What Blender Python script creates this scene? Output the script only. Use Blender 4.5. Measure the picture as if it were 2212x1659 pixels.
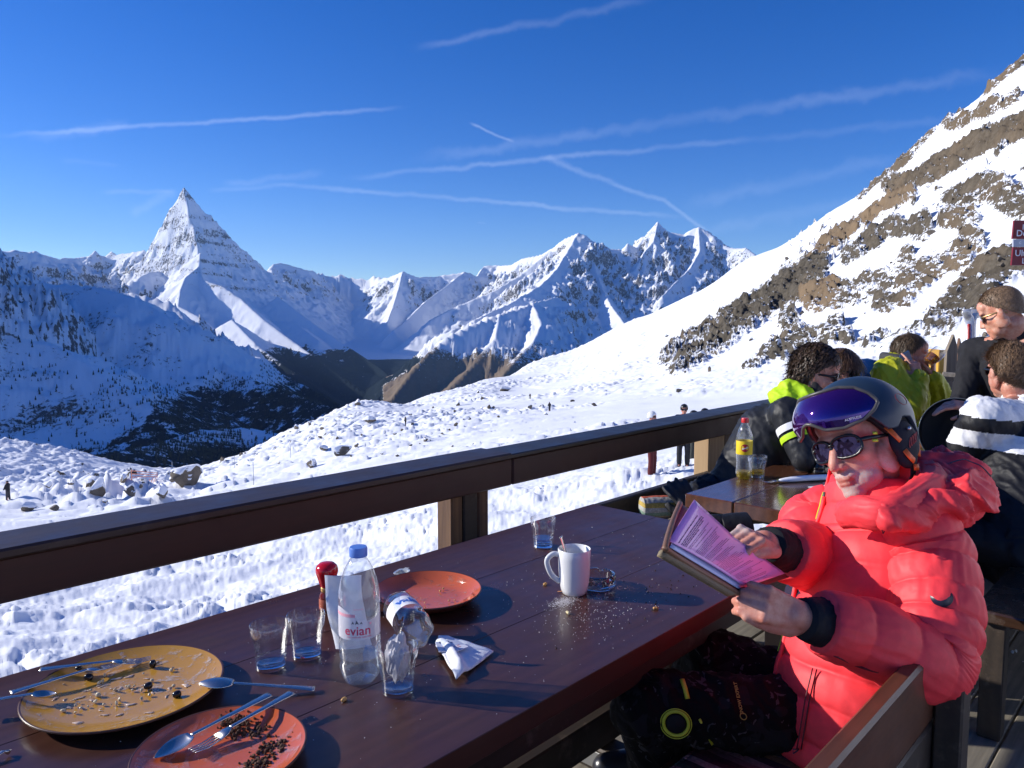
import bpy, bmesh, math, random
import numpy as np
from mathutils import Vector, Matrix, Euler

for _o in list(bpy.data.objects):
    bpy.data.objects.remove(_o)
SC = bpy.context.scene
COL = SC.collection
rad = math.radians

# ------------------------------------------------------------------ camera
# x runs along the tables, y towards the railing, z up; the origin lies on the deck below the camera
FPX = 1636.9                       # focal length in pixels of a 2212 px wide picture
HORIZON = 686.0
PITCH = math.atan((829.5 - HORIZON) / FPX)
YAW = rad(43.3)                    # the tables run this far to the right of the view
CAMZ = 1.44
FW = np.array([math.cos(YAW), math.sin(YAW), 0.0])
RT = np.array([math.sin(YAW), -math.cos(YAW), 0.0])
cam = bpy.data.cameras.new("camera")
cam.sensor_width = 36.0
cam.lens = 36.0 * FPX / 2212.0
cam.clip_start = 0.05
cam.clip_end = 60000.0
camo = bpy.data.objects.new("camera", cam)
COL.objects.link(camo)
camo.location = (0, 0, CAMZ)
camo.rotation_euler = (rad(90) - PITCH, 0, YAW - rad(90))
SC.camera = camo

# ------------------------------------------------------------------ sky, sun, exposure
SUN_EL = rad(22.5)
_h = -RT * math.cos(rad(10)) + FW * math.sin(rad(10))      # from the left, a little ahead
SUN_DIR = Vector((_h[0] * math.cos(SUN_EL), _h[1] * math.cos(SUN_EL), math.sin(SUN_EL)))
world = bpy.data.worlds.new("World")
SC.world = world
world.use_nodes = True
wn, wl = world.node_tree.nodes, world.node_tree.links
wn.clear()
w_out = wn.new("ShaderNodeOutputWorld")
w_bg = wn.new("ShaderNodeBackground")
w_bg.inputs["Strength"].default_value = 0.119
sky = wn.new("ShaderNodeTexSky")
sky.sky_type = 'NISHITA'
sky.sun_disc = False
sky.sun_elevation = SUN_EL
sky.sun_rotation = math.atan2(SUN_DIR.x, SUN_DIR.y)
sky.altitude = 2600.0
sky.air_density = 1.0
sky.dust_density = 0.6
sky.ozone_density = 3.0
wl.new(w_bg.outputs[0], w_out.inputs[0])

sun = bpy.data.lights.new("sun", 'SUN')
sun.energy = 4.6
sun.angle = rad(0.53)
sun.color = (1.0, 0.955, 0.88)
suno = bpy.data.objects.new("sun", sun)
COL.objects.link(suno)
suno.rotation_euler = SUN_DIR.to_track_quat('Z', 'Y').to_euler()

SC.view_settings.view_transform = 'Standard'
SC.view_settings.look = 'None'
SC.view_settings.gamma = 1.0
SC.view_settings.use_curve_mapping = False
SC.view_settings.exposure = 0.44
SC.render.engine = 'CYCLES'
SC.cycles.use_denoising = True
SC.cycles.max_bounces = 10
SC.cycles.transparent_max_bounces = 16
SC.cycles.transmission_bounces = 10
SC.cycles.glossy_bounces = 5
SC.cycles.diffuse_bounces = 4
SC.cycles.sample_clamp_indirect = 8.0
SC.cycles.caustics_refractive = True
SC.cycles.blur_glossy = 0.5


def pray(x, y):
    """unit-depth ray of a pixel of the 2212 px wide picture"""
    c, s = math.cos(PITCH), math.sin(PITCH)
    fw = FW * c - np.array([0, 0, s]); up = FW * s + np.array([0, 0, c])
    return fw + RT * (x - 1106.0) / FPX - up * (y - 829.5) / FPX


def on_z(x, y, z):
    d = pray(x, y); t = (z - CAMZ) / d[2]
    return Vector((d[0] * t, d[1] * t, z))


def on_y(x, y, Y):
    d = pray(x, y); t = Y / d[1]
    return Vector((d[0] * t, Y, CAMZ + d[2] * t))


def at(x, y, dist):
    """point at a horizontal distance"""
    d = pray(x, y); t = dist / math.hypot(d[0], d[1])
    return Vector((d[0] * t, d[1] * t, CAMZ + d[2] * t))


def atd(x, y, depth):
    d = pray(x, y)
    return Vector((d[0] * depth, d[1] * depth, CAMZ + d[2] * depth))


# contrails: great-circle streaks of thin ice cloud that belong to the sky dome
def w_math(op, a, b=None, c=None):
    n = wn.new("ShaderNodeMath"); n.operation = op
    for i, v in enumerate((a, b, c)):
        if v is None: continue
        if isinstance(v, (int, float)): n.inputs[i].default_value = v
        else: wl.new(v, n.inputs[i])
    return n.outputs[0]


def w_smooth(v, lo, hi, t0=0.0, t1=1.0):
    n = wn.new("ShaderNodeMapRange"); n.interpolation_type = 'SMOOTHSTEP'
    wl.new(v, n.inputs[0])
    for i, q in enumerate((lo, hi, t0, t1)): n.inputs[i + 1].default_value = q
    return n.outputs[0]


def w_dot(v, vec):
    n = wn.new("ShaderNodeVectorMath"); n.operation = 'DOT_PRODUCT'
    wl.new(v, n.inputs[0]); n.inputs[1].default_value = vec
    return n.outputs["Value"]


w_tc = wn.new("ShaderNodeTexCoord")
w_dir = w_tc.outputs["Generated"]
_nz = wn.new("ShaderNodeTexNoise"); _nz.inputs["Scale"].default_value = 26.0; _nz.inputs["Detail"].default_value = 7.0
_nz.inputs["Roughness"].default_value = 0.62
wl.new(w_dir, _nz.inputs["Vector"])
_nl = wn.new("ShaderNodeTexNoise"); _nl.inputs["Scale"].default_value = 7.0; _nl.inputs["Detail"].default_value = 3.0
wl.new(w_dir, _nl.inputs["Vector"])
STREAKS = [  # x0, y0, x1, y1, half width px, strength
    (0, 293, 860, 236, 8, .34), (60, 300, 280, 268, 16, .16), (480, 395, 700, 372, 13, .16), (600, 397, 1470, 469, 9, .32),
    (760, 383, 1640, 300, 10, .28), (900, 345, 2150, 160, 20, .17), (1015, 266, 1110, 308, 5, .36), (1170, 340, 1330, 400, 12, .26),
    (1320, 398, 1440, 432, 9, .32), (1430, 430, 1530, 500, 8, .34), (900, 105, 1400, 0, 14, .15), (1480, 440, 1950, 340, 24, .13),
    (280, 462, 380, 410, 18, .18), (220, 416, 380, 412, 8, .18), (450, 412, 640, 396, 8, .16), (1640, 300, 2060, 256, 14, .1),
    (1500, 505, 1900, 425, 22, .10), (1030, 480, 1050, 483, 3, .2), (130, 348, 260, 358, 8, .08)]
w_total = None
for (x0, y0, x1, y1, hw, st) in STREAKS:
    a = Vector(pray(x0, y0)).normalized(); b = Vector(pray(x1, y1)).normalized()
    n = a.cross(b).normalized(); mid = (a + b).normalized(); half = a.angle(b) / 2
    wob = w_math('MULTIPLY_ADD', w_math('SUBTRACT', _nz.outputs[0], 0.5), hw / FPX * 2.4, w_dot(w_dir, n))
    m = w_smooth(w_math('ABSOLUTE', wob), 0.0, hw / FPX * .85, 1.0, 0.0)
    along = w_smooth(w_dot(w_dir, mid), math.cos(half * 1.08), math.cos(half * .72))
    m = w_math('MULTIPLY', m, along)
    m = w_math('MULTIPLY', m, w_math('MULTIPLY_ADD', _nl.outputs[0], 0.66 * st, -0.04 * st))
    w_total = m if w_total is None else w_math('ADD', w_total, m)
w_mix = wn.new("ShaderNodeMixRGB"); w_mix.blend_type = 'MIX'
wl.new(w_math('MINIMUM', w_math('MAXIMUM', w_total, 0.0), 0.8), w_mix.inputs[0])
w_hs = wn.new("ShaderNodeHueSaturation"); w_hs.inputs["Saturation"].default_value = 1.36; w_hs.inputs["Hue"].default_value = 0.519
wl.new(sky.outputs[0], w_hs.inputs["Color"])
wl.new(w_hs.outputs[0], w_mix.inputs[1])
w_mix.inputs[2].default_value = (8.0, 8.8, 10.5, 1)
wl.new(w_mix.outputs[0], w_bg.inputs[0])

# ------------------------------------------------------------------ materials
MATS = {}


class NT:
    """small node-tree helper"""
    def __init__(s, name):
        s.m = bpy.data.materials.new(name); s.m.use_nodes = True
        s.t = s.m.node_tree; s.n = s.t.nodes; s.l = s.t.links
        s.b = s.n["Principled BSDF"]; s.out = s.n["Material Output"]

    def set(s, **k):
        for a, v in k.items():
            i = s.b.inputs[a.replace("_", " ")]
            if hasattr(v, "links") or isinstance(v, bpy.types.NodeSocket): s.l.new(v, i)
            elif isinstance(v, tuple) and len(v) == 3 and i.type == 'RGBA': i.default_value = (*v, 1)
            else: i.default_value = v
        return s

    def node(s, kind, **k):
        nd = s.n.new("ShaderNode" + kind)
        for a, v in k.items(): setattr(nd, a, v)
        return nd

    def link(s, a, b): s.l.new(a, b)

    def coords(s, kind="Object", scale=(1, 1, 1), rot=(0, 0, 0), loc=(0, 0, 0)):
        tc = s.node("TexCoord"); mp = s.node("Mapping")
        s.link(tc.outputs[kind], mp.inputs[0])
        mp.inputs["Scale"].default_value = scale; mp.inputs["Rotation"].default_value = rot; mp.inputs["Location"].default_value = loc
        return mp.outputs[0]

    def pos(s, scale=(1, 1, 1)):
        g = s.node("NewGeometry"); mp = s.node("Mapping")
        s.link(g.outputs["Position"], mp.inputs[0]); mp.inputs["Scale"].default_value = scale
        return mp.outputs[0]

    def noise(s, vec, scale=5, detail=4, rough=.55, dist=0.0):
        nd = s.node("TexNoise"); s.link(vec, nd.inputs["Vector"])
        nd.inputs["Scale"].default_value = scale; nd.inputs["Detail"].default_value = detail
        nd.inputs["Roughness"].default_value = rough; nd.inputs["Distortion"].default_value = dist
        return nd.outputs[0]

    def voro(s, vec, scale=5, feature='F1', out="Distance"):
        nd = s.node("TexVoronoi", feature=feature); s.link(vec, nd.inputs["Vector"]); nd.inputs["Scale"].default_value = scale
        return nd.outputs[out]

    def wave(s, vec, scale=5, dist=3, detail=2, dscale=1.0, direction='X'):
        nd = s.node("TexWave", bands_direction=direction); s.link(vec, nd.inputs["Vector"])
        nd.inputs["Scale"].default_value = scale; nd.inputs["Distortion"].default_value = dist
        nd.inputs["Detail"].default_value = detail; nd.inputs["Detail Scale"].default_value = dscale
        return nd.outputs["Fac"]

    def ramp(s, fac, stops):
        nd = s.node("ValToRGB"); s.link(fac, nd.inputs[0]); e = nd.color_ramp.elements
        while len(e) < len(stops): e.new(0.5)
        for q, (p, c) in zip(e, stops):
            q.position = p; q.color = (c, c, c, 1) if isinstance(c, (int, float)) else (*c, 1)
        return nd.outputs[0]

    def mix(s, fac, a, b, blend='MIX'):
        nd = s.node("MixRGB", blend_type=blend)
        for i, v in enumerate((fac, a, b)):
            if isinstance(v, bpy.types.NodeSocket): s.link(v, nd.inputs[i])
            elif i == 0: nd.inputs[0].default_value = v
            else: nd.inputs[i].default_value = (*v, 1) if isinstance(v, tuple) else (v, v, v, 1)
        return nd.outputs[0]

    def math(s, op, a, b=None, c=None):
        nd = s.node("Math", operation=op)
        for i, v in enumerate((a, b, c)):
            if v is None: continue
            if isinstance(v, bpy.types.NodeSocket): s.link(v, nd.inputs[i])
            else: nd.inputs[i].default_value = v
        return nd.outputs[0]

    def attr(s, name, out="Fac"):
        nd = s.node("Attribute"); nd.attribute_name = name
        return nd.outputs[out]

    def bump(s, h, strength=.3, dist=.01):
        nd = s.node("Bump"); s.link(h, nd.inputs["Height"])
        nd.inputs["Strength"].default_value = strength; nd.inputs["Distance"].default_value = dist
        s.link(nd.outputs[0], s.b.inputs["Normal"])
        return s


def plain(name, col, rough=.5, metal=0.0, bump=0.0, bscale=60, vary=0.0, spec=.5, sub=0.0, **k):
    if name in MATS: return MATS[name]
    t = NT(name); t.set(Base_Color=col, Roughness=rough, Metallic=metal, Specular_IOR_Level=spec)
    if vary or bump:
        v = t.coords("Object"); n = t.noise(v, bscale, 5, .6)
        if vary:
            d = tuple(c * (1 - vary) for c in col); u = tuple(min(1, c * (1 + vary)) for c in col)
            t.set(Base_Color=t.mix(t.ramp(t.noise(v, bscale * .23, 4, .6), [(.3, 0.0), (.7, 1.0)]), d, u))
        if bump: t.bump(n, bump, .002)
    if sub: t.set(Subsurface_Weight=sub, Subsurface_Radius=(.012, .005, .003), Subsurface_Scale=.4)
    for a, v in k.items(): t.set(**{a: v})
    MATS[name] = t.m
    return t.m


def glass(name, col=(1, 1, 1), rough=0.0, ior=1.45):
    if name in MATS: return MATS[name]
    t = NT(name); t.set(Base_Color=col, Roughness=rough, IOR=ior, Transmission_Weight=1.0)
    MATS[name] = t.m
    return t.m


# ------------------------------------------------------------------ objects
def tag(o, label=None, cat=None, group=None, kind=None):
    if label: o["label"] = label
    if cat: o["category"] = cat
    if group: o["group"] = group
    if kind: o["kind"] = kind
    return o


def empty(name, loc=(0, 0, 0), rz=0.0, label=None, cat=None, group=None):
    o = bpy.data.objects.new(name, None); COL.objects.link(o)
    o.location = loc; o.rotation_euler = (0, 0, rz); o.empty_display_size = .05
    return tag(o, label, cat, group)


def link_mesh(name, me, mat=None, parent=None, smooth=False, world=True):
    o = bpy.data.objects.new(name, me); COL.objects.link(o)
    if mat is not None:
        for m in (mat if isinstance(mat, (list, tuple)) else [mat]): me.materials.append(m)
    if smooth: me.polygons.foreach_set("use_smooth", [True] * len(me.polygons))
    if parent is not None:
        o.parent = parent
        if world: o.matrix_parent_inverse = pw(parent).inverted()
    return o


def pw(o):
    """world matrix without waiting for a depsgraph update"""
    m = o.matrix_basis.copy()
    return (pw(o.parent) @ o.matrix_parent_inverse @ m) if o.parent else m


def mesh_from(name, V, F):
    me = bpy.data.meshes.new(name)
    me.from_pydata([tuple(v) for v in V], [], F); me.update()
    return me


class MB:
    """collects shapes of ONE part in one mesh"""
    def __init__(s): s.v = []; s.f = []

    def add(s, V, F, M=None):
        o = len(s.v)
        for p in V:
            p = Vector(p)
            s.v.append(tuple(M @ p) if M is not None else tuple(p))
        s.f += [tuple(i + o for i in q) for q in F]
        return s

    def box(s, c, size, M=None, rz=0.0, bev=0.0):
        sx, sy, sz = size[0] / 2, size[1] / 2, size[2] / 2
        R = Matrix.Rotation(rz, 4, 'Z') if rz else None
        b = min(bev, sx * .45, sy * .45, sz * .45)
        V = []; F = []
        if b > 0:
            bm = bmesh.new(); bmesh.ops.create_cube(bm, size=1.0)
            for v in bm.verts: v.co = Vector((v.co.x * size[0], v.co.y * size[1], v.co.z * size[2]))
            bmesh.ops.bevel(bm, geom=list(bm.edges), offset=b, segments=1, affect='EDGES')
            bm.verts.index_update()
            V = [v.co.copy() for v in bm.verts]; F = [tuple(v.index for v in f.verts) for f in bm.faces]; bm.free()
        else:
            V = [Vector((x, y, z)) for x in (-sx, sx) for y in (-sy, sy) for z in (-sz, sz)]
            F = [(0, 1, 3, 2), (4, 6, 7, 5), (0, 4, 5, 1), (2, 3, 7, 6), (0, 2, 6, 4), (1, 5, 7, 3)]
        if R: V = [R @ v for v in V]
        V = [v + Vector(c) for v in V]
        return s.add(V, F, M)

    def lathe(s, prof, n=32, M=None, c=(0, 0, 0), caps=True, lobes=None):
        """prof: (r, z) bottom to top"""
        V = []; F = []
        for k, (r, z) in enumerate(prof):
            for i in range(n):
                a = 2 * math.pi * i / n
                rr = r if lobes is None else lobes(a, r, z)
                V.append((c[0] + rr * math.cos(a), c[1] + rr * math.sin(a), c[2] + z))
        for k in range(len(prof) - 1):
            for i in range(n):
                j = (i + 1) % n
                F.append((k * n + i, k * n + j, (k + 1) * n + j, (k + 1) * n + i))
        if caps:
            if prof[0][0] > 1e-5: F.append(tuple(range(n - 1, -1, -1)))
            if prof[-1][0] > 1e-5: F.append(tuple((len(prof) - 1) * n + i for i in range(n)))
        return s.add(V, F, M)

    def tube(s, pts, r, n=10, M=None, flat=1.0, up=(0, 0, 1), caps=True):
        """r: number or list; flat: thickness ratio along the normal nearest to up"""
        P = [Vector(p) for p in pts]; m = len(P)
        rs = r if isinstance(r, (list, tuple)) else [r] * m
        fl = flat if isinstance(flat, (list, tuple)) else [flat] * m
        V = []; F = []
        U = Vector(up)
        for k in range(m):
            d = (P[min(k + 1, m - 1)] - P[max(k - 1, 0)])
            d = d.normalized() if d.length > 1e-9 else Vector((0, 0, 1))
            side = d.cross(U)
            if side.length < 1e-3: side = d.cross(Vector((1, 0, .3)))
            side.normalize(); nn = side.cross(d).normalized()
            for i in range(n):
                a = 2 * math.pi * i / n
                V.append(P[k] + side * (rs[k] * math.cos(a)) + nn * (rs[k] * fl[k] * math.sin(a)))
        for k in range(m - 1):
            for i in range(n):
                j = (i + 1) % n
                F.append((k * n + i, k * n + j, (k + 1) * n + j, (k + 1) * n + i))
        if caps:
            F.append(tuple(range(n - 1, -1, -1))); F.append(tuple((m - 1) * n + i for i in range(n)))
        return s.add(V, F, M)

    def prism(s, poly, z0, z1, M=None):
        n = len(poly)
        V = [(x, y, z0) for x, y in poly] + [(x, y, z1) for x, y in poly]
        F = [tuple(range(n - 1, -1, -1)), tuple(range(n, 2 * n))] + [(i, (i + 1) % n, n + (i + 1) % n, n + i) for i in range(n)]
        return s.add(V, F, M)

    def ell(s, c, rad3, M=None, n=16, R=None):
        V = []; F = []; m = n // 2
        for k in range(m + 1):
            th = math.pi * k / m
            for i in range(n):
                a = 2 * math.pi * i / n
                p = Vector((rad3[0] * math.sin(th) * math.cos(a), rad3[1] * math.sin(th) * math.sin(a), -rad3[2] * math.cos(th)))
                if R is not None: p = R @ p
                V.append(p + Vector(c))
        for k in range(m):
            for i in range(n):
                j = (i + 1) % n
                F.append((k * n + i, k * n + j, (k + 1) * n + j, (k + 1) * n + i))
        return s.add(V, F, M)

    def build(s, name, mat=None, parent=None, smooth=False, world=True, sharp=None):
        me = mesh_from(name, s.v, s.f)
        if sharp is not None:
            me.polygons.foreach_set("use_smooth", [True] * len(me.polygons))
            me.set_sharp_from_angle(angle=rad(sharp))
        return link_mesh(name, me, mat, parent, smooth, world)


def copy_tree(o, parent=None):
    c = o.copy(); COL.objects.link(c)
    if parent is not None: c.parent = parent
    for ch in list(o.children): copy_tree(ch, c)
    return c


def clean(me):
    bm = bmesh.new(); bm.from_mesh(me); bmesh.ops.remove_doubles(bm, verts=bm.verts, dist=1e-5)
    bmesh.ops.recalc_face_normals(bm, faces=bm.faces); bm.to_mesh(me); bm.free()


# ------------------------------------------------------------------ numpy noise
_rng = np.random.RandomState(7)
_PERM = np.concatenate([_rng.permutation(512)] * 2).astype(np.int64)
_GA = _rng.rand(512) * 2 * np.pi
_GX, _GY = np.cos(_GA), np.sin(_GA)
_RV = _rng.rand(512)


def perlin(x, y, seed=0):
    xi = np.floor(x).astype(np.int64); yi = np.floor(y).astype(np.int64)
    xf = x - xi; yf = y - yi
    u = xf * xf * xf * (xf * (xf * 6 - 15) + 10); v = yf * yf * yf * (yf * (yf * 6 - 15) + 10)

    def g(ix, iy, dx, dy):
        h = _PERM[(_PERM[(ix + seed * 17) & 511] + iy + seed * 31) & 511]
        return _GX[h] * dx + _GY[h] * dy
    a = g(xi, yi, xf, yf); b = g(xi + 1, yi, xf - 1, yf); c = g(xi, yi + 1, xf, yf - 1); d = g(xi + 1, yi + 1, xf - 1, yf - 1)
    return ((a + (b - a) * u) * (1 - v) + (c + (d - c) * u) * v) * 1.5


def fbm(x, y, o=5, lac=2.03, gain=.5, seed=0):
    s = 0; a = 1.0; t = 0
    for k in range(o):
        s = s + a * perlin(x, y, seed + k); t += a; a *= gain; x = x * lac + 3.1; y = y * lac + 1.7
    return s / t


def ridged(x, y, o=5, lac=2.07, gain=.5, seed=0):
    s = 0; a = 1.0; t = 0; w = 1.0
    for k in range(o):
        n = 1 - np.abs(perlin(x, y, seed + k)); n = n * n
        s = s + a * n * w; t += a; w = np.clip(n * 1.6, 0, 1); a *= gain; x = x * lac + 5.3; y = y * lac + 2.9
    return s / t


def cells(x, y, seed=0):
    """F1, F2 and a random value per cell"""
    xi = np.floor(x).astype(np.int64); yi = np.floor(y).astype(np.int64)
    f1 = np.full(x.shape, 9.0); f2 = np.full(x.shape, 9.0); idv = np.zeros(x.shape)
    for dx in (-1, 0, 1):
        for dy in (-1, 0, 1):
            h = _PERM[(_PERM[(xi + dx + seed * 13) & 511] + yi + dy + seed * 7) & 511]
            px = xi + dx + _RV[h]; py = yi + dy + _RV[(h + 101) & 511]
            d = np.hypot(px - x, py - y)
            near = d < f1
            f2 = np.where(near, f1, np.minimum(f2, d)); idv = np.where(near, _RV[(h + 211) & 511], idv); f1 = np.where(near, d, f1)
    return f1, f2, idv


def sstep(a, b, x):
    t = np.clip((x - a) / (b - a), 0, 1)
    return t * t * (3 - 2 * t)


def grid_mesh(name, X, Y, Z, mats, attrs=None, wrap=False, parent=None):
    """rows x cols arrays -> smooth mesh object with float point attributes"""
    m, n = X.shape
    me = bpy.data.meshes.new(name)
    co = np.stack([X, Y, Z], -1).reshape(-1, 3).astype(np.float32)
    idx = np.arange(m * n).reshape(m, n)
    if wrap: idx = np.concatenate([idx, idx[:, :1]], 1)
    q = np.stack([idx[:-1, :-1], idx[:-1, 1:], idx[1:, 1:], idx[1:, :-1]], -1).reshape(-1, 4)
    me.vertices.add(len(co)); me.vertices.foreach_set("co", co.ravel())
    me.loops.add(len(q) * 4); me.loops.foreach_set("vertex_index", q.ravel().astype(np.int32))
    me.polygons.add(len(q)); me.polygons.foreach_set("loop_start", np.arange(0, len(q) * 4, 4, dtype=np.int32))
    me.polygons.foreach_set("use_smooth", np.ones(len(q), bool))
    for k, v in (attrs or {}).items():
        at_ = me.attributes.new(k, 'FLOAT', 'POINT'); at_.data.foreach_set("value", v.ravel().astype(np.float32))
    me.update(calc_edges=True)
    return link_mesh(name, me, mats, parent)


# ---- text helper: flat letters that can be wrapped round a cylinder
def text_mesh(txt, size, extrude=0.0, bold=0.0, align='CENTER', shear=0.0, space=1.0):
    cu = bpy.data.curves.new("txt", 'FONT'); cu.body = txt; cu.size = size; cu.align_x = align; cu.extrude = extrude; cu.offset = bold; cu.shear = shear
    cu.space_character = space; cu.resolution_u = 3
    o = bpy.data.objects.new("txt", cu); COL.objects.link(o)
    dg = bpy.context.evaluated_depsgraph_get(); dg.update()
    me = bpy.data.meshes.new_from_object(o.evaluated_get(dg)); bpy.data.objects.remove(o); bpy.data.curves.remove(cu)
    bm = bmesh.new(); bm.from_mesh(me); bmesh.ops.triangulate(bm, faces=bm.faces)
    bm.to_mesh(me); bm.free()
    return me


def bend(pts, n=26):
    P = [Vector(p) for p in pts]; out = []
    for k in range(n):
        u = k / (n - 1) * (len(P) - 1); i = min(int(u), len(P) - 2); f = u - i
        a, b, c, d = P[max(i - 1, 0)], P[i], P[i + 1], P[min(i + 2, len(P) - 1)]
        out.append(.5 * ((2 * b) + (c - a) * f + (2 * a - 5 * b + 4 * c - d) * f * f + (3 * b - a - 3 * c + d) * f ** 3))
    return out


# ------------------------------------------------------------------ terrain materials
def mat_snowrock(name, rockA, rockB, bscale, bdist, snow=(.86, .88, .92), forest=False, rockscale=.05, bstr=.6, mixamp=2.3, rockb=2.0, scree=False):
    t = NT(name); p = t.pos()
    rk = t.attr("rock")
    n1 = t.noise(p, rockscale, 7, .62)
    n2 = t.noise(p, rockscale * 6, 6, .65)
    rc = t.mix(t.ramp(n1, [(.35, 0.0), (.65, 1.0)]), rockA, rockB)
    rc = t.mix(t.ramp(n2, [(.3, 0.0), (.75, .75)]), rc, (.30, .27, .24), 'MULTIPLY')
    rc = t.mix(t.math('MULTIPLY', t.attr("tint"), .8), rc, (.25, .175, .105))
    n3 = t.noise(t.pos((1, 1, .45)), rockscale * 14, 5, .7)
    fac = t.math('ADD', rk, t.math('MULTIPLY', t.math('SUBTRACT', t.mix(.5, n2, n3), .5), mixamp))
    if scree:
        nz = t.node("SeparateXYZ"); gn = t.node("NewGeometry"); t.link(gn.outputs["Normal"], nz.inputs[0])
        fac = t.math('MULTIPLY_ADD', t.math('MULTIPLY', t.math('SUBTRACT', .86, nz.outputs[2]), t.math('MINIMUM', t.math('MULTIPLY', rk, 2.0), 1.0)), 1.5, fac)
        sv = t.node("VectorRotate"); sv.rotation_type = 'Z_AXIS'; t.link(p, sv.inputs["Vector"]); sv.inputs["Angle"].default_value = YAW
        sm = t.node("Mapping"); t.link(sv.outputs[0], sm.inputs[0]); sm.inputs["Scale"].default_value = (.35, .9, 1.6)
        sc_ = t.noise(sm.outputs[0], .55, 6, .68, .5)
        fac = t.math('ADD', fac, t.math('MULTIPLY', t.attr("scree"), t.math('MULTIPLY', t.math('SUBTRACT', sc_, .56), 4.0)))
        fac = t.math('SUBTRACT', fac, t.math('MULTIPLY', t.ramp(t.noise(sm.outputs[0], .16, 5, .6, .8), [(.5, 0.0), (.62, 1.0)]), .22))
    fac = t.ramp(fac, [(.44, 0.0), (.56, 1.0)])
    col = t.mix(fac, snow, rc)
    if forest:
        fo = t.math('ADD', t.attr("forest"), t.math('MULTIPLY', t.math('SUBTRACT', t.noise(p, .022, 8, .75), .5), 2.4))
        col = t.mix(t.ramp(fo, [(.50, 0.0), (.62, 1.0)]), col, (.010, .017, .022))
    t.set(Base_Color=col, Roughness=.85, Specular_IOR_Level=.04)
    hb = t.noise(p, bscale, 8, .65)
    ps = t.pos((1.0, 1.0, .55))
    cr = t.mix(.5, t.voro(ps, bscale * .55), t.noise(ps, bscale * .4, 8, .75, .8))
    t.bump(t.mix(fac, t.math('MULTIPLY', hb, .35), t.math('MULTIPLY', cr, rockb)), bstr, bdist)
    MATS[name] = t.m
    return t.m


def az_grid(lo, hi, dense, coarse):
    a = np.linspace(lo, hi, dense)
    b = np.linspace(hi, lo + 360, coarse + 2)[1:-1]
    return np.radians(np.concatenate([a, b]))


# ------------------------------------------------------------------ near ground: trampled snow, knoll and the rocky hillside
R_ = [4, 7, 12, 22, 45, 80, 120, 170, 230, 300, 400, 550]
NEAR = [   # column x, {r: y}, crest r, crest y
    (-500, [2010, 1580, 1375, 1205, 1120, 1082, 1068, 1040], 230, 960),
    (0, [2016, 1585, 1380, 1215, 1130, 1090, 1072, 1036], 230, 962),
    (150, [2016, 1585, 1378, 1212, 1124, 1084, 1064, 1036], 230, 983),
    (280, [2016, 1580, 1370, 1200, 1112, 1074, 1055, 1036], 225, 1010),
    (400, [2010, 1570, 1360, 1190, 1098, 1060, 1046, 1034], 215, 1021),
    (500, [2000, 1560, 1345, 1175, 1080, 1038, 1016, 1002], 215, 990),
    (620, [1990, 1545, 1325, 1155, 1062, 1016, 988, 962], 240, 935),
    (750, [1985, 1530, 1300, 1130, 1035, 985, 955, 926, 900], 300, 880),
    (900, [1980, 1510, 1275, 1100, 1010, 960, 930, 908, 890, 878], 380, 867),
    (1033, [1975, 1495, 1255, 1070, 985, 940, 914, 894, 877, 862, 838], 450, 825),
    (1131, [1970, 1485, 1240, 1050, 970, 927, 903, 884, 868, 853, 836], 560, 794),
    (1236, [1965, 1475, 1225, 1035, 957, 917, 894, 872, 855, 838, 817], 620, 755),
    (1390, [1960, 1465, 1210, 1010, 940, 900, 876, 852, 828, 802, 762], 620, 682),
    (1504, [1955, 1460, 1205, 1000, 928, 890, 864, 832, 796, 758, 712], 590, 630),
    (1632, [1955, 1455, 1200, 992, 918, 880, 848, 806, 758, 704, 636], 560, 549),
    (1845, [1950, 1450, 1195, 985, 903, 852, 804, 742, 666, 590, 494], 490, 421),
    (2037, [1950, 1450, 1190, 978, 886, 822, 756, 670, 568, 456, 310], 440, 255),
    (2212, [1950, 1450, 1190, 972, 870, 790, 702, 590, 460, 312], 400, 120),
    (2600, [1945, 1445, 1185, 960, 840, 725, 600, 440, 240], 320, -150),
]
LR0, LR1 = math.log(2.2), math.log(1500)
lr_f = np.linspace(LR0, LR1, 400)
cols_az, cols_z = [], []
for (cx, ys, rc, yc) in NEAR:
    rs = [2.2] + R_[:len(ys)] + [rc]; zs = [-1.75] + [at(cx, y, r).z for r, y in zip(R_, ys)] + [at(cx, yc, rc).z]
    keep = [i for i in range(len(rs)) if i == len(rs) - 1 or rs[i] < rc * .92]
    rs = [rs[i] for i in keep]; zs = [zs[i] for i in keep]
    for d, s in ((.05, -.05), (.13, -.22), (.3, -.5), (.9, -.62)):      # falls away behind the crest
        rs.append(rc * (1 + d)); zs.append(zs[-1] + s * (rs[-1] - rs[-2]))
    rs.append(1600); zs.append(max(zs[-1] - .45 * (1600 - rs[-2]), -640))
    p = at(cx, yc, rc); cols_az.append(math.atan2(p.x * RT[0] + p.y * RT[1], p.x * FW[0] + p.y * FW[1]))
    z = np.interp(lr_f, np.log(rs), zs)
    cols_z.append(z)
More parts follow.
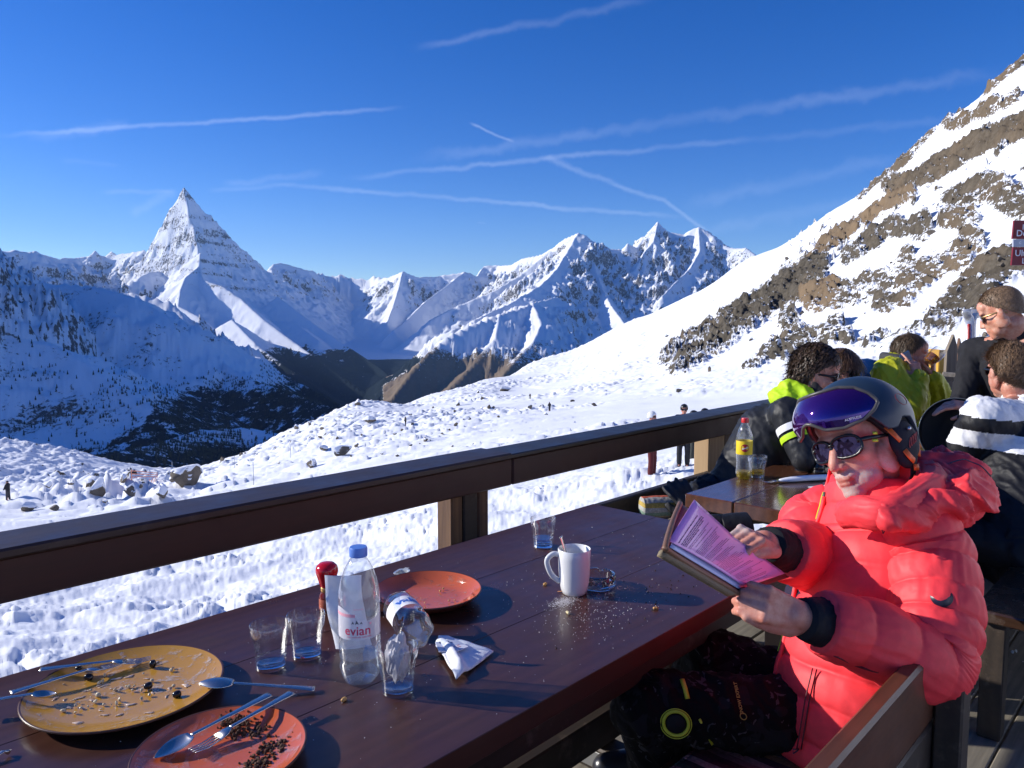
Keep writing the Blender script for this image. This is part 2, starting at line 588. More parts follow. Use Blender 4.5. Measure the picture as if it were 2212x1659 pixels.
# round the ground gently on: behind the hut it is nearly level
back = np.interp(lr_f, np.log([2.2, 22, 120, 400, 1600]), [-1.75, -2.2, -6, -30, -300])
backR = np.interp(lr_f, np.log([2.2, 22, 120, 400, 1600]), [-1.75, -1.0, 26, 160, 560])
cols_az = [rad(-180), rad(-100), rad(-62)] + cols_az + [rad(62), rad(100), rad(180)]
cols_z = [back, back, cols_z[0]] + cols_z + [backR * .9 + cols_z[-1] * .1, backR, back]
cols_az = np.array(cols_az); cols_z = np.array(cols_z)
_k = np.exp(-np.linspace(-2, 2, 9) ** 2); _k /= _k.sum()
cols_s = np.array([np.convolve(np.pad(z, 4, mode='edge'), _k, 'valid') for z in cols_z])


def near_base(az, r):
    """smooth near ground height"""
    az = (az + np.pi) % (2 * np.pi) - np.pi
    i = np.clip(np.searchsorted(cols_az, az) - 1, 0, len(cols_az) - 2)
    t = (az - cols_az[i]) / (cols_az[i + 1] - cols_az[i])
    f = np.clip((np.log(np.maximum(r, 2.21)) - LR0) / (LR1 - LR0) * 399, 0, 398.999); j = f.astype(int); g = f - j

    def zz(k): return cols_s[k, j] * (1 - g) + cols_s[k, j + 1] * g
    a, b = zz(i), zz(i + 1)
    m0 = (b - zz(np.maximum(i - 1, 0))) / (cols_az[i + 1] - cols_az[np.maximum(i - 1, 0)]) * (cols_az[i + 1] - cols_az[i])
    m1 = (zz(np.minimum(i + 2, len(cols_az) - 1)) - a) / (cols_az[np.minimum(i + 2, len(cols_az) - 1)] - cols_az[i]) * (cols_az[i + 1] - cols_az[i])
    t2, t3 = t * t, t * t * t
    return (2 * t3 - 3 * t2 + 1) * a + (t3 - 2 * t2 + t) * m0 * .8 + (-2 * t3 + 3 * t2) * b + (t3 - t2) * m1 * .8


def to_pix(X, Y, Z):
    c, s = math.cos(PITCH), math.sin(PITCH)
    h = X * FW[0] + Y * FW[1]; w = Z - CAMZ
    dep = h * c - w * s; dep = np.where(np.abs(dep) < 1e-3, 1e-3, dep)
    return 1106 + FPX * (X * RT[0] + Y * RT[1]) / dep, 829.5 - FPX * (w * c + h * s) / dep


BANDS = [  # rock bands of the hillside, traced as lines (x, y) with a half width
    ([(1455, 775), (1530, 725), (1610, 670), (1700, 620), (1745, 585)], 46, 1.0, .0),
    ([(1745, 650), (1790, 640)], 26, .9, .8),
    ([(1690, 690), (1740, 720), (1700, 770)], 22, .6, .0), ([(1800, 700), (1830, 740)], 24, .62, .0), ([(1900, 660), (1960, 650), (2000, 600)], 26, .62, .1), ([(2040, 480), (2100, 470)], 22, .6, .2),
    ([(1700, 600), (1780, 525), (1850, 475), (1900, 440), (1960, 420)], 17, .9, .75),
    ([(1930, 395), (2000, 375), (2060, 340), (2130, 300), (2212, 280), (2400, 190)], 24, .9, .2),
    ([(1750, 650), (1840, 640), (1920, 600), (1960, 560)], 24, .55, .1),
    ([(1620, 790), (1700, 735), (1790, 735)], 28, .62, .0),
    ([(1830, 560), (1920, 500), (1990, 500)], 26, .6, .05),
    ([(1950, 600), (2060, 560), (2100, 520)], 34, .62, .3),
    ([(2030, 720), (2080, 650), (2150, 590), (2212, 560), (2400, 480)], 44, .80, .05),
    ([(1880, 760), (1960, 735), (2040, 740)], 26, .62, .0),
    ([(1860, 420), (1960, 330), (2030, 255), (2110, 195), (2180, 140), (2300, 50)], 10, .62, .35),
    ([(2050, 265), (2110, 245), (2190, 215)], 13, .72, .4),
    ([(1430, 715), (1520, 655), (1600, 610)], 8, .3, .1),
    ([(2120, 690), (2180, 700), (2300, 690)], 38, .8, .0),
    ([(2060, 430), (2140, 410), (2200, 440)], 34, .56, .1),
]


def seg_dist(px, py, pts):
    best = np.full(px.shape, 1e9)
    for (x0, y0), (x1, y1) in zip(pts[:-1], pts[1:]):
        dx, dy = x1 - x0, y1 - y0; t = np.clip(((px - x0) * dx + (py - y0) * dy) / (dx * dx + dy * dy), 0, 1)
        best = np.minimum(best, np.hypot(px - x0 - t * dx, py - y0 - t * dy))
    return best


def near_full(az, r):
    X = r * (np.cos(az) * FW[0] + np.sin(az) * RT[0]); Y = r * (np.cos(az) * FW[1] + np.sin(az) * RT[1])
    z0 = near_base(az, r)
    px, py = to_pix(X, Y, z0)
    front = (np.abs(az) < rad(60))
    hill = np.clip((az - rad(6)) / rad(14), 0, 1) * sstep(70, 200, r)          # the steep slope on the right
    # trampled, ploughed snow close to the terrace
    lump = sstep(34, 20, r)
    wx = X + .35 * fbm(X * .9, Y * .9, 3, seed=3); wy = Y + .35 * fbm(X * .9 + 9, Y * .9, 3, seed=4)
    wx = wx + 1.1 * fbm(X * .17, Y * .17, 2, seed=1); wy = wy + 1.1 * fbm(X * .17 + 30, Y * .17, 2, seed=2)
    f1, f2, idv = cells(wx * 1.0, wy * 1.0, 1)
    f1b, f2b, idb = cells(wx * 2.4 + 7 + .5 * idv, wy * 2.4, 2)
    f1c, f2c, idc = cells(wx * 6.6 + 3, wy * 6.6 + 5, 3)
    big = sstep(.02, .30, f2 - f1) * np.clip(idv - .45, 0, 1) * (1.1 - .9 * f1)
    med = sstep(.02, .25, f2b - f1b) * np.clip(idb - .35, 0, 1) * (1.15 - f1b)
    sml = sstep(.02, .25, f2c - f1c) * np.clip(idc - .4, 0, 1) * (1.1 - f1c)
    rough = .15 + .85 * sstep(-.12, .30, fbm(X * .30, Y * .30, 4, seed=7) + .04)
    z = z0 + lump * (.36 * fbm(X * .30, Y * .30, 4, seed=6) + rough * (.26 * big + .13 * med + .06 * sml) + .05 * (ridged(X * 1.7, Y * 1.7, 5, seed=12) - .4) + .035 * fbm(X * 6, Y * 6, 4, seed=13))
    # wind-shaped snow over buried blocks further out
    mid = sstep(24, 60, r) * (1 - hill)
    gf1, gf2, gid = cells(X * .33 + 2 * fbm(X * .05, Y * .05, 2, seed=9), Y * .33, 5)
    hum = np.clip(1 - gf1 * 1.35, 0, 1) ** .8 * np.clip(gid * 1.7 - .45, 0, 1)
    g2f1, _, g2id = cells(X * .85, Y * .85, 6)
    hum2 = np.clip(1 - g2f1 * 1.3, 0, 1) * np.clip(g2id * 2 - .8, 0, 1)
    patch = sstep(-.25, .25, fbm(X * .016, Y * .016, 4, seed=21) + .06)
    lake = sstep(1.0, .72, np.hypot((px - 1135) / 78, (py - 847) / 13)) * mid
    bump_amp = sstep(30, 150, r) * .9 + .25
    z = z + mid * (1 - lake) * (1.5 * bump_amp * fbm(X * .022, Y * .022, 5, seed=8) * sstep(60, 140, r) + patch * (.95 * hum + .42 * hum2) * bump_amp)
    field = np.exp(-((px - 215) / 210) ** 2 - ((py - 1072) / 34) ** 2) * mid
    z = z + field * (1.5 * hum + .9 * hum2 + 1.1 * np.abs(fbm(X * .12, Y * .12, 4, seed=23)))
    z = z - mid * lake * .4
    # rocks of the hillside: real steps and blocks
    q = 1 + .00 * X
    wob = 22 * fbm(X * .012, Y * .012 + z0 * .012, 4, seed=14); wob2 = 22 * fbm(X * .012 + 40, Y * .012 + z0 * .012, 4, seed=15)
    rock = np.zeros_like(r); tint = np.zeros_like(r)
    for pts, hw, st, tn in BANDS:
        if True:
            d = seg_dist(px + wob, py + wob2, pts)
            m = sstep(hw * 1.45, hw * .35, d) * st
            tint = np.where(m > rock, tn, tint); rock = np.maximum(rock, m)
    rock = rock * hill
    U = (X * RT[0] + Y * RT[1]); W = z0 * 1.3 - (X * FW[0] + Y * FW[1]) * .4
    n_a = fbm(U * .055 + W * .03, W * .075, 6, gain=.58, seed=30)
    n_b = ridged(U * .09, W * .05, 6, gain=.55, seed=33)
    scat = sstep(.12, .42, fbm(U * .13 + W * .1, W * .3 - U * .18, 5, gain=.62, seed=38)) * sstep(-.2, .25, fbm(U * .014, W * .014, 3, seed=39) + .10) * sstep(rad(8), rad(24), az) * hill
    n_c = fbm(U * .3 + W * .12, W * .22 - U * .1, 5, gain=.65, seed=36)
    rr = np.clip(rock * 1.2 + (n_a * .70 + n_c * .45) * np.clip(rock * 2, 0, 1) - .05, 0, 1)
    rr = np.maximum(rr, scat * .62)
    rmask = sstep(.30, .60, rr)
    crag = rmask * sstep(-3, 20, py - np.interp(px, [n_[0] for n_ in NEAR], [n_[3] for n_ in NEAR])) * (4.2 * (n_b - .25) + 2.6 * fbm(U * .16, W * .10, 6, gain=.62, seed=41) + 2.6 * (ridged(U * .30 + .1 * W, W * .13, 5, gain=.62, seed=44) - .4) + 1.0 * (ridged(U * .8, W * .4, 3, gain=.6, seed=45) - .4))
    small = .9 * hill * fbm(U * .05, W * .05, 5, seed=46)
    z = z + (crag + small) * np.clip(r / 260, .35, 1.3)
    z = z - hill * rmask * .0
    # scattered dark stones peeking out of the knoll
    stone = mid * patch * sstep(.62, .8, hum * (.55 + gid * .6) + .25 * fbm(X * .7, Y * .7, 3, seed=50)) * (1 - lake) * sstep(60, 110, r)
    rockv = np.clip(np.where(hill > .02, rr * 1.12, 0) + stone * .55, 0, 1)
    scree = hill * sstep(rad(9), rad(22), az) * (.35 + .65 * sstep(-.2, .3, fbm(U * .02, W * .02, 3, seed=55))) * sstep(rad(60), rad(50), np.abs(az))
    return X, Y, z, rockv, tint + .25 * sstep(.1, .4, fbm(X * .03, Y * .03, 3, seed=52)), scree


azs = az_grid(-36.5, 37, 880, 100)
rs_near = np.concatenate([np.exp(np.linspace(math.log(2.2), math.log(30), 220))[:-1], np.exp(np.linspace(math.log(30), math.log(150), 120))[:-1], np.exp(np.linspace(math.log(150), math.log(640), 380))[:-1], np.linspace(640, 1500, 18)])
AZ, RR = np.meshgrid(azs, rs_near)
X, Y, Z, RK, TN, LK = near_full(AZ, RR)
M_GROUND = mat_snowrock("snow_and_rock_near", (.085, .075, .060), (.16, .14, .11), .9, .12, rockscale=.16, bstr=.8, mixamp=1.7, rockb=9.0, scree=True)
ground = grid_mesh("snow_ground", X, Y, Z, M_GROUND, dict(rock=RK, tint=TN, scree=LK), wrap=True)
tag(ground, kind="structure", label="snow covered ground with trampled lumps, knoll and rocky hillside")


def ground_z(x, y):
    az = math.atan2(x * RT[0] + y * RT[1], x * FW[0] + y * FW[1]); r = math.hypot(x, y)
    return float(near_full(np.array([az]), np.array([r]))[2][0])


def ground_at(px, py):
    """first hit of a picture ray with the near ground"""
    rs = np.exp(np.linspace(math.log(3), math.log(720), 900))
    d = pray(px, py); h = math.hypot(d[0], d[1]); az = math.atan2(d @ RT, d @ FW)
    zz = near_full(np.full(rs.shape, az), rs)[2]; ray = CAMZ + d[2] / h * rs
    k = np.argmax(zz >= ray)
    r = rs[k]
    return Vector((d[0] / h * r, d[1] / h * r, float(zz[k])))


# ------------------------------------------------------------------ far mountains
RIDGES = [  # name, [(x, y, km)], slope, height over which it flattens
    ("m", [(433, 545, 9.62), (430, 574, 9.35), (438, 604, 9.05), (480, 618, 8.8), (520, 645, 8.5), (570, 690, 8.0), (640, 742, 7.5), (720, 800, 6.9), (790, 848, 6.35), (846, 886, 5.95)], .85, 900),
    ("m", [(600, 640, 9.4), (680, 700, 8.7), (750, 748, 8.1), (815, 790, 7.5), (868, 835, 6.9)], .60, 500),
    ("m", [(500, 690, 7.6), (560, 750, 6.9), (630, 800, 6.2), (700, 850, 5.6)], .55, 500),
    ("m", [(430, 574, 9.35), (400, 600, 9.0), (390, 625, 8.7), (385, 660, 8.4), (440, 690, 8.0), (470, 730, 7.6), (480, 760, 7.3)], .8, 700),
    ("s", [(345, 585, 10.2), (320, 590, 9.9), (300, 600, 9.7)], .7, 500),
    ("r", [(-600, 520, 9.3), (-200, 535, 9.4), (0, 539, 9.5), (20, 540, 9.5), (75, 544, 9.5), (125, 559, 9.9), (165, 557, 10.4)], .85, 700),
    ("r", [(165, 557, 11.6), (195, 553, 11.6), (205, 540, 11.6), (213, 550, 11.6), (228, 553, 11.6), (240, 541, 11.6), (252, 549, 11.5), (280, 547, 11.3), (312, 539, 11.1)], 1.2, 500),
    ("r", [(590, 571, 11.7), (605, 567, 12), (630, 574, 12), (665, 583, 12), (700, 591, 13), (708, 583, 13), (735, 582, 13), (760, 590, 13), (800, 595, 13), (840, 599, 12.2), (870, 585, 11.5), (885, 592, 11.5), (905, 599, 11.6), (950, 597, 12), (985, 590, 12), (1003, 587, 12), (1030, 597, 12), (1045, 575, 12.4), (1075, 573, 12.4), (1106, 571, 12)], .95, 900),
    ("r", [(870, 585, 11.5), (862, 620, 11.1), (850, 660, 10.6), (835, 700, 10.1)], 1.0, 600),
    ("r", [(1003, 587, 12), (960, 620, 11.2), (920, 650, 10.6), (880, 690, 9.8), (850, 712, 9.4)], .9, 600),
    ("r", [(1106, 571, 11), (1113, 566, 10.8), (1140, 555, 10.6), (1170, 549, 10.4), (1192, 537, 10.2), (1218, 517, 10.1), (1249, 503, 10.0), (1262, 512, 10.0), (1276, 531, 10.0), (1311, 537, 10.1), (1342, 537, 10.2), (1355, 524, 10.2), (1375, 533, 10.3), (1390, 513, 10.4), (1405, 497, 10.45), (1421, 477, 10.5), (1434, 496, 10.55), (1447, 501, 10.6), (1478, 506, 10.6), (1495, 494, 10.6), (1509, 489, 10.6), (1540, 508, 10.5), (1562, 529, 10.4), (1588, 535, 10.3), (1612, 534, 10.2), (1634, 548, 10.1), (1700, 590, 10), (2000, 620, 10)], 1.1, 1300),
    ("r", [(1249, 503, 10.0), (1222, 548, 9.6), (1205, 579, 9.2), (1166, 618, 8.6), (1110, 650, 7.9), (1060, 675, 7.3), (1010, 700, 6.9), (972, 715, 6.5)], .62, 900),
    ("r", [(1276, 531, 10.0), (1285, 580, 9.5), (1300, 620, 9.1), (1320, 660, 8.6), (1350, 700, 8.1)], .9, 900),
    ("r", [(1192, 537, 10.2), (1130, 590, 9.9), (1060, 632, 9.5), (990, 660, 9.2), (930, 690, 9.0)], .75, 700),
    ("r", [(1509, 489, 10.6), (1512, 540, 10.2), (1490, 580, 9.8), (1455, 612, 9.4), (1430, 640, 9.0)], .95, 700),
    ("r", [(1421, 477, 10.5), (1412, 520, 10.2), (1390, 545, 10.0), (1375, 575, 9.8)], 1.1, 600),
    ("k", [(1205, 640, 7.6), (1150, 655, 7.0), (1078, 680, 6.4), (1020, 700, 6.1), (972, 722, 5.9), (930, 758, 5.7), (899, 790, 5.5), (868, 830, 5.3), (842, 868, 5.1)], .80, 900),
    ("k", [(1150, 655, 7.0), (1170, 700, 6.3), (1150, 740, 5.8), (1110, 780, 5.4), (1080, 820, 5.1)], .5, 500),
    ("k", [(1078, 680, 6.4), (1070, 730, 5.9), (1020, 790, 5.5), (960, 850, 5.1)], .45, 400),
    ("a", [(-700, 590, 4.6), (-200, 604, 4.7), (0, 606, 4.7), (60, 607, 4.7), (130, 612, 4.65), (180, 615, 4.55), (230, 622, 4.4), (290, 642, 4.2), (345, 672, 4.05), (400, 712, 3.9), (460, 768, 3.75), (510, 800, 3.6), (560, 826, 3.45), (650, 856, 3.25), (740, 888, 3.0), (790, 925, 2.8)], .40, 950),
    ("a", [(-400, 730, 3.3), (-80, 718, 3.4), (20, 722, 3.4), (100, 738, 3.35), (170, 775, 3.2), (250, 830, 3.0), (330, 880, 2.8)], .34, 500),
    ("a", [(475, 782, 4.4), (565, 800, 4.2), (650, 828, 4.0), (720, 868, 3.7), (760, 905, 3.4)], .5, 600),
    ("f", [(-300, 990, 1.9), (0, 985, 1.95), (200, 985, 2.0), (330, 960, 2.2), (430, 928, 2.45), (520, 922, 2.5), (580, 930, 2.45), (650, 960, 2.2), (720, 1000, 2.0)], .24, 500),
    ("s", [(120, 624, 6.3), (230, 629, 6.2), (300, 634, 6.1), (372, 655, 5.9), (400, 690, 5.7)], .75, 450),
    ("s", [(560, 690, 9.0), (640, 700, 8.6), (690, 735, 8.0)], .5, 300),
]
_segs = []
for nm, pts, s, hm in RIDGES:
    P = [at(x, y, km * 1000) for x, y, km in pts]
    for a, b in zip(P[:-1], P[1:]): _segs.append((nm, a, b, s, hm))
# a high ridge left of the view keeps the left valley side in its shadow
_b = [Vector((*(RT * l + FW * f)[:2] * 1000, z)) for l, f, z in ((-2.5, .9, 420), (-2.9, 2.0, 860), (-3.25, 3.0, 1180), (-3.8, 3.9, 1150), (-4.5, 4.8, 720))]
for a, b in zip(_b[:-1], _b[1:]): _segs.append(("b", a, b, .85, 1500))
SUMMIT = at(396, 399, 10500)
PYR = [(-.84, .18), (.26, -1.12), (1.36, .48), (.1, 1.1)]          # plan directions of the four ridges (right, forward)
PYR_D = ([0, 5, 15, 28, 50, 79, 100, 150, 230, 330, 600], [0, 12, 29, 46, 81, 121, 147, 190, 240, 290, 420])


def pyramid(X, Y):
    k = 10500 / FPX
    L_ = math.hypot(SUMMIT.x, SUMMIT.y); f0, f1 = SUMMIT.x / L_, SUMMIT.y / L_      # axes along the line of sight to the peak
    u = ((X - SUMMIT.x) * f1 - (Y - SUMMIT.y) * f0) / k; v = ((X - SUMMIT.x) * f0 + (Y - SUMMIT.y) * f1) / k
    R0 = np.hypot(u, v)
    wob = 1.6 + .055 * R0
    u2 = u + wob * fbm(u * .045, v * .045, 4, seed=90); v2 = v + wob * fbm(u * .045 + 9, v * .045, 4, seed=91)
    g = np.zeros(X.shape)
    for i in range(4):
        a, b = PYR[i], PYR[(i + 1) % 4]
        det = a[0] * b[1] - a[1] * b[0]
        p = (u2 * b[1] - v2 * b[0]) / det; q = (a[0] * v2 - a[1] * u2) / det
        g = np.where((p >= -1e-9) & (q >= -1e-9), p + q, g)
    ang = np.arctan2(v, u)
    rib = fbm(ang * 9 + .01 * R0, R0 * .012, 4, gain=.6, seed=93) * np.clip(g * .06, 0, 4.5) * sstep(330, 120, g)
    z = SUMMIT.z - (np.interp(np.maximum(g, 0), *PYR_D) + rib) * k
    return z, g


def far_height(X, Y):
    r = np.hypot(X, Y)
    base = np.interp(r, [900, 1500, 2500, 3500, 6000, 7200, 8500, 10500, 13000, 20000], [-640, -560, -470, -610, -700, -560, -430, -260, 60, 100])
    wx = X + 130 * fbm(X * .0011, Y * .0011, 4, seed=60); wy = Y + 130 * fbm(X * .0011 + 7, Y * .0011, 4, seed=61)
    H = base.copy(); D = np.full(X.shape, 1e9); kind = np.zeros(X.shape)
    for nm, a, b, s, hm in _segs:
        dx, dy = b.x - a.x, b.y - a.y; L2 = dx * dx + dy * dy
        t = np.clip(((X - a.x) * dx + (Y - a.y) * dy) / L2, 0, 1)
        d0 = np.hypot(X - a.x - t * dx, Y - a.y - t * dy)
        tw = np.clip(((wx - a.x) * dx + (wy - a.y) * dy) / L2, 0, 1)
        d1 = np.hypot(wx - a.x - tw * dx, wy - a.y - tw * dy)
        w = np.clip(d0 / 500, 0, 1); d = d0 * (1 - w) + d1 * w
        h = a.z + (b.z - a.z) * t - hm * (1 - np.exp(-s * d / hm)) - .16 * d - 700 * (d / 2500) ** 2
        up = h > H
        D = np.where(up, d0, D); kind = np.where(up, "mrskafb".index(nm) + 1, kind)
        H = np.maximum(H, h)
    h, g = pyramid(X, Y)
    up = h > H
    D = np.where(up, np.minimum(g * 6.0, 400), D); kind = np.where(up, 1, kind); H = np.maximum(H, h)
    return H, D, kind, base


def far_full(X, Y):
    H, D, kind, base = far_height(X, Y)
    r = np.hypot(X, Y)
    U = X * RT[0] + Y * RT[1]; V = X * FW[0] + Y * FW[1]
    calm = np.where((kind == 5) | (kind == 6), .35, np.where(kind == 1, .30, .85))
    crest = np.clip(D / 260, .10, 1)
    rel = np.clip((H - base) / 500, .05, 1.2)
    n1 = ridged(U * .0016, V * .0016, 7, gain=.56, seed=70) - .45
    n2 = ridged(U * .006, V * .006, 5, gain=.6, seed=72) - .45
    n3 = fbm(U * .02, V * .02, 4, gain=.6, seed=74)
    strat = np.sin((H + 60 * n1) * .045 + 2 * n3) * 6
    Z = H + calm * rel * (crest * (230 * n1 + 120 * n2) + np.clip(crest, .25, 1) * (42 * n3 + strat))
    return Z, D, kind, base


azf = az_grid(-37, 37, 900, 90)
rs_far = np.concatenate([np.exp(np.linspace(math.log(850), math.log(7000), 190))[:-1], np.linspace(7000, 12400, 230)[:-1], np.linspace(12400, 19000, 30)])
AZ, RR = np.meshgrid(azf, rs_far)
X = RR * (np.cos(AZ) * FW[0] + np.sin(AZ) * RT[0]); Y = RR * (np.cos(AZ) * FW[1] + np.sin(AZ) * RT[1])
Z, DD, KD, BS = far_full(X, Y)
# slope (in the polar grid) decides where snow holds
dzr = np.gradient(Z, axis=0) / np.gradient(RR, axis=0)
dza = np.gradient(Z, axis=1) / (np.gradient(AZ, axis=1) * RR + 1e-6)
SL = np.hypot(dzr, dza)
U = X * RT[0] + Y * RT[1]
nn = fbm(U * .004, Z * .008, 6, gain=.62, seed=80)
RK = sstep(.55, 2.3, SL + .45 * nn) * .60
nb1 = fbm(U * .0022 + Z * .001, Z * .013, 5, gain=.6, seed=88)
RK = np.where(KD == 1, np.clip(.06 + .34 * sstep(.6, 2.0, SL) + .75 * nb1, 0, .75) * sstep(-150, 350, Z + 250 * nn), RK)
low = sstep(-150, -520, Z)
kk = (KD == 4)
RK = np.where(kk, np.maximum(RK, sstep(-120, -420, Z + 160 * nn) * .9), RK)          # the brown flank above the valley
n5 = fbm(X * .0045, Y * .0045, 6, gain=.62, seed=84); n6 = fbm(U * .0012 + 5, Z * .006, 4, seed=86)
RK = np.where((KD == 5) | (KD == 6), np.clip(.07 + .55 * n5 + .55 * n6 + .15 * sstep(.3, .7, SL), 0, .6), RK)
px, py = to_pix(X, Y, Z)
kk = kk & (px > 828)
RK = np.where((KD == 4) & ~kk, .15, RK)
FO = sstep(-230, -400, Z + 170 * nn) * (RR > 3300) * (RR < 8300) * (~kk)
FO = np.maximum(FO, np.where(KD == 5, sstep(795, 870, py + 60 * n5) * sstep(280, 430, px + (py - 850) * 1.2) * .72, 0))
FO = np.where((KD == 6) | (RR < 2700), np.maximum(FO, .34 + .40 * n5 + .45 * sstep(950, 985, py)), FO)
FO = np.where((KD == 6) & (np.hypot((px - 520) / 120, (py - 925) / 22) < 1), 0, FO)
FO = np.where(KD == 7, 0, FO)
RK = np.where((RR < 8600) & (RR > 3300) & (~kk), RK * sstep(-420, -180, Z), RK)
TN = np.where(kk, .75, .12 + .2 * nn)
M_FAR = mat_snowrock("snow_and_rock_far", (.105, .108, .118), (.20, .195, .19), .012, 9.0, forest=True, rockscale=.006, bstr=.8, rockb=2.6)
far = grid_mesh("mountain_range", X, Y, Z, M_FAR, dict(rock=RK, tint=np.clip(TN, 0, 1), forest=FO), wrap=True)
tag(far, kind="structure", label="snowy mountain range with a steep pyramid peak and dark valley")
# ------------------------------------------------------------------ wood
def mat_wood(name, dark, light, rough=.35, coat=0.0, scale=1.0, axis='X', bump=.25, knots=True, wear=0.0, wearcol=(.3, .26, .22)):
    if name in MATS: return MATS[name]
    t = NT(name)
    sc = {'X': (1.1, 16, 16), 'Y': (16, 1.1, 16), 'Z': (16, 16, 1.1)}[axis]
    oi = t.node("ObjectInfo"); tc = t.node("TexCoord")
    off = t.node("VectorMath", operation='ADD'); sc3 = t.node("VectorMath", operation='SCALE')
    comb = t.node("CombineXYZ"); t.link(oi.outputs["Random"], comb.inputs[0]); t.link(oi.outputs["Random"], comb.inputs[1]); t.link(oi.outputs["Random"], comb.inputs[2])
    t.link(comb.outputs[0], sc3.inputs[0]); sc3.inputs["Scale"].default_value = 11.0
    t.link(tc.outputs["Object"], off.inputs[0]); t.link(sc3.outputs[0], off.inputs[1])
    mp = t.node("Mapping"); t.link(off.outputs[0], mp.inputs[0]); mp.inputs["Scale"].default_value = tuple(q * scale for q in sc)
    v = mp.outputs[0]
    g1 = t.noise(v, 1.6, 6, .62, .6); g2 = t.noise(v, 7.0, 4, .6)
    ring = t.wave(v, .55, 7, 3, .8, {'X': 'Y', 'Y': 'X', 'Z': 'X'}[axis])
    f = t.mix(.22, g1, ring); f = t.mix(.35, f, g2)
    col = t.mix(t.ramp(f, [(.25, 0.0), (.72, 1.0)]), dark, light)
    col = t.mix(t.math('MULTIPLY', oi.outputs["Random"], .35), col, tuple(c * .55 for c in dark))
    if wear:
        w = t.ramp(t.noise(off.outputs[0], 9, 7, .72), [(.56, 0.0), (.66, wear)])
        col = t.mix(w, col, wearcol)
    t.set(Base_Color=col, Roughness=t.ramp(t.noise(off.outputs[0], 6, 5, .6), [(.3, max(.02, rough - .1)), (.75, min(1, rough + .14))]), Coat_Weight=coat, Coat_Roughness=.12, Specular_IOR_Level=.5)
    t.bump(f, bump, .0015)
    MATS[name] = t.m
    return t.m


W_TABLE = mat_wood("varnished_table_wood", (.046, .017, .011), (.088, .033, .021), .36, .10, axis='X', bump=.10)
W_TABLE_Y = mat_wood("varnished_table_wood_cross", (.030, .0105, .0065), (.085, .029, .016), .30, .35, axis='Y', bump=.10)
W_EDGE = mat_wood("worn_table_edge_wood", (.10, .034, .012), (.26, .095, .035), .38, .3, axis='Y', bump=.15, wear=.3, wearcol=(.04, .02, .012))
W_RAIL = mat_wood("stained_rail_wood", (.022, .0045, .0026), (.055, .0115, .006), .55, .0, axis='X', bump=.2)
W_CAP = mat_wood("rail_cap_wood", (.024, .011, .009), (.055, .028, .022), .5, .08, axis='X', bump=.2, wear=.2, wearcol=(.12, .09, .08))
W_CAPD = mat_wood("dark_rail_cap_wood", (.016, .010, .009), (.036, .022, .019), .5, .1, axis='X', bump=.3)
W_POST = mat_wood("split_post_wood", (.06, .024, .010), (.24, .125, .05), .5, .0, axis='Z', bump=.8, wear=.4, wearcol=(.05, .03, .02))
W_DARK = mat_wood("dark_aged_wood", (.020, .014, .010), (.055, .037, .024), .55, .0, axis='X', bump=.5, wear=.5, wearcol=(.16, .12, .09))
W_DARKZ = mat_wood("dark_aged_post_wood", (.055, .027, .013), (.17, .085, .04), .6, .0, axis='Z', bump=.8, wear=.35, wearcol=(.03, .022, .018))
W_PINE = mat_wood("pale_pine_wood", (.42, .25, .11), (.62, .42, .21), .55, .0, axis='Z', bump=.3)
W_DECK = mat_wood("weathered_deck_wood", (.13, .115, .09), (.30, .265, .205), .75, .0, axis='X', bump=1.0, wear=.35, wearcol=(.09, .075, .06))
W_GREY = mat_wood("grey_weathered_wood", (.16, .14, .11), (.34, .30, .24), .75, .0, axis='X', bump=.8)
W_GREYZ = mat_wood("grey_weathered_picket_wood", (.13, .10, .07), (.36, .29, .21), .75, .0, axis='Z', bump=.8)
W_BENCH = mat_wood("bench_wood", (.045, .016, .008), (.17, .058, .022), .42, .2, axis='X', bump=.3, wear=.3, wearcol=(.05, .03, .02))
METAL_Z = plain("zinc_metal", (.42, .42, .41), .45, .9, .15, 90)
IRON = plain("dark_iron", (.05, .045, .04), .5, .8)


def rbox(name, lo, hi, mat, parent, bev=.006, jitter=0.0, seed=0):
    """one board; its mesh is centred on the board"""
    c = [(a + b) / 2 for a, b in zip(lo, hi)]; s = [abs(b - a) for a, b in zip(lo, hi)]
    m = MB().box((0, 0, 0), s, bev=bev)
    o = m.build(name, mat, None)
    rnd = random.Random(seed)
    o.location = (c[0], c[1], c[2] + rnd.uniform(-jitter, jitter))
    if jitter: o.rotation_euler = (rnd.uniform(-1, 1) * jitter * 2, rnd.uniform(-.3, .3) * jitter, 0)
    if parent is not None:
        o.parent = parent; o.matrix_parent_inverse = pw(parent).inverted()
    return o


# ------------------------------------------------------------------ deck of weathered planks
deck = empty("deck", (0, 0, 0)); tag(deck, kind="structure", label="terrace deck of grey weathered planks")
pw_, gap = .143, .007
k = 0
yy = 2.19
while yy > -2.4:
    for x0, x1 in (((-1.8, 2.0), (2.006, 5.9), (5.906, 9.0)) if k % 2 else ((-1.8, 3.7), (3.706, 9.0))):
        rbox("plank", (x0, yy - pw_ + gap, -.04), (x1, yy, 0.0), W_DECK, deck, .004, .0016, k * 7 + int(x0 * 3))
    yy -= pw_; k += 1
rbox("edge_joist", (-1.8, 2.192, -.26), (9.0, 2.24, -.045), W_DARK, deck, .004)
for x in (-.5, 1.5, 3.5, 5.5, 7.5):
    rbox("joist", (x, -2.3, -.24), (x + .08, 2.19, -.045), W_DARK, deck, .003)
    rbox("support_post", (x, 2.04, -2.6), (x + .12, 2.16, -.245), W_DARKZ, deck, .004)

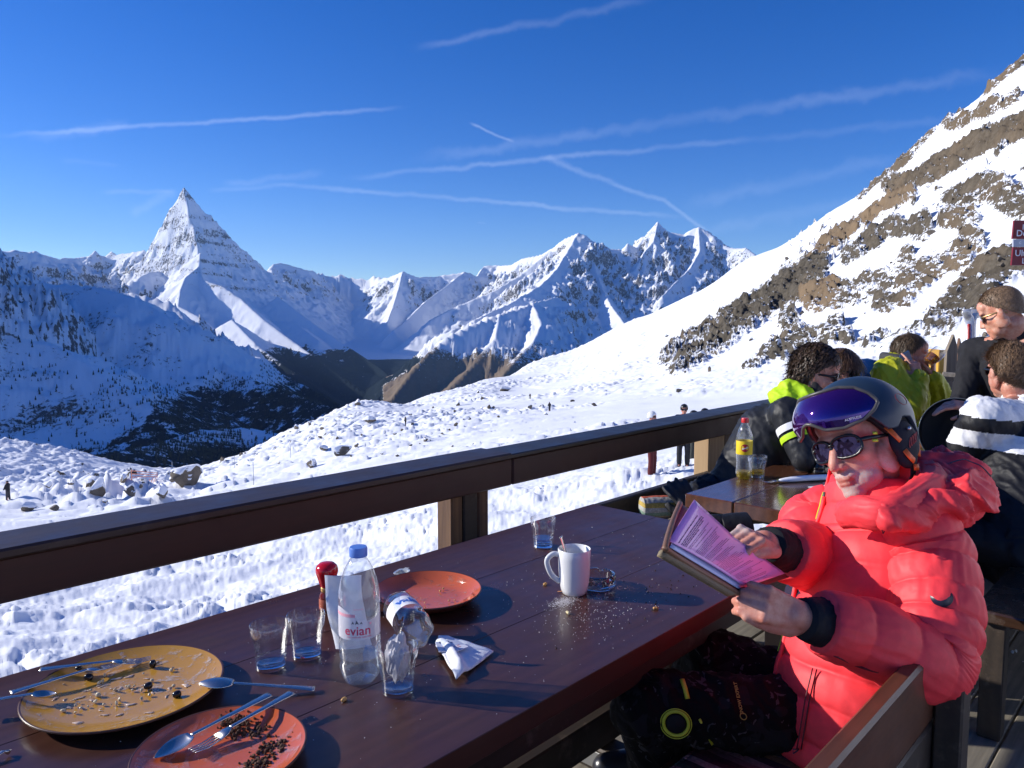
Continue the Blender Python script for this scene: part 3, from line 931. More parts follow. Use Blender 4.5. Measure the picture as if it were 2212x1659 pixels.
# ------------------------------------------------------------------ railing
rail = empty("railing", (0, 2.0, 0), label="dark brown wooden terrace railing with wide top board along the snow", cat="railing")
for x0, x1 in ((-2.0, 2.125), (2.128, 4.12), (4.125, 5.7)):
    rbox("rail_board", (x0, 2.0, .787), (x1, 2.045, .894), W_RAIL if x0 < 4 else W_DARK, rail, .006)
rbox("rail_cap", (-2.0, 1.975, .8955), (2.10, 2.15, .921), W_CAP, rail, .006)
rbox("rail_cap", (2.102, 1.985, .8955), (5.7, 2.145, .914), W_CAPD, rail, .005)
for x in (-.25, 1.85, 3.80, 5.45):
    if x == 3.80:
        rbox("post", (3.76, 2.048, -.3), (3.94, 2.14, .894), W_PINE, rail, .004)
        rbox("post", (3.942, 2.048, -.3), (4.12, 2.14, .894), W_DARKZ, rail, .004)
    else:
        rbox("post", (x + .06, 2.048, -.3), (x + .135, 2.15, .894), W_DARK, rail, .006)
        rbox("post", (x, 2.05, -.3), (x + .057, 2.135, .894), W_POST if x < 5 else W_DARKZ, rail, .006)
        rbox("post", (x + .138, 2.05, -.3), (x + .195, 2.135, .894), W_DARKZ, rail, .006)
rbox("lower_board", (-2.0, 2.005, .435), (3.69, 2.045, .600), W_DARK, rail, .006)
rbox("lower_board_end", (3.693, 1.86, .42), (3.73, 2.045, .600), W_DARK, rail, .006)


# ------------------------------------------------------------------ tables
def table(name, x0, x1, y0, y1, label, planks=3, th=.042, z=.76, trestles=(), edge=W_EDGE, apron=True, top=None, gapw=.0005, bevw=.0012):
    t = empty(name, ((x0 + x1) / 2, (y0 + y1) / 2, 0), label=label, cat="table")
    w = (y1 - y0) / planks
    for i in range(planks):
        a, b = y0 + i * w, y0 + (i + 1) * w - (gapw if i < planks - 1 else 0)
        rbox("tabletop_board", (x0, a, z - th), (x1, b, z), top or W_TABLE, t, bevw)
    if apron:
        rbox("apron", (x0 + .06, y0 + .05, z - th - .085), (x1 - .06, y0 + .085, z - th - .001), W_DARK, t, .004)
        rbox("apron", (x0 + .06, y1 - .085, z - th - .085), (x1 - .06, y1 - .05, z - th - .001), W_DARK, t, .004)
    for xt in trestles:
        rbox("foot_beam", (xt - .045, y0 + .03, .004), (xt + .045, y1 - .04, .085), W_DARK, t, .006)
        rbox("cross_beam", (xt - .04, y0 + .09, z - th - .09), (xt + .04, y1 - .09, z - th - .001), W_DARK, t, .005)
        for yl in (y0 + .26, y1 - .30):
            rbox("leg", (xt - .046, yl, .0855), (xt + .046, yl + .095, z - th - .0905), W_DARKZ, t, .006)
    if len(trestles) > 1:
        rbox("stretcher", (trestles[0] + .05, (y0 + y1) / 2 - .03, .22), (trestles[-1] - .05, (y0 + y1) / 2 + .03, .32), W_DARK, t, .005)
    return t


T1 = table("picnic_table", -.45, 2.19, .848, 1.655, "large dark varnished table in front, covered with plates, bottles and glasses", 3, trestles=(.12, 1.89))
# metal plate screwed to the end of the foot beam
mp_ = MB().box((0, 0, 0), (.10, .004, .07), bev=.0012)
o = mp_.build("metal_plate", METAL_Z, T1); o.location = (1.80, 1.40, .05)
plate_ = rbox("bracket_plate", (1.8395, 1.30, .02), (1.8435, 1.52, .075), METAL_Z, T1, .001)
bpy.data.objects.remove(o)
for yb in (1.35, 1.47):
    s_ = MB().lathe([(0, 0), (.008, 0), (.008, .003), (.004, .005), (0, .005)], 10, Matrix.Translation((1.8395, yb, .048)) @ Matrix.Rotation(rad(-90), 4, 'Y')).build("screw", METAL_Z, plate_)
T2 = table("second_table", 2.565, 4.35, .70, 1.495, "glossy plank table beyond the menu, with a yellow lemonade bottle", 4, th=.055, trestles=(2.9, 4.0), gapw=.004, bevw=.004,
           top=mat_wood("varnished_plank_table_wood", (.055, .020, .010), (.16, .062, .028), .22, .6, axis='X', bump=.1))
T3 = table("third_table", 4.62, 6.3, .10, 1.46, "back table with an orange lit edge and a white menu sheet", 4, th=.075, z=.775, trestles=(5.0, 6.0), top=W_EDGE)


# ------------------------------------------------------------------ benches
def bench(name, x0, x1, y0, y1, label, seat_z=.44, back=None, planks=3, back_z=(.52, .80), wood=W_BENCH):
    b = empty(name, ((x0 + x1) / 2, (y0 + y1) / 2, 0), label=label, cat="bench", group="wooden benches on the deck")
    w = (y1 - y0) / planks
    for i in range(planks):
        rbox("seat_board", (x0, y0 + i * w, seat_z - .04), (x1, y0 + (i + 1) * w - .006, seat_z), wood, b, .005)
    if back is not None:
        zs = [back_z[0], (back_z[0] + back_z[1]) / 2, back_z[1]]
        rbox("back_board", (x0, back, zs[0]), (x1, back + .032, zs[1] - .006), W_DARK, b, .005)
        rbox("back_board", (x0, back, zs[1]), (x1, back + .034, zs[2]), wood, b, .006)
    for xl in (x0 + .04, x1 - .12):
        for yl in (y0 + .02, y1 - .10):
            h = seat_z - .041
            rbox("leg", (xl, yl, .002), (xl + .07, yl + .07, h), W_DARK, b, .004)
        if back is not None:
            rbox("back_post", (xl, back + (.036 if back > (y0 + y1) / 2 else -.052), .002), (xl + .06, back + (.086 if back > (y0 + y1) / 2 else -.002), back_z[1] - .03), W_DARK, b, .004)
    return b


bench("bench", .30, 1.70, .41, .855, "varnished wooden bench with backrest under the man in coral", .46, back=.372)
bench("bench", 2.72, 4.5, 1.62, 1.94, "bench along the railing with gloves and woven rugs on it", .50, wood=W_DARK)
bench("bench", 4.72, 6.4, 1.54, 1.90, "bench beside the railing under the man in the lime jacket")
bench("bench", 2.88, 4.45, -.45, .58, "wide dark glossy bench at the right edge under the white jacket", .46, planks=5, wood=mat_wood("dark_glossy_bench_wood", (.014, .009, .007), (.07, .032, .016), .24, .5, axis='Y', bump=.15, wear=.2))
# ------------------------------------------------------------------ small things
def thin_glass(name, col=(.97, .985, .99), gloss=1.0, ior=1.5, rough=.015, haze=0.0):
    if name in MATS: return MATS[name]
    t = NT(name); lw_ = t.node("LayerWeight"); lw_.inputs[0].default_value = .5
    f0 = ((ior - 1) / (ior + 1)) ** 2
    sch = t.math('MULTIPLY_ADD', t.math('POWER', lw_.outputs["Facing"], 2.6), .85, f0)
    tr = t.node("BsdfTransparent"); tr.inputs[0].default_value = (*col, 1)
    gl = t.node("BsdfGlossy"); gl.inputs["Roughness"].default_value = rough; gl.inputs[0].default_value = (gloss, gloss, gloss, 1)
    mx = t.node("MixShader")
    t.link(sch, mx.inputs[0]); t.link(tr.outputs[0], mx.inputs[1]); t.link(gl.outputs[0], mx.inputs[2])
    if haze:
        df = t.node("BsdfTranslucent"); df.inputs[0].default_value = (.8, .84, .9, 1)
        m2 = t.node("MixShader"); m2.inputs[0].default_value = haze
        t.link(mx.outputs[0], m2.inputs[1]); t.link(df.outputs[0], m2.inputs[2]); t.link(m2.outputs[0], t.out.inputs[0])
    else: t.link(mx.outputs[0], t.out.inputs[0])
    MATS[name] = t.m
    return t.m


G_TUMBLER = thin_glass("tumbler_glass", (.972, .978, .982), 1.0, 1.6, .01)
G_BASE = glass("thick_glass_base", (.78, .87, .96), .0, 1.5)
G_PET = thin_glass("clear_plastic_bottle", (.93, .955, .985), 1.0, 1.55, .03, .06)
G_WATER = thin_glass("water_body", (.90, .945, .985), 1.0, 1.33)
STEEL = plain("polished_steel", (.60, .565, .52), .27, 1.0, .04, 40)
WHITE_CER = plain("white_glazed_ceramic", (.78, .78, .77), .12, 0, 0, 1, 0, .5)
PAPER = plain("white_paper_napkin", (.80, .80, .82), .85, 0, .5, 120)
T1Z = .76


def empty_thing(name, loc, label, cat, rz=0.0, group=None): return empty(name, loc, rz, label, cat, group)


def tumbler(loc, label, s=1.0, drink=None, rz=0.0, name="drinking_glass"):
    t = empty_thing(name, loc, label, "glass", rz, "faceted drinking glasses")
    H = .089 * s
    def lob(a, r, z):
        k = 1 - max(0, min(1, (z / H - .16) / .10)) * max(0, min(1, (.74 - z / H) / .12))
        f = abs(math.cos(a * 4.5)); sag = .085 * (1 - k)
        return r * (1 - sag * f ** 1.4)
    outer = [(.0, 0), (.026, 0), (.0285, .002), (.0290, .012), (.0305, .025), (.0322, .040), (.0340, .055), (.0345, .060), (.0365, .066), (.0372, .076), (.0378, .088), (.0372, .089)]
    inner = [(.0355, .088), (.0350, .074), (.0330, .060), (.0300, .035), (.0275, .0145), (.020, .0115), (0, .0110)]
    m = MB().lathe([(r * s, z * s) for r, z in outer + inner], 54, lobes=lob)
    m.build("glass_body", G_TUMBLER, t, sharp=40, world=False)
    MB().lathe([(0, .0012 * s), (.0272 * s, .0012 * s), (.0276 * s, .0085 * s), (.019 * s, .0100 * s), (0, .0102 * s)], 36).build("glass_foot", G_BASE, t, sharp=40, world=False)
    if drink:
        MB().lathe([(0, .0116 * s), (.0265 * s, .015 * s), (.0285 * s, .028 * s), (0, .028 * s)], 32).build("drink", drink, t, sharp=40, world=False)
    return t


tumbler(on_z(585, 1441, T1Z), "empty faceted glass nearest the yellow plate")
tumbler(on_z(663, 1417, T1Z), "empty faceted glass touching the red sauce bottle's napkin")
gn = tumbler(on_z(860, 1494, T1Z), "faceted glass stuffed with a crumpled paper napkin")
tumbler(on_z(1173, 1181, T1Z), "lone faceted glass with a little water behind the white mug", drink=G_WATER)


def wrap_text(name, txt, size, r, z, ang, mat, parent, bold=0.0, shear=0.0, rotm=None):
    me = text_mesh(txt, size, 0, bold, shear=shear)
    for v in me.vertices:
        a = ang + v.co.x / r; h = v.co.y
        v.co = Vector((r * math.cos(a), r * math.sin(a), z + h))
    return link_mesh(name, me, mat, parent, world=False)


def band(name, r, z0, z1, a0, a1, mat, parent, n=24, top=None):
    V = []; F = []
    for i in range(n + 1):
        a = a0 + (a1 - a0) * i / n; zt = z1 if top is None else top(i / n)
        V += [(r * math.cos(a), r * math.sin(a), z0), (r * math.cos(a), r * math.sin(a), zt)]
    F = [(2 * i, 2 * i + 2, 2 * i + 3, 2 * i + 1) for i in range(n)]
    return link_mesh(name, mesh_from(name, V, F), mat, parent, smooth=True, world=False)


def facing(loc):
    return math.atan2(-loc[1], -loc[0])


# ---- evian-type water bottle
BLUE_CAP = plain("light_blue_cap", (.10, .22, .62), .4)
PINK = plain("pink_print", (.62, .05, .12), .5)
PALE_PINK = plain("pale_pink_print", (.80, .38, .45), .5)
GREY_P = plain("grey_print", (.10, .10, .11), .5)
LABEL_W = plain("white_label_film", (.80, .78, .80), .45)
_t = NT("translucent_label"); _d = _t.node("BsdfDiffuse"); _d.inputs[0].default_value = (.80, .77, .80, 1); _r = _t.node("BsdfTransparent"); _m = _t.node("MixShader"); _m.inputs[0].default_value = .62
_t.link(_r.outputs[0], _m.inputs[1]); _t.link(_d.outputs[0], _m.inputs[2]); _t.link(_m.outputs[0], _t.out.inputs[0]); LABEL_T = _t.m
loc = on_z(779, 1466, T1Z)
ev = empty_thing("water_bottle", loc, "upright clear water bottle with pale blue cap and pink lettering", "bottle", facing(loc) - rad(6))
S = .255 / .262


def petal(a, r, z):
    k = max(0, 1 - z / .022)
    return r * (1 - .16 * k * (.5 + .5 * math.cos(5 * a)))


prof = [(.020, .003), (.030, .0), (.036, .006), (.0385, .016), (.0395, .030), (.0385, .040), (.0375, .044), (.0395, .050), (.0395, .085), (.038, .090), (.038, .148), (.0395, .153), (.0395, .166), (.0385, .178), (.034, .200), (.027, .220), (.0185, .236), (.0142, .241), (.0135, .250)]
m = MB().lathe([(r * S, z * S) for r, z in prof] , 40, lobes=petal, caps=True)
m.build("bottle_body", G_PET, ev, sharp=50, world=False)
MB().lathe([((r - .0012) * S, z * S + .0012) for r, z in prof[:8]] + [(0.0, .052 * S)], 40, lobes=petal).build("water", G_WATER, ev, sharp=50, world=False)
MB().lathe([(.0165, 0), (.0168, .002), (.0168, .0145), (.0155, .0175), (0, .018)], 36, Matrix.Translation((0, 0, .2445 * S))).build("cap", BLUE_CAP, ev, sharp=40, world=False)
band("label", .0398 * S, .094 * S, .152 * S, -1.5, 1.5, LABEL_T, ev, 30, top=lambda u: (.142 + .012 * math.sin(u * 6.0 + .6)) * S)
band("label_stripe", .0400 * S, .138 * S, .144 * S, -1.45, -.1, PALE_PINK, ev, 14)
lt = wrap_text("lettering", "evian", .0245, .0402 * S, .104 * S, 0, PINK, ev, bold=.0003)
wrap_text("small_print", "eau minérale naturelle", .0052, .0402 * S, .0985 * S, .08, PINK, ev)
wrap_text("small_print", "naturel", .0065, .0402 * S, .152 * S, .05, PALE_PINK, ev)
for dx, w, h in ((-.0085, .006, .006), (-.001, .007, .0085), (.007, .006, .0055)):
    a0 = dx / (.04 * S); V = [Vector((.0402 * S * math.cos(a0 + q / (.04 * S)), .0402 * S * math.sin(a0 + q / (.04 * S)), (.1245 + zz) * S)) for q, zz in ((-w / 2, 0), (0, h), (w / 2, 0), (0, .002))]
    link_mesh("mountain_emblem", mesh_from("e", V, [(0, 3, 1), (3, 2, 1)]), GREY_P, ev, world=False)
MB().lathe([(0, 0), (.0024, 0), (.0024, .0003), (0, .0003)], 14, Matrix.Translation((.0402 * S * math.cos(.62), .0402 * S * math.sin(.62), .124 * S)) @ Matrix.Rotation(.62, 4, 'Z') @ Matrix.Rotation(rad(90), 4, 'Y')).build("seal_mark", PALE_PINK, ev, world=False)

# ---- bottle lying on its side
a_, b_ = on_z(905, 1405, T1Z), on_z(842, 1318, T1Z)
axis = (Vector(b_) - Vector(a_)).normalized()
ly = empty_thing("water_bottle", (a_[0], a_[1], T1Z + .037), "crumpled water bottle lying on its side with blue letters", "bottle")
Rm = axis.to_track_quat('Z', 'Y').to_matrix().to_4x4()
ly.rotation_euler = Rm.to_euler()


def crump(a, r, z):
    return r * (1 + .035 * math.sin(a * 3 + z * 90) + .03 * math.sin(a * 5 - z * 140)) * (1 - .16 * max(0, 1 - z / .02) * (.5 + .5 * math.cos(5 * a)))


prof = [(.018, .003), (.028, 0), (.035, .008), (.0368, .022), (.035, .032), (.0368, .042), (.0350, .054), (.0365, .062), (.0365, .120), (.035, .128), (.0365, .138), (.034, .155), (.026, .175), (.016, .190), (.0135, .194), (.0135, .204)]
MB().lathe(prof, 44, lobes=crump).build("bottle_body", G_PET, ly, sharp=50, world=False)
BLUE_T = plain("blue_print", (.015, .11, .50), .5)
# the label faces up towards the camera
updir = Rm.inverted() @ Vector((-a_[0] * .55, -a_[1] * .55, 1.0)); la = math.atan2(updir.y, updir.x)
band("label", .0376, .066, .118, la - 1.5, la + 1.3, LABEL_W, ly, 26)
me = text_mesh("valais", .034, 0, .0012)
for v in me.vertices:
    a = la + .55 - v.co.y / .0379 * 0 + (v.co.x) / .0379; h = .082 + v.co.y * 1.0
    v.co = Vector((.0379 * math.cos(a), .0379 * math.sin(a), h))
link_mesh("lettering", me, BLUE_T, ly, world=False)

# ---- napkin stuffed in the glass, propped paper bag, folded napkin with sachets
def crumple(name, loc, sx, sy, sz, seed, mat, parent=None, n=26, amp=.35, rot=(0, 0, 0)):
    U, V = np.meshgrid(np.linspace(-1, 1, n), np.linspace(-1, 1, n))
    a = fbm(U * 1.3 + seed, V * 1.3, 4, seed=seed); b = fbm(U * 1.7 + 4, V * 1.5 + seed, 4, seed=seed + 3); c = ridged(U * 1.2 + seed, V * 1.4, 4, seed=seed + 5)
    X = (U + amp * a) * sx; Yy = (V + amp * b) * sy; Z = (c - .4) * sz + sz * .9 * np.exp(-(U ** 2 + V ** 2) * 1.5) * .6
    o = grid_mesh(name, X, Yy, Z, mat)
    o.location = loc; o.rotation_euler = rot
    if parent is not None: o.parent = parent; o.matrix_parent_inverse = pw(parent).inverted()
    so = o.modifiers.new("thick", 'SOLIDIFY'); so.thickness = .0008
    return o


g0 = on_z(860, 1494, T1Z)
def ball_napkin(name, loc, r, seed, mat, label=None, squash=(1, 1, 1)):
    bm = bmesh.new(); bmesh.ops.create_icosphere(bm, subdivisions=4, radius=1)
    co = np.array([v.co[:] for v in bm.verts])
    d = .72 + .38 * ridged(co[:, 0] * 1.1 + seed, co[:, 1] * 1.6 + co[:, 2] * 1.3, 4, seed=seed) + .18 * fbm(co[:, 2] * 3, co[:, 0] * 3 + seed, 3, seed=seed)
    for v, q in zip(bm.verts, d): v.co = Vector((v.co.x * q * r * squash[0], v.co.y * q * r * squash[1], v.co.z * q * r * squash[2]))
    me = bpy.data.meshes.new(name); bm.to_mesh(me); bm.free()
    o = link_mesh(name, me, mat, None); o.location = loc
    return o


nb = ball_napkin("paper_napkin", (g0[0], g0[1], T1Z + .064), .027, 3, plain("dull_grey_napkin", (.50, .48, .50), .8, 0, .4, 90), squash=(.85, .85, 1.75))  # even grey, duller than the other napkins
tag(nb, "crumpled grey white napkin sticking out of a glass", "napkin")
bg = on_z(732, 1405, T1Z)
# a folded paper bag standing behind the water bottle
V = []; F = []
nb_w, nb_h = 9, 16
rdir = Vector(RT); fdir = Vector(FW)
for side in (0, 1):
    for j in range(nb_h + 1):
        for i in range(nb_w + 1):
            u, v = i / nb_w, j / nb_h
            z = .008 + v * .150; bnd = .020 * (1 - v) ** 2
            p = Vector((bg[0], bg[1], T1Z)) + rdir * ((u - .35) * .075 + bnd) + fdir * (.012 * math.sin(u * 3.1) * (1 if side else -1) * (1.2 - v) + .004 * math.sin(9 * v + 4 * u))
            p.z = T1Z + z + .010 * (u - .5) * (1 - v)
            V.append(p)
st = (nb_w + 1) * (nb_h + 1)
for s_ in (0, 1):
    for j in range(nb_h):
        for i in range(nb_w):
            a = s_ * st + j * (nb_w + 1) + i
            q = (a, a + 1, a + nb_w + 2, a + nb_w + 1)
            F.append(q if s_ == 0 else q[::-1])
for j in range(nb_h):
    a = j * (nb_w + 1); F.append((a, a + nb_w + 1, st + a + nb_w + 1, st + a))
    a = j * (nb_w + 1) + nb_w; F.append((a, st + a, st + a + nb_w + 1, a + nb_w + 1))
o = link_mesh("paper_bag", mesh_from("paper_bag", V, F), plain("waxed_white_paper", (.74, .74, .77), .5, 0, .3, 60), None, smooth=True)
tag(o, "folded white paper bag standing behind the upright water bottle", "paper bag")

P1, P2, P3, P4 = [Vector(on_z(x, y, T1Z)) for x, y in ((948, 1378), (1066, 1412), (985, 1476), (942, 1400))]
ng = 22
V = []; F = []
U, W = np.meshgrid(np.linspace(0, 1, ng), np.linspace(0, 1, ng))
def quadp(A, B, C, D, u, w): return (A * (1 - u) + B * u) * (1 - w) + (D * (1 - u) + C * u) * w
pts = [[quadp(P1, P2, P3, P4, U[j, i], W[j, i]) for i in range(ng)] for j in range(ng)]
hh = .005 + .012 * np.abs(np.sin(U * 2.6 + W * 1.6)) * W * U + .004 * ridged(U * 2.0, W * 2.0, 3, seed=5) + .014 * np.exp(-((W - .62 - .2 * U) / .10) ** 2)
X = np.array([[p.x for p in r] for r in pts]); Yy = np.array([[p.y for p in r] for r in pts]); Z = T1Z + hh * (.35 + .65 * np.clip(np.minimum(U, 1 - U) * 6, 0, 1))
o = grid_mesh("paper_napkin", X, Yy, Z, PAPER); so = o.modifiers.new("thick", 'SOLIDIFY'); so.thickness = .003; so.offset = -1
tag(o, "folded white napkin on the table edge with two small sachets", "napkin")
SACH = plain("sachet_paper", (.66, .66, .74), .6); NAVY_P = plain("navy_print", (.02, .02, .12), .5); RED_P = plain("red_print", (.6, .06, .05), .5)
for k, (x, y, rz, lab) in enumerate(((962, 1396, .35, "sugar sachet with dark lettering on the folded napkin"), (984, 1398, .75, "second sachet tucked beside the lettered one"))):
    c = on_z(x, y, T1Z + .016)
    s_ = empty_thing("sachet", (c[0], c[1], T1Z + .016 + k * .0035), lab, "sachet", rz - .9, None)
    MB().box((0, 0, 0), (.034, .046, .0024), bev=.0008).build("packet", SACH, s_, world=False)
    link_mesh("lettering", text_mesh("FLU" if k == 0 else "-", .012, 0, .0004), NAVY_P, s_, world=False).location = (0, .012, .0017)
    link_mesh("small_print", text_mesh("-- ---\n-----", .007, 0, .0003), RED_P, s_, world=False).location = (0, -.006, .0017)

# ---- red-capped sauce bottle (round red stopper, gold and red band)
ml = on_z(708, 1318, T1Z)
sb = empty_thing("sauce_bottle", Vector((ml[0], ml[1], T1Z)), "bottle with a shiny round red top beside the paper bag", "bottle", facing(ml))
RED_G = plain("glossy_red_plastic", (.52, .008, .018), .12, 0, 0, 1, 0, .5)
MB().lathe([(.016, .088), (.0165, .094), (.0185, .100), (.0215, .116), (.023, .124), (.0245, .130), (.0262, .140), (.0262, .150), (.0238, .161), (.0175, .170), (.009, .1735), (.004, .174), (0, .1738)], 36).build("round_top", RED_G, sb, sharp=60, world=False)
MB().lathe([(.018, 0), (.0195, .004), (.0195, .050), (.017, .060), (.015, .068), (.015, .088)], 32).build("bottle_body", plain("dark_red_sauce", (.16, .012, .008), .15), sb, sharp=40, world=False)
MB().lathe([(.0153, .071), (.0156, .0715), (.0156, .0865), (.0153, .087)], 32, caps=False).build("gold_band", plain("gold_foil", (.55, .33, .12), .35, .8), sb, smooth=True, world=False)
MB().lathe([(.0198, .010), (.0199, .0105), (.0199, .046), (.0198, .0465)], 32, caps=False).build("label", plain("red_gold_label", (.45, .10, .05), .5, 0, 0, 60, .5), sb, smooth=True, world=False)

sb.scale = (.98, .98, .66)

# ---- plates
def mat_glaze(name, col, dark, rough=.22):
    t = NT(name); v = t.coords("Object")
    n = t.noise(v, 22, 6, .6); n2 = t.noise(v, 140, 3, .6)
    c = t.mix(t.ramp(n, [(.35, 0.0), (.75, .45)]), col, dark); c = t.mix(t.ramp(n2, [(.62, 0.0), (.75, .35)]), c, dark)
    t.set(Base_Color=c, Roughness=rough, Coat_Weight=.25); MATS[name] = t.m
    return t.m


GL_OR = mat_glaze("orange_terracotta_glaze", (.60, .125, .045), (.44, .08, .03))
GL_YE = mat_glaze("mustard_yellow_glaze", (.52, .26, .035), (.40, .19, .03))
RIM_B = plain("brown_plate_rim", (.085, .035, .022), .35)
UNDER = plain("dark_plate_underside", (.10, .028, .016), .35)


def plate(loc, R, mat, label, depth=.022, rz=0.0):
    p = empty_thing("plate", loc, label, "plate", rz, "stoneware plates with leftovers")
    MB().lathe([(0, .0065), (R * .55, .0068), (R * .72, .0095), (R * .88, depth * .72), (R * .975, depth)], 96, caps=False).build("plate_bowl", mat, p, smooth=True, world=False)
    MB().lathe([(R * .975, depth), (R * .99, depth + .0012), (R, depth - .0008), (R * .985, depth - .004)], 96, caps=False).build("rim", RIM_B, p, smooth=True, world=False)
    MB().lathe([(0, .0006), (R * .56, .0006), (R * .60, .0015), (R * .74, .0045), (R * .89, depth * .52), (R * .985, depth - .004)], 96, caps=False).build("underside", UNDER, p, smooth=True, world=False)
    return p


def plate_z(R, r, depth=.022):
    return float(np.interp(r, [0, R * .55, R * .72, R * .88, R * .975], [.0065, .0068, .0095, depth * .72, depth]))


def centre_of(pts):
    q = [Vector(on_z(x, y, T1Z + .02)) for x, y in pts]
    return sum(q, Vector()) / len(q)


YP = centre_of(((78, 1540), (480, 1440), (300, 1396), (200, 1568))); YP.z = T1Z + .0005
OP = Vector(on_z(477, 1618, T1Z + .02)); OP.z = T1Z + .0005
RP = centre_of(((828, 1283), (1014, 1275), (925, 1247), (925, 1322))); RP.z = T1Z + .0005
YR, OR_, RR_ = .165, .128, .131
plate(YP, YR, GL_YE, "large mustard yellow plate with leftovers and three forks and spoons")
plate(OP, OR_, GL_OR, "orange plate at the bottom edge with brown crumbs, spoon and fork")
plate(RP, RR_, GL_OR, "orange red plate behind the lying bottle with sauce smears", .030)


def smears(name, c, R, n, seed, mat, label, rmax=.8, size=(.006, .022), hgt=.0022, depth=.022, arc=None):
    rnd = random.Random(seed); m = MB()
    for i in range(n):
        a = rnd.uniform(*(arc or (0, 6.28))); r = R * rmax * math.sqrt(rnd.random())
        L = rnd.uniform(*size); w = L * rnd.uniform(.15, .5); d = a + rnd.uniform(.6, 2.4)
        pts = []
        for q in np.linspace(-1, 1, 7):
            bx = r * math.cos(a) + math.cos(d) * L * q + .2 * L * math.sin(3 * q + i) * -math.sin(d); by = r * math.sin(a) + math.sin(d) * L * q + .2 * L * math.sin(3 * q + i) * math.cos(d)
            rr = min(math.hypot(bx, by), R * .96)
            pts.append((bx, by, plate_z(R, rr, depth) + .0008))
        m.tube(pts, [w * max(.12, (1 - q * q)) * rnd.uniform(.7, 1.2) for q in np.linspace(-1, 1, 7)], 8, flat=min(.5, hgt / w))
    o = m.build(name, mat, None, smooth=True); o.location = c
    return tag(o, label, "food scraps", kind="stuff")


def sauce_film(name, c, R, col, label, depth=.022, seed=0, thr=.52, rmax=.93, scale=17, rough=.25, soft=.10, amount=.85):
    """thin film of sauce that follows the plate"""
    t = NT(name); v = t.coords("Object", (1, 1, 1), (0, 0, seed * .7), (seed * 1.7, seed, 0))
    n = t.noise(v, scale, 7, .66, 1.6); n2 = t.noise(v, scale * 3.2, 4, .6, .8)
    m = t.ramp(t.mix(.28, n, n2), [(thr, 0.0), (thr + soft, amount)])
    t.set(Base_Color=col, Roughness=rough, Coat_Weight=.2, Alpha=m); t.bump(t.mix(.3, n, n2), .5, .0012)
    o = MB().lathe([(0, .0072), (R * .55, .0074), (R * .72, .0101), (R * .88, depth * .72 + .0006), (R * rmax, depth * .95)], 72, caps=False).build(name, t.m, None, smooth=True); o.location = c
    return tag(o, label, "food scraps", kind="stuff")


CREAM = plain("creamy_sauce", (.62, .47, .36), .25, 0, .3, 200)
ICE = plain("melted_cream", (.62, .40, .38), .3, 0, .2, 150)
CRUMB_B = plain("brown_cake_crumbs", (.085, .035, .016), .85, 0, .6, 300, .4)
OLIVE = plain("black_olive", (.012, .010, .012), .15)
PEANUT = plain("peanut_bits", (.55, .30, .09), .5)
sauce_film("cream_sauce_film", YP, YR, (.60, .47, .36), "pale cream sauce smeared over the yellow plate", .022, 1, .53)
sauce_film("orange_sauce_film", RP, RR_, (.62, .25, .16), "thin glossy sauce streaks on the rear orange plate", .030, 2, .545, .85, 15, .15)
sauce_film("melted_cream_film", OP, OR_, (.60, .34, .33), "streaks of melted cream on the front orange plate", .022, 4, .50, .93, 13, .3, .16, .7)
smears("cream_sauce_remains", YP, YR, 34, 3, CREAM, "thick dabs of cream sauce on the yellow plate", .72, (.003, .011), .0016)


def grains(name, n, fn, mat, label, size, seed, cat="crumbs"):
    rnd = random.Random(seed); m = MB()
    base = bmesh.new(); bmesh.ops.create_icosphere(base, subdivisions=1, radius=1)
    BV = [v.co.copy() for v in base.verts]; base.verts.index_update(); BF = [tuple(v.index for v in f.verts) for f in base.faces]; base.free()
    for i in range(n):
        x, y, z = fn(rnd); s_ = rnd.uniform(*size)
        R = Euler((rnd.random() * 6, rnd.random() * 6, rnd.random() * 6)).to_matrix()
        e = (rnd.uniform(.6, 1.3), rnd.uniform(.6, 1.2), rnd.uniform(.5, 1.0))
        m.add([R @ Vector((v.x * e[0] * s_, v.y * e[1] * s_, v.z * e[2] * s_)) * rnd.uniform(.8, 1.2) + Vector((x, y, z + s_ * .5)) for v in BV], BF)
    o = m.build(name, mat, None); return tag(o, label, cat, kind="stuff")


def op_cl(rnd):
    c = rnd.choice(((.045, .055), (.072, .028), (.028, -.058), (.068, -.035), (-.005, -.075), (.058, .075)))
    x, y = c[0] + rnd.gauss(0, .012), c[1] + rnd.gauss(0, .012); r = min(math.hypot(x, y), OR_ * .9)
    return OP.x + x, OP.y + y, OP.z + plate_z(OR_, r)


grains("cake_crumbs", 420, op_cl, CRUMB_B, "dark brown cake crumbs heaped on the front orange plate", (.0010, .0042), 4)
grains("peanut_crumbs", 14, lambda r: (RP.x + r.gauss(0, .05), RP.y + r.gauss(0, .05), RP.z + .009), PEANUT, "a few yellow nut bits on the rear orange plate", (.0016, .0036), 6)
yp_bits = lambda r: (YP.x + r.gauss(-.03, .05), YP.y + r.gauss(.02, .05), YP.z + .0085)
grains("mushroom_bits", 46, yp_bits, plain("pale_food_bits", (.50, .42, .28), .4), "small pale food bits under the forks on the yellow plate", (.0016, .0052), 9)
for i, (x, y) in enumerate(((330, 1436), (318, 1482), (380, 1500), (168, 1446), (190, 1462))):
    c = on_z(x, y, T1Z + .014); m = MB().lathe([(.0015, .009), (.004, .0085), (.0060, .006), (.0064, .002), (.0055, -.003), (.0028, -.006), (0, -.0065)][::-1], 16)
    o = m.build("olive", OLIVE, None, smooth=True); o.location = c; o.rotation_euler = (i * 1.3, .9 * i, i)
    tag(o, "black olive left on the yellow plate", "olive", "black olives on the yellow plate")


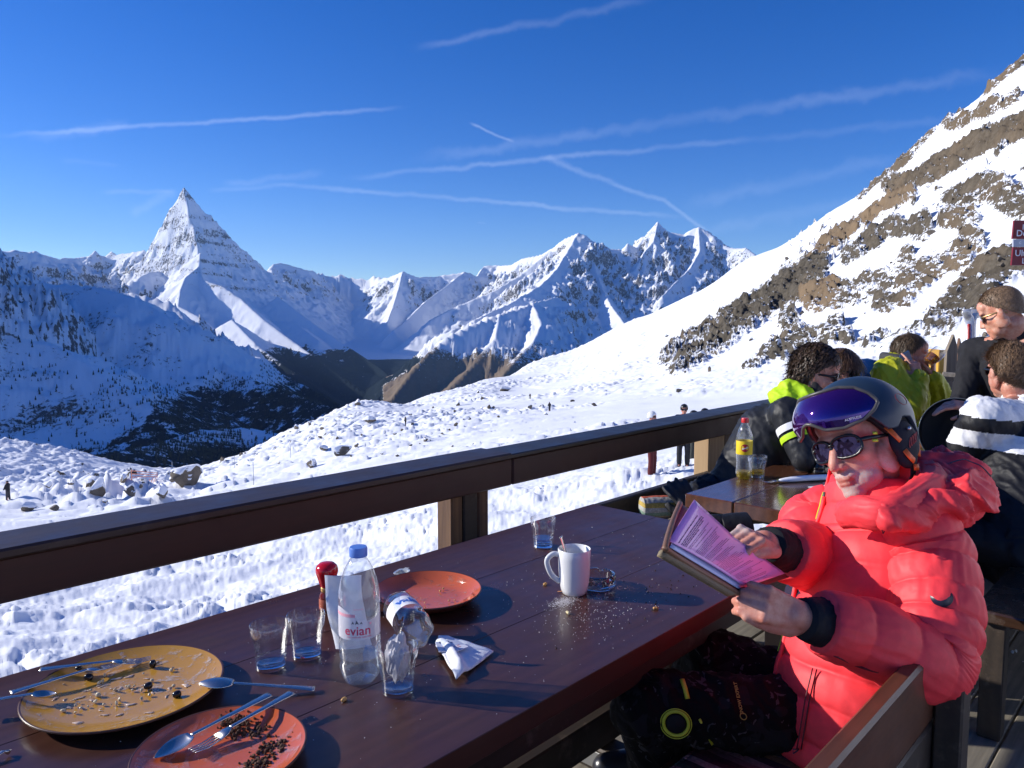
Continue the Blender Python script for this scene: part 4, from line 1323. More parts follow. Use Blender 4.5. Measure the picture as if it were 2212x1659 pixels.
# ---- cutlery
def cutlery(kind, h, t, label, z0, z1, up=1):
    """h: handle end, t: tip (world)"""
    H, T = Vector((h[0], h[1], z0)), Vector((t[0], t[1], z1)); L = (T - H).length
    e = empty_thing(kind, H, label, kind, 0, None)
    X = (T - H).normalized(); Z = Vector((0, 0, 1)); Yv = Z.cross(X).normalized(); Z = X.cross(Yv)
    M = Matrix(((X.x, Yv.x, Z.x, H.x), (X.y, Yv.y, Z.y, H.y), (X.z, Yv.z, Z.z, H.z), (0, 0, 0, 1)))
    hl = L * (.64 if kind == "fork" else .70)
    ps = bend([(0, 0, 0), (hl * .3, 0, .0015), (hl * .75, 0, .003), (hl, 0, .004)], 16)
    MB().tube(ps, [.0098 - .0058 * min(1, q / 10) if q < 11 else .0042 for q in range(16)], 10, M, flat=[.22 if q < 8 else .4 for q in range(16)]).build("handle", STEEL, e, smooth=True)
    if kind == "fork":
        m = MB(); b0 = hl; b1 = hl + L * .13
        m.tube([(b0, 0, .004), (b0 + (b1 - b0) * .4, 0, .002), (b1, 0, 0)], [.0042, .0105, .0122], 12, M, flat=[.4, .16, .13])
        for q in (-1.5, -.5, .5, 1.5):
            m.tube([(b1 - .004, q * .0064, 0), (b1 + (L - b1) * .5, q * .0063, -.001), (L, q * .0058, .003)], [.0022, .0019, .0010], 6, M, flat=.55)
        m.build("tines", STEEL, e, smooth=True)
    else:
        V = []; F = []; nu, nv = 14, 12; b0 = hl; bl = L - hl
        for i in range(nu + 1):
            u = i / nu; wv = .0185 * math.sin(math.pi * min(1, (u * .93 + .07)) ** .8) ** .75 * (L / .19)
            for j in range(nv + 1):
                s_ = j / nv * 2 - 1
                dpt = -.0075 * up * (1 - s_ * s_) * math.sin(math.pi * u) ** .7
                V.append(M @ Vector((b0 + bl * u, wv * s_, .004 * (1 - u) + dpt)))
        for i in range(nu):
            for j in range(nv):
                a = i * (nv + 1) + j; F.append((a, a + 1, a + nv + 2, a + nv + 1))
        o = link_mesh("spoon_bowl", mesh_from("spoon_bowl", V, F), STEEL, e, smooth=True)
        so = o.modifiers.new("thick", 'SOLIDIFY'); so.thickness = .0012
    return e


zt = T1Z
cutlery("fork", on_z(86, 1446, zt + .03), on_z(326, 1420, zt + .02), "fork lying across the far side of the yellow plate", zt + .030, zt + .016)
cutlery("fork", on_z(22, 1492, zt + .03), on_z(272, 1428, zt + .02), "fork crossing the first one over the yellow plate", zt + .026, zt + .020)
cutlery("spoon", on_z(-60, 1520, zt + .025), on_z(124, 1502, zt + .02), "spoon entering from the left onto the yellow plate", zt + .026, zt + .024)
cutlery("spoon", on_z(680, 1490, zt + .004), on_z(428, 1472, zt + .03), "spoon propped on the right rim of the yellow plate", zt + .006, zt + .026, -1)
cutlery("spoon", on_z(582, 1500, zt + .034), on_z(332, 1638, zt + .014), "spoon on the front orange plate beside a fork", zt + .034, zt + .014)
cutlery("fork", on_z(630, 1496, zt + .034), on_z(415, 1626, zt + .016), "fork resting on the front orange plate", zt + .034, zt + .016)
cutlery("knife", on_z(-30, 1648, zt + .004), on_z(24, 1622, zt + .006), "steel cutlery tip poking in at the bottom left corner", zt + .004, zt + .008)

# ---- jam tub
tb = Vector(on_z(868, 1246, T1Z))
jt = empty_thing("portion_tub", tb, "small empty clear plastic tub behind the orange plate", "tub", rad(25))
PLW = plain("milky_plastic", (.70, .72, .70), .3, 0, 0, 1, 0, .5, Transmission_Weight=.35)
m = MB()
for k, (a, z) in enumerate(((.011, 0), (.0135, .013), (.0135, .0135), (.0175, .0138), (.0175, .0128), (.0138, .0126), (.0125, .0115), (.0103, .0012))):
    pass
secs = [(.011, .0), (.0138, .0135), (.0180, .0142), (.0180, .0132), (.0132, .0125), (.0106, .0010)]
V = []; F = []
def sq(r, z): return [(r * 1.25 * (abs(math.cos(a)) ** .55) * (1 if math.cos(a) >= 0 else -1), r * (abs(math.sin(a)) ** .55) * (1 if math.sin(a) >= 0 else -1), z) for a in np.linspace(0, 2 * math.pi, 33)[:-1]]
for r, z in secs: V += sq(r, z)
for k in range(len(secs) - 1):
    for i in range(32): F.append((k * 32 + i, k * 32 + (i + 1) % 32, (k + 1) * 32 + (i + 1) % 32, (k + 1) * 32 + i))
F += [tuple(range(31, -1, -1)), tuple(5 * 32 + i for i in range(32))]
link_mesh("tub_body", mesh_from("tub", V, F), PLW, jt, world=False)
MB().box((.027, 0, .0140), (.012, .012, .0008)).build("lid_tab", PLW, jt, world=False)

# ---- white mug with a spoon, glass ashtray
mg = Vector(on_z(1240, 1281, T1Z))
mu = empty_thing("mug", mg, "tall white coffee mug with a spoon in it", "mug", math.atan2(-RT[1], -RT[0]) + rad(6))
MB().lathe([(0, 0), (.026, 0), (.029, .002), (.033, .012), (.0365, .030), (.0385, .055), (.0398, .090), (.0405, .112), (.0395, .1135), (.0380, .112), (.0372, .090), (.0355, .055), (.0330, .030), (.028, .010), (0, .007)], 56).build("mug_body", WHITE_CER, mu, sharp=50, world=False)
MB().tube(bend([(.036, 0, .098), (.052, 0, .101), (.066, 0, .090), (.067, 0, .074), (.056, 0, .048), (.036, 0, .030)], 24), [.0068] * 24, 12, flat=.75, up=(0, 1, 0)).build("mug_handle", WHITE_CER, mu, smooth=True, world=False)
ms = cutlery("spoon", (mg.x - .004, mg.y + .040, 0), (mg.x + .006, mg.y + .006, 0), "teaspoon standing in the white mug", T1Z + .136, T1Z + .012)
ash = Vector(on_z(1291, 1266, T1Z)); ash += Vector((.0, .0, 0))
aa = empty_thing("ashtray", ash, "round glass ashtray with notches beside the mug", "ashtray", .3)


def notch(a, r, z):
    return r


def ash_prof(a): return .035 if (a % (2 * math.pi / 3)) > .32 else .022


n = 72; V = []; F = []
rings = [(.0, 0, 0), (.040, 0, 0), (.0445, .004, 0), (.0455, .030, 1), (.0435, .034, 1), (.0365, .034, 1), (.034, .028, 1), (.032, .010, 0), (.0, .008, 0)]
for r, z, top in rings:
    for i in range(n):
        a = 2 * math.pi * i / n; dz = 0 if not top else -(.010 * max(0, 1 - abs(((a + .2) % (2 * math.pi / 3)) - .35) / .22)) ** 1
        V.append((r * math.cos(a), r * math.sin(a), z + dz))
for k in range(len(rings) - 1):
    for i in range(n): F.append((k * n + i, k * n + (i + 1) % n, (k + 1) * n + (i + 1) % n, (k + 1) * n + i))
me = mesh_from("ashtray_body", V, F); clean(me)
o = link_mesh("ashtray_body", me, glass("ashtray_glass", (.90, .95, .99), 0, 1.45), aa, world=False); me.polygons.foreach_set("use_smooth", [True] * len(me.polygons)); me.set_sharp_from_angle(angle=rad(35))

# ---- crumbs, salt and nuts on the table
def tcr(rnd):
    c = rnd.choice(((1.40, 1.02, .10), (1.40, 1.02, .14), (1.7, 1.25, .3), (1.1, 1.2, .3), (.75, 1.2, .25), (1.33, 1.02, .07)))
    while True:
        x, y = rnd.gauss(c[0], c[2]), rnd.gauss(c[1], c[2] * .6)
        if .36 < x < 2.17 and .87 < y < 1.63: return x, y, T1Z
SALT = plain("salt_and_sugar_grains", (.72, .70, .68), .5)
grains("sugar_grains", 620, tcr, SALT, "white sugar grains and crumbs scattered over the table", (.0004, .0012), 21)
sp_c = Vector(on_z(1218, 1300, T1Z))
grains("spilt_sugar", 900, lambda r: (sp_c.x + r.gauss(0, .022), sp_c.y + r.gauss(0, .012), T1Z - .0002), SALT, "spilt white sugar below the mug", (.0004, .0010), 22)
grains("dark_crumbs", 60, lambda r: (1.62 + r.gauss(0, .20), .98 + r.gauss(0, .06), T1Z), plain("dark_crumb", (.03, .02, .015), .9), "dark tobacco crumbs near the table edge", (.0008, .0026), 23)
for i, (x, y, lab) in enumerate(((1177, 1262, "roasted peanut left of the mug"), (1228, 1324, "pale nut half in front of the mug"), (1418, 1314, "small brown nut near the table edge"), (744, 1510, "yellow seed in front of the upright bottle"))):
    c = on_z(x, y, T1Z + .003)
    m = MB().ell((0, 0, 0), (.0052, .0042, .0038), n=12).ell((.0045, .001, .0005), (.0040, .0036, .0034), n=12)
    o = m.build("nut", PEANUT if i != 1 else plain("pale_nut", (.66, .56, .30), .5), None, smooth=True); o.location = c; o.rotation_euler = (0, 0, i * 1.1)
    tag(o, lab, "nut")
st_ = Vector(on_z(1222, 1278, T1Z)); m = MB().tube([st_ + Vector((-.018, .012, .002)), st_ + Vector((.0, -.006, .003)), st_ + Vector((.016, -.016, .0025))], [.001, .0035, .0012], 8, flat=.5)
o = m.build("pretzel_stick", plain("baked_crust", (.42, .17, .05), .6), None, smooth=True); tag(o, "thin crust sliver beside the mug base", "crumb")

# ---- second table: lemonade bottle, glass, condiments
LEM = plain("lemon_drink", (.62, .44, .02), .05, 0, 0, 1, 0, .5, Transmission_Weight=.75, IOR=1.33)
T2Z = .76
lb = Vector(on_z(1606, 1034, T2Z))
lm = empty_thing("lemonade_bottle", lb, "lemonade bottle with red cap and yellow label on the second table", "bottle", facing(lb) + .1)
prof = [(.020, .002), (.026, 0), (.0305, .008), (.0325, .024), (.0315, .04), (.0305, .075), (.0325, .098), (.0330, .105), (.0330, .165), (.0345, .172), (.0335, .182), (.0255, .208), (.016, .232), (.0128, .240), (.0128, .250)]
MB().lathe(prof, 40, lobes=petal).build("bottle_body", G_PET, lm, sharp=50, world=False)
MB().lathe([(max(0, r - .0012), z + .0012) for r, z in prof[:4]] + [(.0305, .034), (0, .034)], 40, lobes=petal).build("lemonade", LEM, lm, sharp=50, world=False)
MB().lathe([(.0148, 0), (.0152, .002), (.0150, .0165), (.0138, .019), (0, .0195)], 30, Matrix.Translation((0, 0, .240))).build("cap", plain("red_cap_plastic", (.60, .02, .02), .35), lm, sharp=40, world=False)
YLAB = plain("yellow_label", (.78, .56, .01), .45); DRED = plain("dark_red_disc", (.45, .01, .03), .45)
MB().lathe([(.0334, .107), (.0336, .108), (.0336, .163), (.0334, .164)], 40, caps=False).build("label", YLAB, lm, smooth=True, world=False)
Vd = []; nd_ = 28
for i in range(nd_):
    a = 2 * math.pi * i / nd_; q, z = .0165 * math.cos(a), .136 + .0165 * math.sin(a)
    Vd.append((.0339 * math.cos(q / .0339), .0339 * math.sin(q / .0339), z))
Vd.append((.0341, 0, .136)); link_mesh("label_disc", mesh_from("disc", Vd, [(i, (i + 1) % nd_, nd_) for i in range(nd_)]), DRED, lm, smooth=True, world=False)
me = text_mesh("Sinalco", .0092, 0, .0003, shear=.25)
for v in me.vertices:
    x, y = v.co.x, v.co.y + v.co.x * .35 - .003
    v.co = Vector((.0345 * math.cos(x / .0345), .0345 * math.sin(x / .0345), .136 + y))
link_mesh("lettering", me, plain("white_print", (.8, .8, .8), .5), lm, world=False)
tumbler(on_z(1635, 1031, T2Z), "glass with a little yellow drink beside the lemonade bottle", 1.06, LEM)

PEP = plain("black_lacquered_wood", (.012, .010, .009), .22)
c = Vector(on_z(1768, 1022, T2Z)); pm = empty_thing("pepper_mill", c, "black turned pepper mill on the second table", "pepper mill")
MB().lathe([(.028, 0), (.030, .003), (.030, .012), (.0265, .018), (.029, .026), (.026, .034), (.022, .046), (.0205, .058), (.024, .066), (.0245, .070), (.022, .074)], 36).build("mill_base", PEP, pm, sharp=40, world=False)
MB().lathe([(.021, .075), (.0235, .080), (.0265, .096), (.0255, .112), (.019, .124), (.011, .130), (0, .131)], 36).build("mill_head", PEP, pm, sharp=60, world=False)
c = Vector(on_z(1756, 1018, T2Z)) + Vector((.03, .03, 0)); kb = empty_thing("ketchup_bottle", c, "red ketchup bottle between the pepper mill and the cheese jar", "bottle")
MB().lathe([(.020, 0), (.022, .003), (.022, .070), (.018, .090), (.012, .108), (.011, .118)], 28).build("bottle_body", plain("orange_red_sauce", (.55, .10, .02), .15), kb, sharp=40, world=False)
MB().lathe([(.0135, .112), (.014, .115), (.014, .140), (.011, .150), (.005, .160), (0, .160)], 28).build("cap", RED_G, kb, sharp=40, world=False)
MB().lathe([(.0222, .018), (.0224, .019), (.0224, .058), (.0222, .059)], 28, caps=False).build("label", plain("ketchup_label", (.62, .55, .45), .5, 0, 0, 40, .4), kb, smooth=True, world=False)
c = Vector(on_z(1737, 1018, T2Z)); cj = empty_thing("cheese_jar", c, "small glass jar of grated cheese with lid on a saucer", "jar")
MB().lathe([(0, 0), (.034, 0), (.040, .004), (.041, .0055), (.033, .0035), (0, .003)], 32).build("saucer", STEEL, cj, sharp=40, world=False)
MB().lathe([(.026, .006), (.029, .007), (.030, .012), (.030, .050), (.029, .050), (.0285, .010), (0, .008)], 32).build("jar_body", G_TUMBLER, cj, sharp=40, world=False)
MB().lathe([(0, .0085), (.027, .0095), (.0275, .022), (.020, .033), (.008, .037), (0, .037)], 20).build("grated_cheese", plain("grated_cheese", (.70, .64, .46), .8, 0, .8, 160), cj, smooth=True, world=False)
MB().lathe([(.032, .0505), (.0325, .053), (.022, .057), (.006, .060), (.0055, .064), (.008, .068), (.006, .073), (0, .074)], 32).build("lid", STEEL, cj, sharp=40, world=False)
c = Vector(on_z(1765, 1038, T2Z))
np_ = MB().tube(bend([c + Vector((-.16, .10, .010)), c + Vector((-.05, .03, .013)), c + Vector((.06, -.05, .013)), c + Vector((.16, -.12, .010))], 16), [.006, .012, .017, .020, .021, .021, .021, .021, .021, .021, .021, .021, .021, .020, .018, .014], 14, flat=.55).build("rolled_napkin", PAPER, None, smooth=True)
tag(np_, "rolled white napkin with cutlery on the second table", "napkin")
cutlery("fork", (c.x - .06, c.y + .035, 0), (c.x - .215, c.y + .135, 0), "fork tips poking out of the rolled napkin", T2Z + .014, T2Z + .006)
q4 = [Vector(on_z(x, y, T2Z + .0006)) for x, y in ((1745, 1052), (1800, 1046), (1850, 1056), (1790, 1062))]
o = MB().add(q4 + [p + Vector((0, 0, .0012)) for p in q4], [(3, 2, 1, 0), (4, 5, 6, 7), (0, 1, 5, 4), (1, 2, 6, 5), (2, 3, 7, 6), (3, 0, 4, 7)]).build("paper_coaster", PAPER, None)
tag(o, "flat white paper napkin lying below the rolled one", "napkin")
c = Vector(on_z(1795, 1046, T2Z)); wg = empty_thing("wine_glass", c, "stemmed glass hidden behind the man's chin", "glass")
MB().lathe([(0, .0022), (.03, .0022), (.031, .0035), (.008, .006), (.0035, .012), (.0032, .075), (.008, .082), (.028, .10), (.034, .13), (.030, .16), (.029, .16), (.033, .13), (.027, .102), (0, .086)], 32).build("glass_body", G_TUMBLER, wg, sharp=50, world=False)
# ------------------------------------------------------------------ figures
def blob(name, prims, voxel, mat, parent=None, smooth=4, disp=None, link=True):
    """union of tapered capsules and ellipsoids grown into ONE continuous skin"""
    m = MB()
    for p in prims:
        if p[0] == 'c':
            _, a, b, r0, r1 = p; a, b = Vector(a), Vector(b); L = (b - a).length
            if L < 1e-6: continue
            R = (b - a).to_track_quat('Z', 'Y').to_matrix().to_4x4()
            prof = [(r0 * math.sin(t), -r0 * math.cos(t)) for t in np.linspace(0.02, math.pi / 2, 6)] + [(r1 * math.cos(t), L + r1 * math.sin(t)) for t in np.linspace(0, math.pi / 2 - .02, 6)]
            m.lathe(prof, 18, Matrix.Translation(a) @ R)
        elif p[0] == 'e':
            m.ell(p[1], p[2], n=20, R=p[3] if len(p) > 3 else None)
    me = mesh_from(name + "_src", m.v, m.f); clean(me)
    o = bpy.data.objects.new(name + "_src", me); COL.objects.link(o)
    md = o.modifiers.new("r", 'REMESH'); md.mode = 'VOXEL'; md.voxel_size = voxel; md.use_smooth_shade = True
    if smooth:
        sm = o.modifiers.new("s", 'SMOOTH'); sm.iterations = smooth; sm.factor = .6
    dg = bpy.context.evaluated_depsgraph_get()
    out = bpy.data.meshes.new_from_object(o.evaluated_get(dg)); out.name = name
    bpy.data.objects.remove(o); bpy.data.meshes.remove(me)
    out.polygons.foreach_set("use_smooth", [True] * len(out.polygons))
    if disp is not None: displace(out, disp)
    out.materials.clear()
    return link_mesh(name, out, mat, parent) if link else out


def arr(me):
    n = len(me.vertices); co = np.empty(n * 3, np.float32); me.vertices.foreach_get("co", co); no = np.empty(n * 3, np.float32); me.vertices.foreach_get("normal", no)
    return co.reshape(-1, 3).astype(float), no.reshape(-1, 3).astype(float)


def displace(me, fn):
    co, no = arr(me); d = fn(co, no)
    co = co + no * d[:, None]
    me.vertices.foreach_set("co", co.astype(np.float32).ravel()); me.update()


def set_attr(me, name, vals):
    a = me.attributes.new(name, 'FLOAT', 'POINT'); a.data.foreach_set("value", np.asarray(vals, np.float32))


def folds(amp, freq, seed=0, stretch=(1, 1, .5)):
    def f(co, no):
        a = co * np.array(stretch) * freq
        w = fbm(a[:, 0] + a[:, 2] * .6, a[:, 1] - a[:, 2] * .5, 3, seed=seed + 7)
        return amp * (ridged(a[:, 0] + .6 * w + a[:, 2], a[:, 1] + .6 * w - a[:, 2] * .7, 4, seed=seed) - .5)
    return f


def sweep(pts, ra, rb, up, n=40, rings=120, quilt=0, qamp=.10, wr=.0, wf=14, seed=0, caps=True, phase=0.0, qpow=.55):
    """padded tube: ra across, rb along the up side; quilt = number of padded rings"""
    C = bend(pts, rings); P = np.array([c[:] for c in C])
    k = np.linspace(0, 1, rings)
    fa = np.interp(k, np.linspace(0, 1, len(ra)), ra); fb = np.interp(k, np.linspace(0, 1, len(rb)), rb)
    for _ in range(3):
        fa[1:-1] = (fa[:-2] + 2 * fa[1:-1] + fa[2:]) / 4; fb[1:-1] = (fb[:-2] + 2 * fb[1:-1] + fb[2:]) / 4
    T = np.gradient(P, axis=0); T /= np.linalg.norm(T, axis=1)[:, None]
    ups = up if isinstance(up, list) else [up, up]
    UU = np.array([np.interp(k, np.linspace(0, 1, len(ups)), [u[i] for u in ups]) for i in range(3)]).T
    A = np.cross(T, UU); A /= np.linalg.norm(A, axis=1)[:, None]; B = np.cross(A, T)
    th = np.linspace(0, 2 * np.pi, n + 1)[:-1]
    K, TH = np.meshgrid(k, th, indexing='ij')
    s = np.zeros_like(K)
    if quilt:
        w = .12 * fbm(TH * 1.1 + 3 * seed, K * 6, 2, seed=seed + 1)
        s = qamp * (np.abs(np.sin((K * quilt + phase + w) * np.pi)) ** qpow - .72)
    if wr:
        L = quilt if quilt else 8
        s = s + wr * (ridged(TH * wf / 6.28 + .3 * np.sin(K * 9), K * L * .9, 4, seed=seed + 5) - .5) + wr * .6 * fbm(TH * wf / 3.1, K * L * .35 + 4, 4, seed=seed + 9)
    R_ = 1 + s
    X = P[:, None, :] + A[:, None, :] * (fa[:, None] * np.cos(TH) * R_)[..., None] + B[:, None, :] * (fb[:, None] * np.sin(TH) * R_)[..., None]
    V = X.reshape(-1, 3); F = []
    for r in range(rings - 1):
        for i in range(n):
            j = (i + 1) % n; F.append((r * n + i, r * n + j, (r + 1) * n + j, (r + 1) * n + i))
    if caps: F.append(tuple(range(n - 1, -1, -1))); F.append(tuple((rings - 1) * n + i for i in range(n)))
    return V, F


def sweep_obj(name, mat, parent, *a, **k):
    V, F = sweep(*a, **k)
    return link_mesh(name, mesh_from(name, V, F), mat, parent, smooth=True)


def mat_skin(name, col, beard=None, rough=.45):
    t = NT(name); v = t.coords("Object")
    n = t.noise(v, 35, 4, .6); n2 = t.noise(v, 420, 3, .7)
    c = t.mix(t.ramp(n, [(.38, 0.0), (.62, .85)]), col, (col[0] * .86, col[1] * .58, col[2] * .52)); c = t.mix(t.ramp(t.noise(v, 160, 3, .7), [(.5, 0.0), (.75, .5)]), c, (col[0] * .72, col[1] * .5, col[2] * .42))
    if beard:
        sp = t.ramp(n2, [(.40, .35), (.56, 1.0)])
        c = t.mix(t.math('MULTIPLY', t.attr("beard"), sp), c, beard)
    if beard: c = t.mix(t.math('MULTIPLY', t.attr('lips'), .6), c, (.36, .12, .10))
    t.set(Base_Color=c, Roughness=rough, Subsurface_Weight=.12, Subsurface_Radius=(.010, .004, .002), Subsurface_Scale=.6, Specular_IOR_Level=.4)
    t.bump(t.mix(.6, n, n2), .35, .002); MATS[name] = t.m
    return t.m


def mat_fabric(name, col, rough=.55, scale=30, bump=.25, sheen=.0, spec=.25, dist=.004, fine=700):
    if name in MATS: return MATS[name]
    t = NT(name); v = t.coords("Object")
    n = t.noise(v, scale, 5, .6, .6); w = t.noise(v, fine, 2, .6)
    dk = tuple(c * .80 for c in col)
    t.set(Base_Color=t.mix(t.ramp(n, [(.3, 0.0), (.7, 1.0)]), dk, col), Roughness=rough, Sheen_Weight=sheen, Specular_IOR_Level=spec)
    t.bump(t.mix(.12, n, w), bump, dist); MATS[name] = t.m
    return t.m


def mat_hair(name, a, b, scale=220):
    if name in MATS: return MATS[name]
    t = NT(name); v = t.coords("Object", (1, 1, .35)); n = t.noise(v, scale, 4, .7, .4)
    t.set(Base_Color=t.mix(t.ramp(n, [(.35, 0.0), (.68, 1.0)]), a, b), Roughness=.45, Specular_IOR_Level=.35)
    t.bump(n, .35, .002); MATS[name] = t.m
    return t.m


def frame(f, l, u, o):
    return Matrix(((f[0], l[0], u[0], o[0]), (f[1], l[1], u[1], o[1]), (f[2], l[2], u[2], o[2]), (0, 0, 0, 1)))


def head_frame(o, yaw, pitch=0.0, roll=0.0):
    """yaw: 0 faces the camera, + turns to the picture's left; pitch down, roll to its own right"""
    f = -FW * math.cos(yaw) - RT * math.sin(yaw); u = np.array([0, 0, 1.0]); l = np.cross(u, f)
    f2 = f * math.cos(pitch) - u * math.sin(pitch); u2 = u * math.cos(pitch) + f * math.sin(pitch)
    u3 = u2 * math.cos(roll) - l * math.sin(roll); l3 = l * math.cos(roll) + u2 * math.sin(roll)
    return frame(f2, l3, u3, o)


def head_prims(M, s=1.0, neck_to=None, woman=False):
    """local axes: forward, left, up; origin between the eyes' height and the ears"""
    R = M.to_3x3()

    def e(c, r): return ('e', M @ (Vector(c) * s), tuple(q * s for q in r), R)

    def c_(a, b, r0, r1): return ('c', M @ (Vector(a) * s), M @ (Vector(b) * s), r0 * s, r1 * s)
    jw = .050 if woman else .056
    P = [e((-.008, 0, .035), (.098, .076, .092)), e((.038, 0, -.030), (.060, .062, .075)), e((.045, 0, -.078), (.046, jw, .042)), e((.072, 0, -.108), (.026, .028, .019)),
         e((.058, .036, -.026), (.028, .024, .022)), e((.058, -.036, -.026), (.028, .024, .022)), e((.082, 0, .022), (.020, .054, .014)), e((.060, 0, .050), (.042, .060, .040)),
         c_((.094, 0, .002), (.112, 0, -.036), .0095, .0125), e((.112, 0, -.042), (.014, .0105, .0105)), e((.103, .0125, -.044), (.0105, .008, .0085)), e((.103, -.0125, -.044), (.0105, .008, .0085)),
         e((.084, 0, -.066), (.020, .030, .014)), e((.0955, 0, -.0745), (.0100, .0210, .0042)), e((.0940, 0, -.0850), (.0100, .0180, .0050)), e((.080, 0, -.096), (.018, .026, .014)),
         e((.0, .078, -.012), (.018, .010, .030)), e((.0, -.078, -.012), (.018, .010, .030)), e((.010, .066, -.045), (.036, .014, .040)), e((.010, -.066, -.045), (.036, .014, .040))]
    if neck_to is not None: P.append(('c', M @ (Vector((-.025, 0, -.075)) * s), neck_to, .052 * s, .058 * s))
    return P


def hair_cap(name, M, mat, parent, s=1.0, low=((0, .07), (1.2, .05), (1.6, -.01), (2.2, -.06), (3.15, -.09)), puff=1.0, n=1700, L=.05, lift=.35, curl=0.0, width=.0022, seed=0, comb=(-.5, 0, -.3), jit=.35):
    """scalp shell plus many thin locks; low: table azimuth from the front -> lower edge"""
    na, nr = 72, 24; V = []; F = []
    lo = lambda q: float(np.interp(abs((q + math.pi) % (2 * math.pi) - math.pi), [t[0] for t in low], [t[1] for t in low]))

    def scalp(q, u, k=1.0):
        ze = (u - .035) / (.099 * puff); rr = math.sqrt(max(0.0, 1 - ze * ze)) if ze > 0 else 1.0 - .12 * min(1.2, -ze) ** 2
        return Vector((-.008 + .103 * puff * k * rr * math.cos(q), .081 * puff * k * rr * math.sin(q), u))
    top = .035 + .0985 * puff
    for i in range(nr):
        for j in range(na):
            q = 2 * math.pi * j / na; V.append(M @ (scalp(q, top + (lo(q) - top) * (i / (nr - 1)) ** .8) * s))
    for i in range(nr - 1):
        for j in range(na):
            k = (j + 1) % na; F.append((i * na + j, i * na + k, (i + 1) * na + k, (i + 1) * na + j))
    F.append(tuple(range(na)))
    o = link_mesh(name, mesh_from(name, V, F), mat, parent, smooth=True)
    rnd = random.Random(seed); V = []; F = []; seg = 6
    for _ in range(n):
        q = rnd.uniform(0, 2 * math.pi); u = lo(q) + (top - lo(q)) * (1 - rnd.random() ** 1.0) * .999
        p = scalp(q, u, 1.0); c = Vector((-.008, 0, .03)); nn = (p - c).normalized()
        d = Vector(comb) + Vector((0, math.sin(q) * .35, 0)); d = d - nn * d.dot(nn) * .8
        d = (d.normalized() + Vector((rnd.gauss(0, jit), rnd.gauss(0, jit), rnd.gauss(0, jit)))).normalized()
        side = nn.cross(d).normalized(); ph = rnd.random() * 6.28; ll = L * rnd.uniform(.55, 1.15); w = width * rnd.uniform(.6, 1.3)
        base = len(V)
        for k in range(seg + 1):
            t = k / seg
            pt = p + d * (ll * t * (1 - .25 * lift * t)) + nn * (lift * ll * math.sin(min(1.6, t * 2.0)) * .55)
            if curl: pt = pt + side * (curl * math.sin(ph + t * 7)) + nn * (curl * math.cos(ph + t * 7))
            ww = w * (1 - .75 * t)
            V.append(M @ ((pt - side * ww) * s)); V.append(M @ ((pt + side * ww + nn * ww * .5) * s))
        for k in range(seg):
            a = base + 2 * k; F.append((a, a + 1, a + 3, a + 2))
    link_mesh("hair_locks", mesh_from("locks", V, F), mat, o, smooth=True)
    return o


LENS_D = plain("dark_mirror_lens", (.02, .018, .03), .04, .6, 0, 1, 0, .8)
FRAME_B = plain("black_plastic_frame", (.010, .010, .011), .28)


def shades(name, M, parent, s=1.0, lens=LENS_D, fr=FRAME_B, w=.030, h=.021, wrap=.30, thick=.0028):
    """sunglasses: two lenses, rims, bridge and temples"""
    g = MB()
    root = None
    parts = []
    for sd in (1, -1):
        V = []; n = 24
        for i in range(n):
            a = 2 * math.pi * i / n; ca, sa = math.cos(a), math.sin(a)
            y = w * (abs(ca) ** .85) * (1 if ca >= 0 else -1); z = h * (abs(sa) ** .85) * (1 if sa >= 0 else -1) * (1 + .06 * ca)
            yy = .034 + y
            V.append(Vector((.104 - .9 * max(0, yy) ** 2 * 4.2 + .012 * 0, sd * yy, z - .003)) * s)
        c = sum(V, Vector()) / n + Vector((.0035 * s, 0, 0))
        parts.append((V, c, sd))
    rim = MB()
    for V, c, sd in parts:
        rim.tube([M @ v for v in V + V[:2]], thick * s, 7, caps=False)
    rim.tube([M @ (Vector(p) * s) for p in ((.102, .008, .005), (.107, 0, .008), (.102, -.008, .005))], .003 * s, 7)
    root = rim.build(name, fr, parent, smooth=True)
    for V, c, sd in parts:
        n = len(V)
        link_mesh("lens", mesh_from("lens", [M @ v for v in V] + [M @ c], [((i + 1) % n, i, n) if sd < 0 else (i, (i + 1) % n, n) for i in range(n)]), lens, root, smooth=True)
    for sd in (1, -1):
        MB().tube([M @ (Vector(p) * s) for p in ((.090, sd * .062, .004), (.078, sd * .074, .004), (.02, sd * .082, .002), (-.015, sd * .082, -.004), (-.03, sd * .080, -.020))], [.0042 * s, .0040 * s, .003 * s, .0028 * s, .0025 * s], 8, flat=1.4).build("temple", fr, root, smooth=True)
    return root


